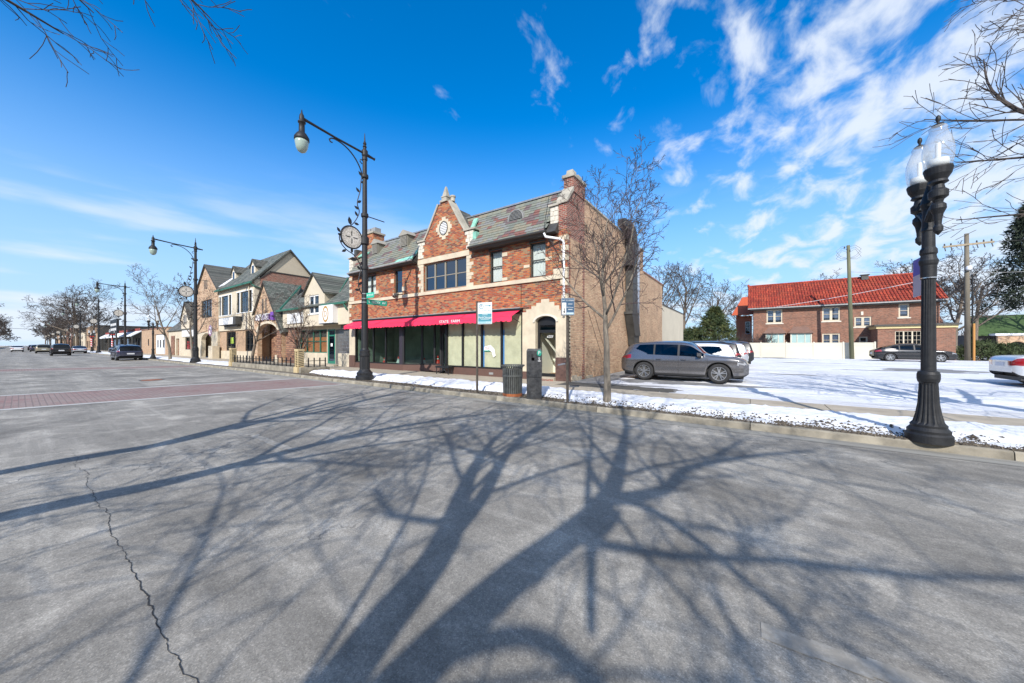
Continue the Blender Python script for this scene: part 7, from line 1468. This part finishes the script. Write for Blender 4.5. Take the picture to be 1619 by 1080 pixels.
# ---------------------------------------------------------------- trees
def grow(out, p, d, L, r, lvl, maxl, rg, P):
    ns = P['seg'][min(lvl, len(P['seg'])-1)]; pts = [p.copy()]; rad = [r]; d = d.normalized(); end = P.get('taper', 0.35)
    for k in range(ns):
        w = P['wander']*(1 if lvl else 0.4); d = (d+Vector((rg.gauss(0, w), rg.gauss(0, w), rg.gauss(0, w)))+Vector((0, 0, P['trop'][min(lvl, len(P['trop'])-1)]))).normalized()
        p = p+d*(L/ns); pts.append(p.copy()); rad.append(max(P['minr'], r*(1-(1-end)*(k+1)/ns)))
    out.append((pts, rad, lvl)); spawn(out, pts, rad, L, lvl, maxl, rg, P)
def spawn(out, pts, rad, L, lvl, maxl, rg, P, start=None, count=None):
    if lvl >= maxl: return
    n = count if count is not None else P['kids'][min(lvl, len(P['kids'])-1)]; st = start if start is not None else P['start'][min(lvl, len(P['start'])-1)]; az = rg.uniform(0, 6.28)
    for i in range(n):
        t = st+(1-st)*(i+rg.uniform(0.2, 0.9))/n; t = min(0.985, t); f = t*(len(pts)-1); k = int(f); q = pts[k].lerp(pts[k+1], f-k); rr = rad[k]+(rad[k+1]-rad[k])*(f-k)
        ax = (pts[k+1]-pts[k]).normalized(); az += 2.4+rg.uniform(-0.5, 0.5); o = ax.orthogonal().normalized(); o.rotate(Matrix.Rotation(az, 3, ax)); ang = R(P['ang'][min(lvl, len(P['ang'])-1)]+rg.uniform(-12, 12))
        nd = ax*math.cos(ang)+o*math.sin(ang); l2 = L*P['ratio'][min(lvl, len(P['ratio'])-1)]*(1.15-0.55*t)*rg.uniform(0.75, 1.2)
        grow(out, q, nd, l2, max(P['minr'], rr*P['rr']), lvl+1, maxl, rg, P)
def tree_mesh(t, out, split, mt, mtw, sides=(10, 7, 5, 3, 3)):
    a, b = MB(), MB()
    for pts, rad, lvl in out: (a if lvl <= split else b).tube(pts, rad, sides[min(lvl, len(sides)-1)], cap=lvl <= 1)
    a.build('trunk', mt, t, smooth=True, norm=False)
    if b.f: b.build('crown', mtw, t, smooth=False, norm=False)
base_par = dict(seg=(8, 6, 5, 4, 3), wander=0.10, trop=(0.05, 0.08, 0.06, 0.03), minr=0.004, kids=(7, 6, 6, 5), start=(0.35, 0.25, 0.2, 0.2), ang=(42, 45, 45, 42), ratio=(0.62, 0.52, 0.5, 0.5), rr=0.60)
# slim parkway tree before the brick side wall
def parkway(loc, label, h, r, seed, maxl=4, group=None, fork=0.42, kids=(9, 7, 6, 4), ang=36, mt='bark_grey', mtw='twig_red', minr=0.0042, blen=0.86):
    rg = random.Random(seed); t = thing('street_tree', label, 'tree', loc, group); out = []; P = dict(base_par); P['kids'] = kids; P['ang'] = (ang, 44, 44, 42); P['start'] = (fork, 0.2, 0.15, 0.15); P['trop'] = (0.02, 0.10, 0.05, 0.02); P['minr'] = minr
    p0 = Vector(loc)-Vector((0, 0, 0.05)); pts = [p0, p0+Vector((0, 0, 0.12)), p0+Vector((0.01, 0, 0.5))]; rad = [r*1.45, r*1.15, r]
    p = pts[-1]; d = Vector((0.02, 0, 1)); n = 9
    for k in range(n): d = (d+Vector((rg.gauss(0, 0.06), rg.gauss(0, 0.06), 0.1))).normalized(); p = p+d*(h-0.5)/n; pts.append(p.copy()); rad.append(max(0.012, r*(1-0.92*(k+1)/n)))
    out.append((pts, rad, 0)); spawn(out, pts, rad, h*blen, 0, maxl, rg, P); tree_mesh(t, out, 1, M[mt], M[mtw]); return t
parkway((-3.02, 8.62, 0.12), 'slim bare street tree before the brick side wall', 4.8, 0.090, 11, kids=(13, 8, 6, 4), fork=0.42, blen=0.80, ang=46, minr=0.0046)
parkway((-48.0, 8.7, 0.12), 'bare street tree beside the plain twin globe lamp', 7.0, 0.12, 5, kids=(9, 6, 5, 3), group='bare street trees by the shops', fork=0.36, minr=0.009, ang=42)
parkway((-42.4, 9.2, 0.12), 'bare street tree standing just behind the vine lamp of the stone gabled shop', 6.2, 0.12, 6, kids=(8, 6, 5, 3), group='bare street trees by the shops', fork=0.32, minr=0.009, ang=44)
parkway((-28.7, 9.35, 0.3), 'small bare tree in the planter before the arched dental entrance', 4.4, 0.10, 8, kids=(8, 6, 5, 3), fork=0.30, minr=0.006, mt='bark', ang=46)
parkway((-21.8, 9.35, 0.3), 'many stemmed bare shrub tree in the planter before the papered shop window', 3.6, 0.09, 9, kids=(11, 6, 5, 3), fork=0.12, minr=0.005, mt='bark', ang=34)
# the two big kerbside trees behind the camera, whose limbs and shadows cross the road
def big_tree(loc, label, limbs, seed, kids, fine_over=False):
    rg = random.Random(seed); t = thing('street_tree', label, 'tree', loc, 'big trees on the opposite kerb'); out = []; P = dict(base_par); P.update(minr=0.006, kids=(8, 8, 6, 4), ang=(48, 46, 44, 40), ratio=(0.5, 0.62, 0.6, 0.5), rr=0.36, wander=0.13, trop=(0.02, 0.05, 0.03, 0.0), start=(0.3, 0.2, 0.2, 0.2))
    for pts, rad, lvl, kd, st in limbs:
        pts = [Vector(p) for p in pts]; fine = []; fr_ = []
        for k in range(len(pts)-1):
            p0, p1, p2, p3 = (pts[max(0, min(len(pts)-1, k+q))] for q in (-1, 0, 1, 2))
            for s in range(4): u = s/4; fine.append(0.5*((2*p1)+(p2-p0)*u+(2*p0-5*p1+4*p2-p3)*u*u+(3*p1-p0-3*p2+p3)*u**3)); fr_.append(rad[k]+(rad[k+1]-rad[k])*u)
        fine.append(pts[-1]); fr_.append(rad[-1]); out.append((fine, fr_, lvl))
        L = sum((a-b).length for a, b in zip(fine, fine[1:])); 
        if fine_over and lvl == 2:
            P2 = dict(P); P2.update(minr=0.0045, kids=(4, 4, 6, 4), ang=(38, 36, 34, 34), ratio=(0.5, 0.5, 0.55, 0.5), trop=(0, 0, -0.03, -0.02), wander=0.16)
            spawn(out, fine, fr_, 1.7, 2, 4, rg, P2, start=st, count=kd); continue
        if kd: spawn(out, fine, fr_, max(2.6, L*0.9), max(1, lvl), 4, rg, P, start=st, count=kd)
    tree_mesh(t, out, 1, M['bark'], M['twig'], (12, 8, 6, 4, 3)); return t
BY = -5.6
def sh(pts, dy): return [(x-0.72, BY+dy[i], z-1.31) for i, (x, z) in enumerate(pts)]
A_ = sh([(1.72, 5.6), (1.70, 6.2), (1.72, 6.77), (1.43, 7.57), (1.28, 8.26), (1.25, 9.0), (1.4, 10.3)], (0, 0, 0, 0, 0, 0, 0.2))
A2 = sh([(1.70, 6.8), (1.76, 7.36), (1.67, 8.63), (2.16, 10.31), (2.3, 11.3)], (0, 0, 0, 0, 0))
B_ = sh([(1.80, 5.6), (2.02, 6.13), (2.36, 6.74), (3.12, 7.9), (3.51, 9.48), (3.73, 10.71), (3.6, 11.8)], (0, 0, 0, 0, 0, 0, 0.1))
B2 = sh([(3.12, 7.9), (3.8, 8.33), (4.3, 9.0), (5.47, 9.81), (6.4, 10.2)], (0, 0, 0, 0, 0.2))
B3 = sh([(3.2, 7.9), (3.5, 7.95), (3.89, 7.66), (4.2, 7.2)], (0, 0, 0, 0))
Cc = sh([(2.9, 7.5), (3.2, 7.7), (2.98, 7.3), (2.96, 6.7)], (0, 0.05, 0, 0))
big_tree((0.85, BY, 0.1), 'big bare forked tree on the opposite kerb behind the camera', [
    ([(0.85, BY, 0.05), (0.86, BY, 0.6), (0.90, BY, 1.8), (0.96, BY, 3.2), (1.02, BY, 4.5)], [0.38, 0.31, 0.28, 0.26, 0.25], 0, 0, 0.5),
    (A_, [0.15, 0.145, 0.135, 0.09, 0.07, 0.05, 0.03], 1, 14, 0.35), (A2, [0.09, 0.085, 0.07, 0.045, 0.03], 1, 11, 0.25), (B_, [0.135, 0.13, 0.13, 0.12, 0.08, 0.055, 0.03], 1, 15, 0.4), (B2, [0.09, 0.08, 0.065, 0.045, 0.02], 1, 13, 0.2), (B3, [0.045, 0.045, 0.035, 0.02], 1, 9, 0.2), ([(1.40, BY, 4.95), (1.85, BY, 5.22), (2.22, BY, 5.2), (2.7, BY, 4.95)], [0.055, 0.05, 0.045, 0.02], 1, 5, 0.5), (Cc, [0.06, 0.06, 0.05, 0.03], 2, 3, 0.3),
    ([(0.95, BY, 3.6), (0.1, BY-0.1, 4.3), (-1.1, BY, 4.7), (-2.4, BY+0.1, 5.0), (-3.5, BY, 5.1)], [0.022, 0.020, 0.016, 0.012, 0.006], 1, 14, 0.15), ([(1.0, BY, 4.1), (0.3, BY+0.5, 5.1), (-0.5, BY+0.8, 5.9), (-1.5, BY+1.0, 6.6)], [0.022, 0.018, 0.014, 0.006], 1, 12, 0.15), ([(1.2, BY, 4.7), (2.1, BY+0.3, 5.0), (3.2, BY+0.5, 5.2), (4.2, BY+0.4, 5.1)], [0.020, 0.016, 0.012, 0.006], 1, 11, 0.2)], 21, None)
Ta = sh([(-4.5, 3.9), (-4.82, 5.28), (-4.25, 6.47), (-4.43, 7.4), (-3.85, 8.44), (-3.94, 10.02), (-3.7, 11.2)], (0, 0, 0, 0, 0, 0, 0.2)); Tb = sh([(-3.5, 3.9), (-2.8, 5.31), (-2.19, 6.17), (-1.79, 7.13), (-1.23, 8.19), (-0.2, 9.3), (0.79, 10.27)], (0, 0, 0, 0, 0, 0, 0))
L1 = [(-5.1, BY, 4.9), (-5.9, -4.4, 5.6), (-7.1, -2.2, 6.05), (-7.62, -0.5, 6.0), (-7.7, 0.35, 5.85)]
L2 = [(-5.0, BY, 5.2), (-5.4, -4.2, 6.4), (-5.95, -1.4, 6.75), (-6.05, 0.6, 6.45), (-6.1, 1.5, 6.1)]
L3 = [(-4.9, BY+0.1, 5.7), (-6.0, -4.0, 6.7), (-7.2, -1.6, 6.75), (-7.5, -0.1, 6.6), (-7.55, 0.6, 6.25)]
big_tree((-4.7, BY, 0.1), 'big bare twin stemmed tree on the opposite kerb whose twigs overhang the road', [
    ([(-4.7, BY, 0.05), (-4.7, BY, 0.5), (-4.72, BY, 1.2), (-4.95, BY, 2.0), (-5.22, BY, 2.65)], [0.38, 0.31, 0.28, 0.22, 0.17], 0, 0, 0.5), ([(-4.72, BY, 1.2), (-4.5, BY, 2.0), (-4.2, BY, 2.65)], [0.22, 0.17, 0.16], 1, 0, 0.5),
    (Ta, [0.15, 0.14, 0.13, 0.11, 0.08, 0.06, 0.03], 1, 15, 0.40), (Tb, [0.15, 0.14, 0.13, 0.10, 0.07, 0.05, 0.03], 1, 15, 0.35), (L1, [0.07, 0.055, 0.038, 0.022, 0.008], 2, 10, 0.66), (L2, [0.07, 0.055, 0.038, 0.022, 0.008], 2, 10, 0.72), (L3, [0.06, 0.05, 0.03, 0.016, 0.006], 2, 6, 0.74)], 33, None, True)
# parkway tree just outside the right edge, its limbs reach into view
X0, Y0 = 6.55, 8.85
big = [([(X0, Y0, 0.05), (X0, Y0, 0.6), (X0-0.05, Y0, 2.0), (X0-0.1, Y0, 3.4), (X0-0.15, Y0, 5.2), (X0, Y0, 7.2), (X0+0.1, Y0, 9.0)], [0.30, 0.24, 0.21, 0.19, 0.14, 0.08, 0.03], 0, 12, 0.5),
       ([(X0-0.1, Y0, 3.3), (X0-1.1, Y0-0.05, 4.15), (X0-2.1, Y0+0.05, 4.75), (X0-2.95, Y0+0.1, 5.15), (X0-3.35, Y0+0.1, 5.7), (X0-3.4, Y0+0.2, 6.3)], [0.07, 0.055, 0.042, 0.030, 0.016, 0.006], 2, 34, 0.25),
       ([(X0-0.1, Y0, 3.8), (X0-1.2, Y0+0.2, 5.4), (X0-2.2, Y0+0.2, 6.3), (X0-3.0, Y0+0.2, 6.9)], [0.06, 0.04, 0.022, 0.006], 2, 30, 0.25), ([(X0-2.7, Y0+0.1, 5.0), (X0-3.5, Y0+0.15, 5.3), (X0-4.05, Y0+0.2, 5.55)], [0.018, 0.012, 0.006], 2, 7, 0.2),
       ([(X0-0.1, Y0, 4.4), (X0-1.5, Y0+0.3, 5.9), (X0-2.5, Y0+0.3, 6.9), (X0-3.2, Y0+0.4, 7.5)], [0.06, 0.04, 0.022, 0.006], 2, 26, 0.25), ([(X0-0.8, Y0, 3.9), (X0-1.9, Y0+0.2, 4.35), (X0-3.0, Y0+0.3, 4.6), (X0-3.6, Y0+0.3, 4.7)], [0.035, 0.026, 0.016, 0.006], 2, 20, 0.2),
       ([(X0-0.1, Y0+0.1, 2.9), (X0-1.3, Y0+0.5, 3.4), (X0-2.6, Y0+0.7, 3.75), (X0-3.5, Y0+0.8, 3.85)], [0.05, 0.032, 0.018, 0.006], 2, 10, 0.35), ([(X0, Y0, 3.6), (X0+1.5, Y0+0.4, 5.2), (X0+2.6, Y0, 6.6)], [0.10, 0.07, 0.02], 1, 9, 0.3), ([(X0, Y0, 4.2), (X0+0.3, Y0+1.6, 5.6), (X0, Y0+3.0, 6.8)], [0.09, 0.06, 0.02], 1, 9, 0.3), ([(X0, Y0, 4.0), (X0-0.6, Y0-1.4, 5.5), (X0-0.9, Y0-2.6, 6.6)], [0.09, 0.06, 0.02], 1, 9, 0.3)]
tr_ = big_tree((X0, Y0, 0.1), 'spreading bare parkway tree whose limbs reach in beside the near globe lamp', big, 51, None, True); tr_['group'] = ''; del tr_['group']
# bare trees further off
def bare(loc, label, h, spread, seed, group, mt='bark', mtw='twig', minr=0.02, kids=(8, 6, 5, 4), maxl=4, lean=0.0, trunk=0.30, ratio=0.62):
    rg = random.Random(seed); t = thing('bare_tree', label, 'tree', loc, group); out = []; P = dict(base_par); P.update(minr=minr, kids=kids, ang=(spread, 44, 42, 40), start=(trunk, 0.2, 0.2, 0.2), trop=(0.03, 0.07, 0.04, 0.0), wander=0.11, ratio=(ratio, 0.55, 0.5, 0.5))
    grow(out, Vector(loc), Vector((lean, 0, 1)), h*0.9, h*0.022+0.05, 0, maxl, rg, P); tree_mesh(t, out, 1, M[mt], M[mtw], (8, 5, 4, 3, 3)); return t
G3 = 'bare trees behind the lot'
for i, (x, y, h, s) in enumerate(((-15.5, 76, 16, 38), (-11.0, 78, 15, 36), (-6.2, 80, 12.5, 44), (-2.0, 86, 10.5, 45), (-22, 74, 14, 40), (20, 76, 12, 50), (24.5, 78, 12.5, 52), (28.5, 84, 12, 50), (35, 80, 13, 50), (14, 90, 13, 46), (18.0, 66, 9.5, 54))):
    bare((x, y, 0), ['bare tree rising directly behind the pale stucco annex wall', 'taller bare tree right of the annex wall, over the pine', 'round crowned bare tree behind the pine bush', 'small bare tree between the pine and the tiled roof', 'bare tree hidden mostly by the brick side wall', 'wide bare tree behind the sunroom corner', 'bare tree behind the crossarm pole', 'bare tree over the green roofed cottage', 'bare tree right of the green roofed cottage', 'bare tree peeping over the tiled ridge', 'low wide bare tree beside the tiled house'][i], h, s, 100+i, G3, minr=0.022, kids=(9, 7, 5, 4))
big2 = bare((-160, 9.7, 0), 'huge spreading bare tree leaning over the far street', 15, 66, 77, None, minr=0.028, kids=(11, 8, 7, 4), trunk=0.30, ratio=0.85, mt='bark', mtw='twig')
G4 = 'bare trees lining the far street'
for i, (x, y, h) in enumerate(((-134, 10.4, 10), (-182, 10.2, 12), (-205, 10, 12), (-235, 10, 13), (-262, 10, 12))): bare((x, y, 0), 'bare street tree among the shops far along the street', h, 50, 200+i, G4, minr=0.03, kids=(9, 7, 5, 4))
for i, (x, h, s) in enumerate(((-165, 12, 60), (-195, 12, 55), (-230, 12, 55), (-275, 13, 55), (-330, 13, 55))): bare((x, -8.2, 0), 'bare tree on the opposite kerb far down the street', h, s, 300+i, 'bare trees on the opposite kerb', minr=0.035, kids=(9, 7, 5, 4))
for i, (x, y) in enumerate(((-350, 14), (-380, 10), (-420, 13), (-400, -9), (-450, -9))): bare((x, y, 0), 'bare tree at the vanishing end of the street', 13, 52, 400+i, 'bare trees at the street end', minr=0.1, kids=(8, 6, 5, 3))

# ---------------------------------------------------------------- evergreens
need = [mat('needle_a', (0.040, 0.060, 0.018), 0.75, var=0.4, vs=1.5), mat('needle_b', (0.075, 0.085, 0.022), 0.75, var=0.4, vs=1.5), mat('needle_dark', (0.018, 0.028, 0.014), 0.8, var=0.4, vs=1.5), mat('needle_yew', (0.045, 0.065, 0.02), 0.75, var=0.4, vs=2)]
def clump(b, c, r, n, rg, size, up=0.35):
    for k in range(n):
        d = Vector((rg.gauss(0, 1), rg.gauss(0, 1), rg.gauss(0, 0.8)+up)).normalized(); p = c+d*r*rg.uniform(0.35, 1.0); e = d.orthogonal().normalized(); e.rotate(Matrix.Rotation(rg.uniform(0, 6.28), 3, d)); s = size*rg.uniform(0.6, 1.3)
        b.poly([(p-e*s*0.16).to_tuple(), (p+e*s*0.16).to_tuple(), (p+d*s+e*rg.uniform(-0.3, 0.3)*s).to_tuple()])
def evergreen(loc, label, shape, seed, ncl, cs, size, mats_, per=42, name='pine_tree', cat='tree', trunk_r=0.16, bare_to=0.0):
    """shape(t) -> radius at relative height t"""
    rg = random.Random(seed); t = thing(name, label, cat, loc); h = shape['h']; b = MB(); tr = MB(); p0 = Vector(loc)
    tr.tube([p0, p0+Vector((0.05, 0, h*0.5)), p0+Vector((0, 0, h*0.97))], [trunk_r, trunk_r*0.65, 0.02], 9)
    for k in range(ncl):
        z = bare_to+(1-bare_to)*rg.uniform(0, 1)**0.85; rmax = interp(shape['r'], z)*(1+0.22*mnoise.noise(Vector((k*0.37, z*7, seed)))); a = rg.uniform(0, 6.283); rr_ = rmax*math.sqrt(rg.uniform(0.12, 1.0))
        c = p0+Vector((rr_*math.cos(a)*shape.get('sx', 1), rr_*math.sin(a)*shape.get('sy', 1), z*h*(1-0.0)-0.12*rr_+rg.gauss(0, 0.1)))
        b.cur = rg.choice((0, 0, 1)); clump(b, c, cs*rg.uniform(0.7, 1.25), per, rg, size)
        if k % 3 == 0: tr.tube([p0+Vector((0, 0, max(0.1, z*h-0.3*rr_))), p0.lerp(c, 0.5)+Vector((0, 0, (z*h-0.15*rr_)*0.5)), c], [0.045, 0.03, 0.012], 4, cap=False)
    tr.build('trunk', M['bark'], t, norm=False); b.build('crown', mats_, t, norm=False); return t
evergreen((-3.9, 53.2, 0), 'spreading olive green pine bush behind the cream fence', dict(h=6.4, r=[(0, 3.6), (0.2, 3.5), (0.45, 2.9), (0.7, 1.5), (0.88, 0.9), (1, 0.25)]), 61, 330, 0.42, 0.34, need[:2], 46)
evergreen((-6.8, 54.5, 0), 'lower olive green pine bush left of the taller one', dict(h=3.9, r=[(0, 2.3), (0.5, 2.0), (1, 0.5)]), 62, 130, 0.42, 0.34, need[:2], 46, trunk_r=0.1)
evergreen((24.0, 60, 0), 'tall dark spruce with bare lower trunk at the lot edge', dict(h=16, r=[(0, 2.0), (0.30, 3.0), (0.45, 2.7), (0.75, 1.7), (1, 0.2)]), 63, 230, 0.55, 0.40, [need[2], need[2]], 46, name='spruce_tree', trunk_r=0.42, bare_to=0.34)
for i, (x, y, h, w) in enumerate(((18.6, 54.2, 1.6, 1.5), (20.6, 54.6, 1.5, 1.5), (22.9, 55.2, 1.7, 1.6), (25.3, 56.0, 1.5, 1.6), (19.6, 57.0, 1.8, 1.8))):
    evergreen((x, y, 0.05), ['low yew bush at the foot of the crossarm pole', 'second low yew bush east of the crossarm pole', 'low yew bush beside the spruce trunk', 'last low yew bush past the spruce trunk', 'yew bush standing behind the kerbside row of yews'][i], dict(h=h, r=[(0, w), (0.5, w*0.95), (1, w*0.4)]), 70+i, 70, 0.30, 0.20, [need[3], need[0]], 60, name='yew_bush', cat='shrub', trunk_r=0.05)
for i, (x, y) in enumerate(((0.9, 52.6), (-0.4, 51.9))):
    rg = random.Random(500+i); t = thing('bare_shrub', ['twiggy brown shrub at the left corner of the tiled house', 'twiggy brown shrub between the pine and the fence'][i], 'shrub', (x, y, 0.05)); out = []; P = dict(base_par); P.update(minr=0.012, kids=(6, 5), ang=(30, 35), seg=(5, 4, 3), start=(0.3, 0.3))
    for k in range(14): grow(out, Vector((x+rg.uniform(-0.5, 0.5), y+rg.uniform(-0.3, 0.3), 0.05)), Vector((rg.gauss(0, 0.35), rg.gauss(0, 0.3), 1)), rg.uniform(1.6, 2.5), 0.022, 0, 2, rg, P)
    b = MB()
    for pts, rad, lvl in out: b.tube(pts, rad, 4 if lvl == 0 else 3, cap=False)
    b.build('stems', M['twig_red'], t, norm=False)
# the cross street traffic lights far west, and a far tree belt that closes the view
for i, (x, y) in enumerate(((-210, -2.0), (-214, 3.5))):
    t = thing('traffic_signal', 'black traffic signal hung on a long mast arm far down the street', 'traffic light', (x, 9.0, 0.1), 'far traffic signals'); MB().tube([(x, 9.0, 0), (x, 9.0, 7.5)], [0.14, 0.10], 8).build('mast', M['black_iron'], t); MB().tube([(x, 9.0, 7.0), (x, y, 7.4)], [0.08, 0.05], 6).build('mast_arm', M['black_iron'], t); MB().box(x-0.2, x+0.2, y-0.2, y+0.2, 6.2, 7.3).build('signal_head', M['black_frame'], t)
rg = random.Random(900); b = MB()
for k in range(2600):
    if k % 2: a = R(rg.uniform(20, 92)); rad_ = rg.uniform(120, 190)
    else: a = R(rg.uniform(92, 174)); rad_ = rg.uniform(240, 330)
    x, y = rad_*math.cos(a), rad_*math.sin(a)
    if y < 30: continue
    hh = rg.uniform(4, 10)*(0.8+0.4*mnoise.noise(Vector((x*0.03, y*0.03, 0)))); p = Vector((x, y, 0)); d = Vector((rg.gauss(0, 0.1), rg.gauss(0, 0.1), 1))
    b.tube([p, p+d*hh*0.5, p+d*hh], [0.16, 0.10, 0.03], 3, cap=False)
    for q in range(5): s = p+d*hh*rg.uniform(0.35, 0.9); e = Vector((rg.gauss(0, 1), rg.gauss(0, 1), rg.uniform(0.4, 1.3))).normalized(); b.tube([s, s+e*hh*rg.uniform(0.15, 0.35)], [0.06, 0.02], 3, cap=False)
tag(stuff(b.build('distant_wood', M['twig'], None, norm=False)), 'brown haze of leafless trees along the far horizon', 'woodland')
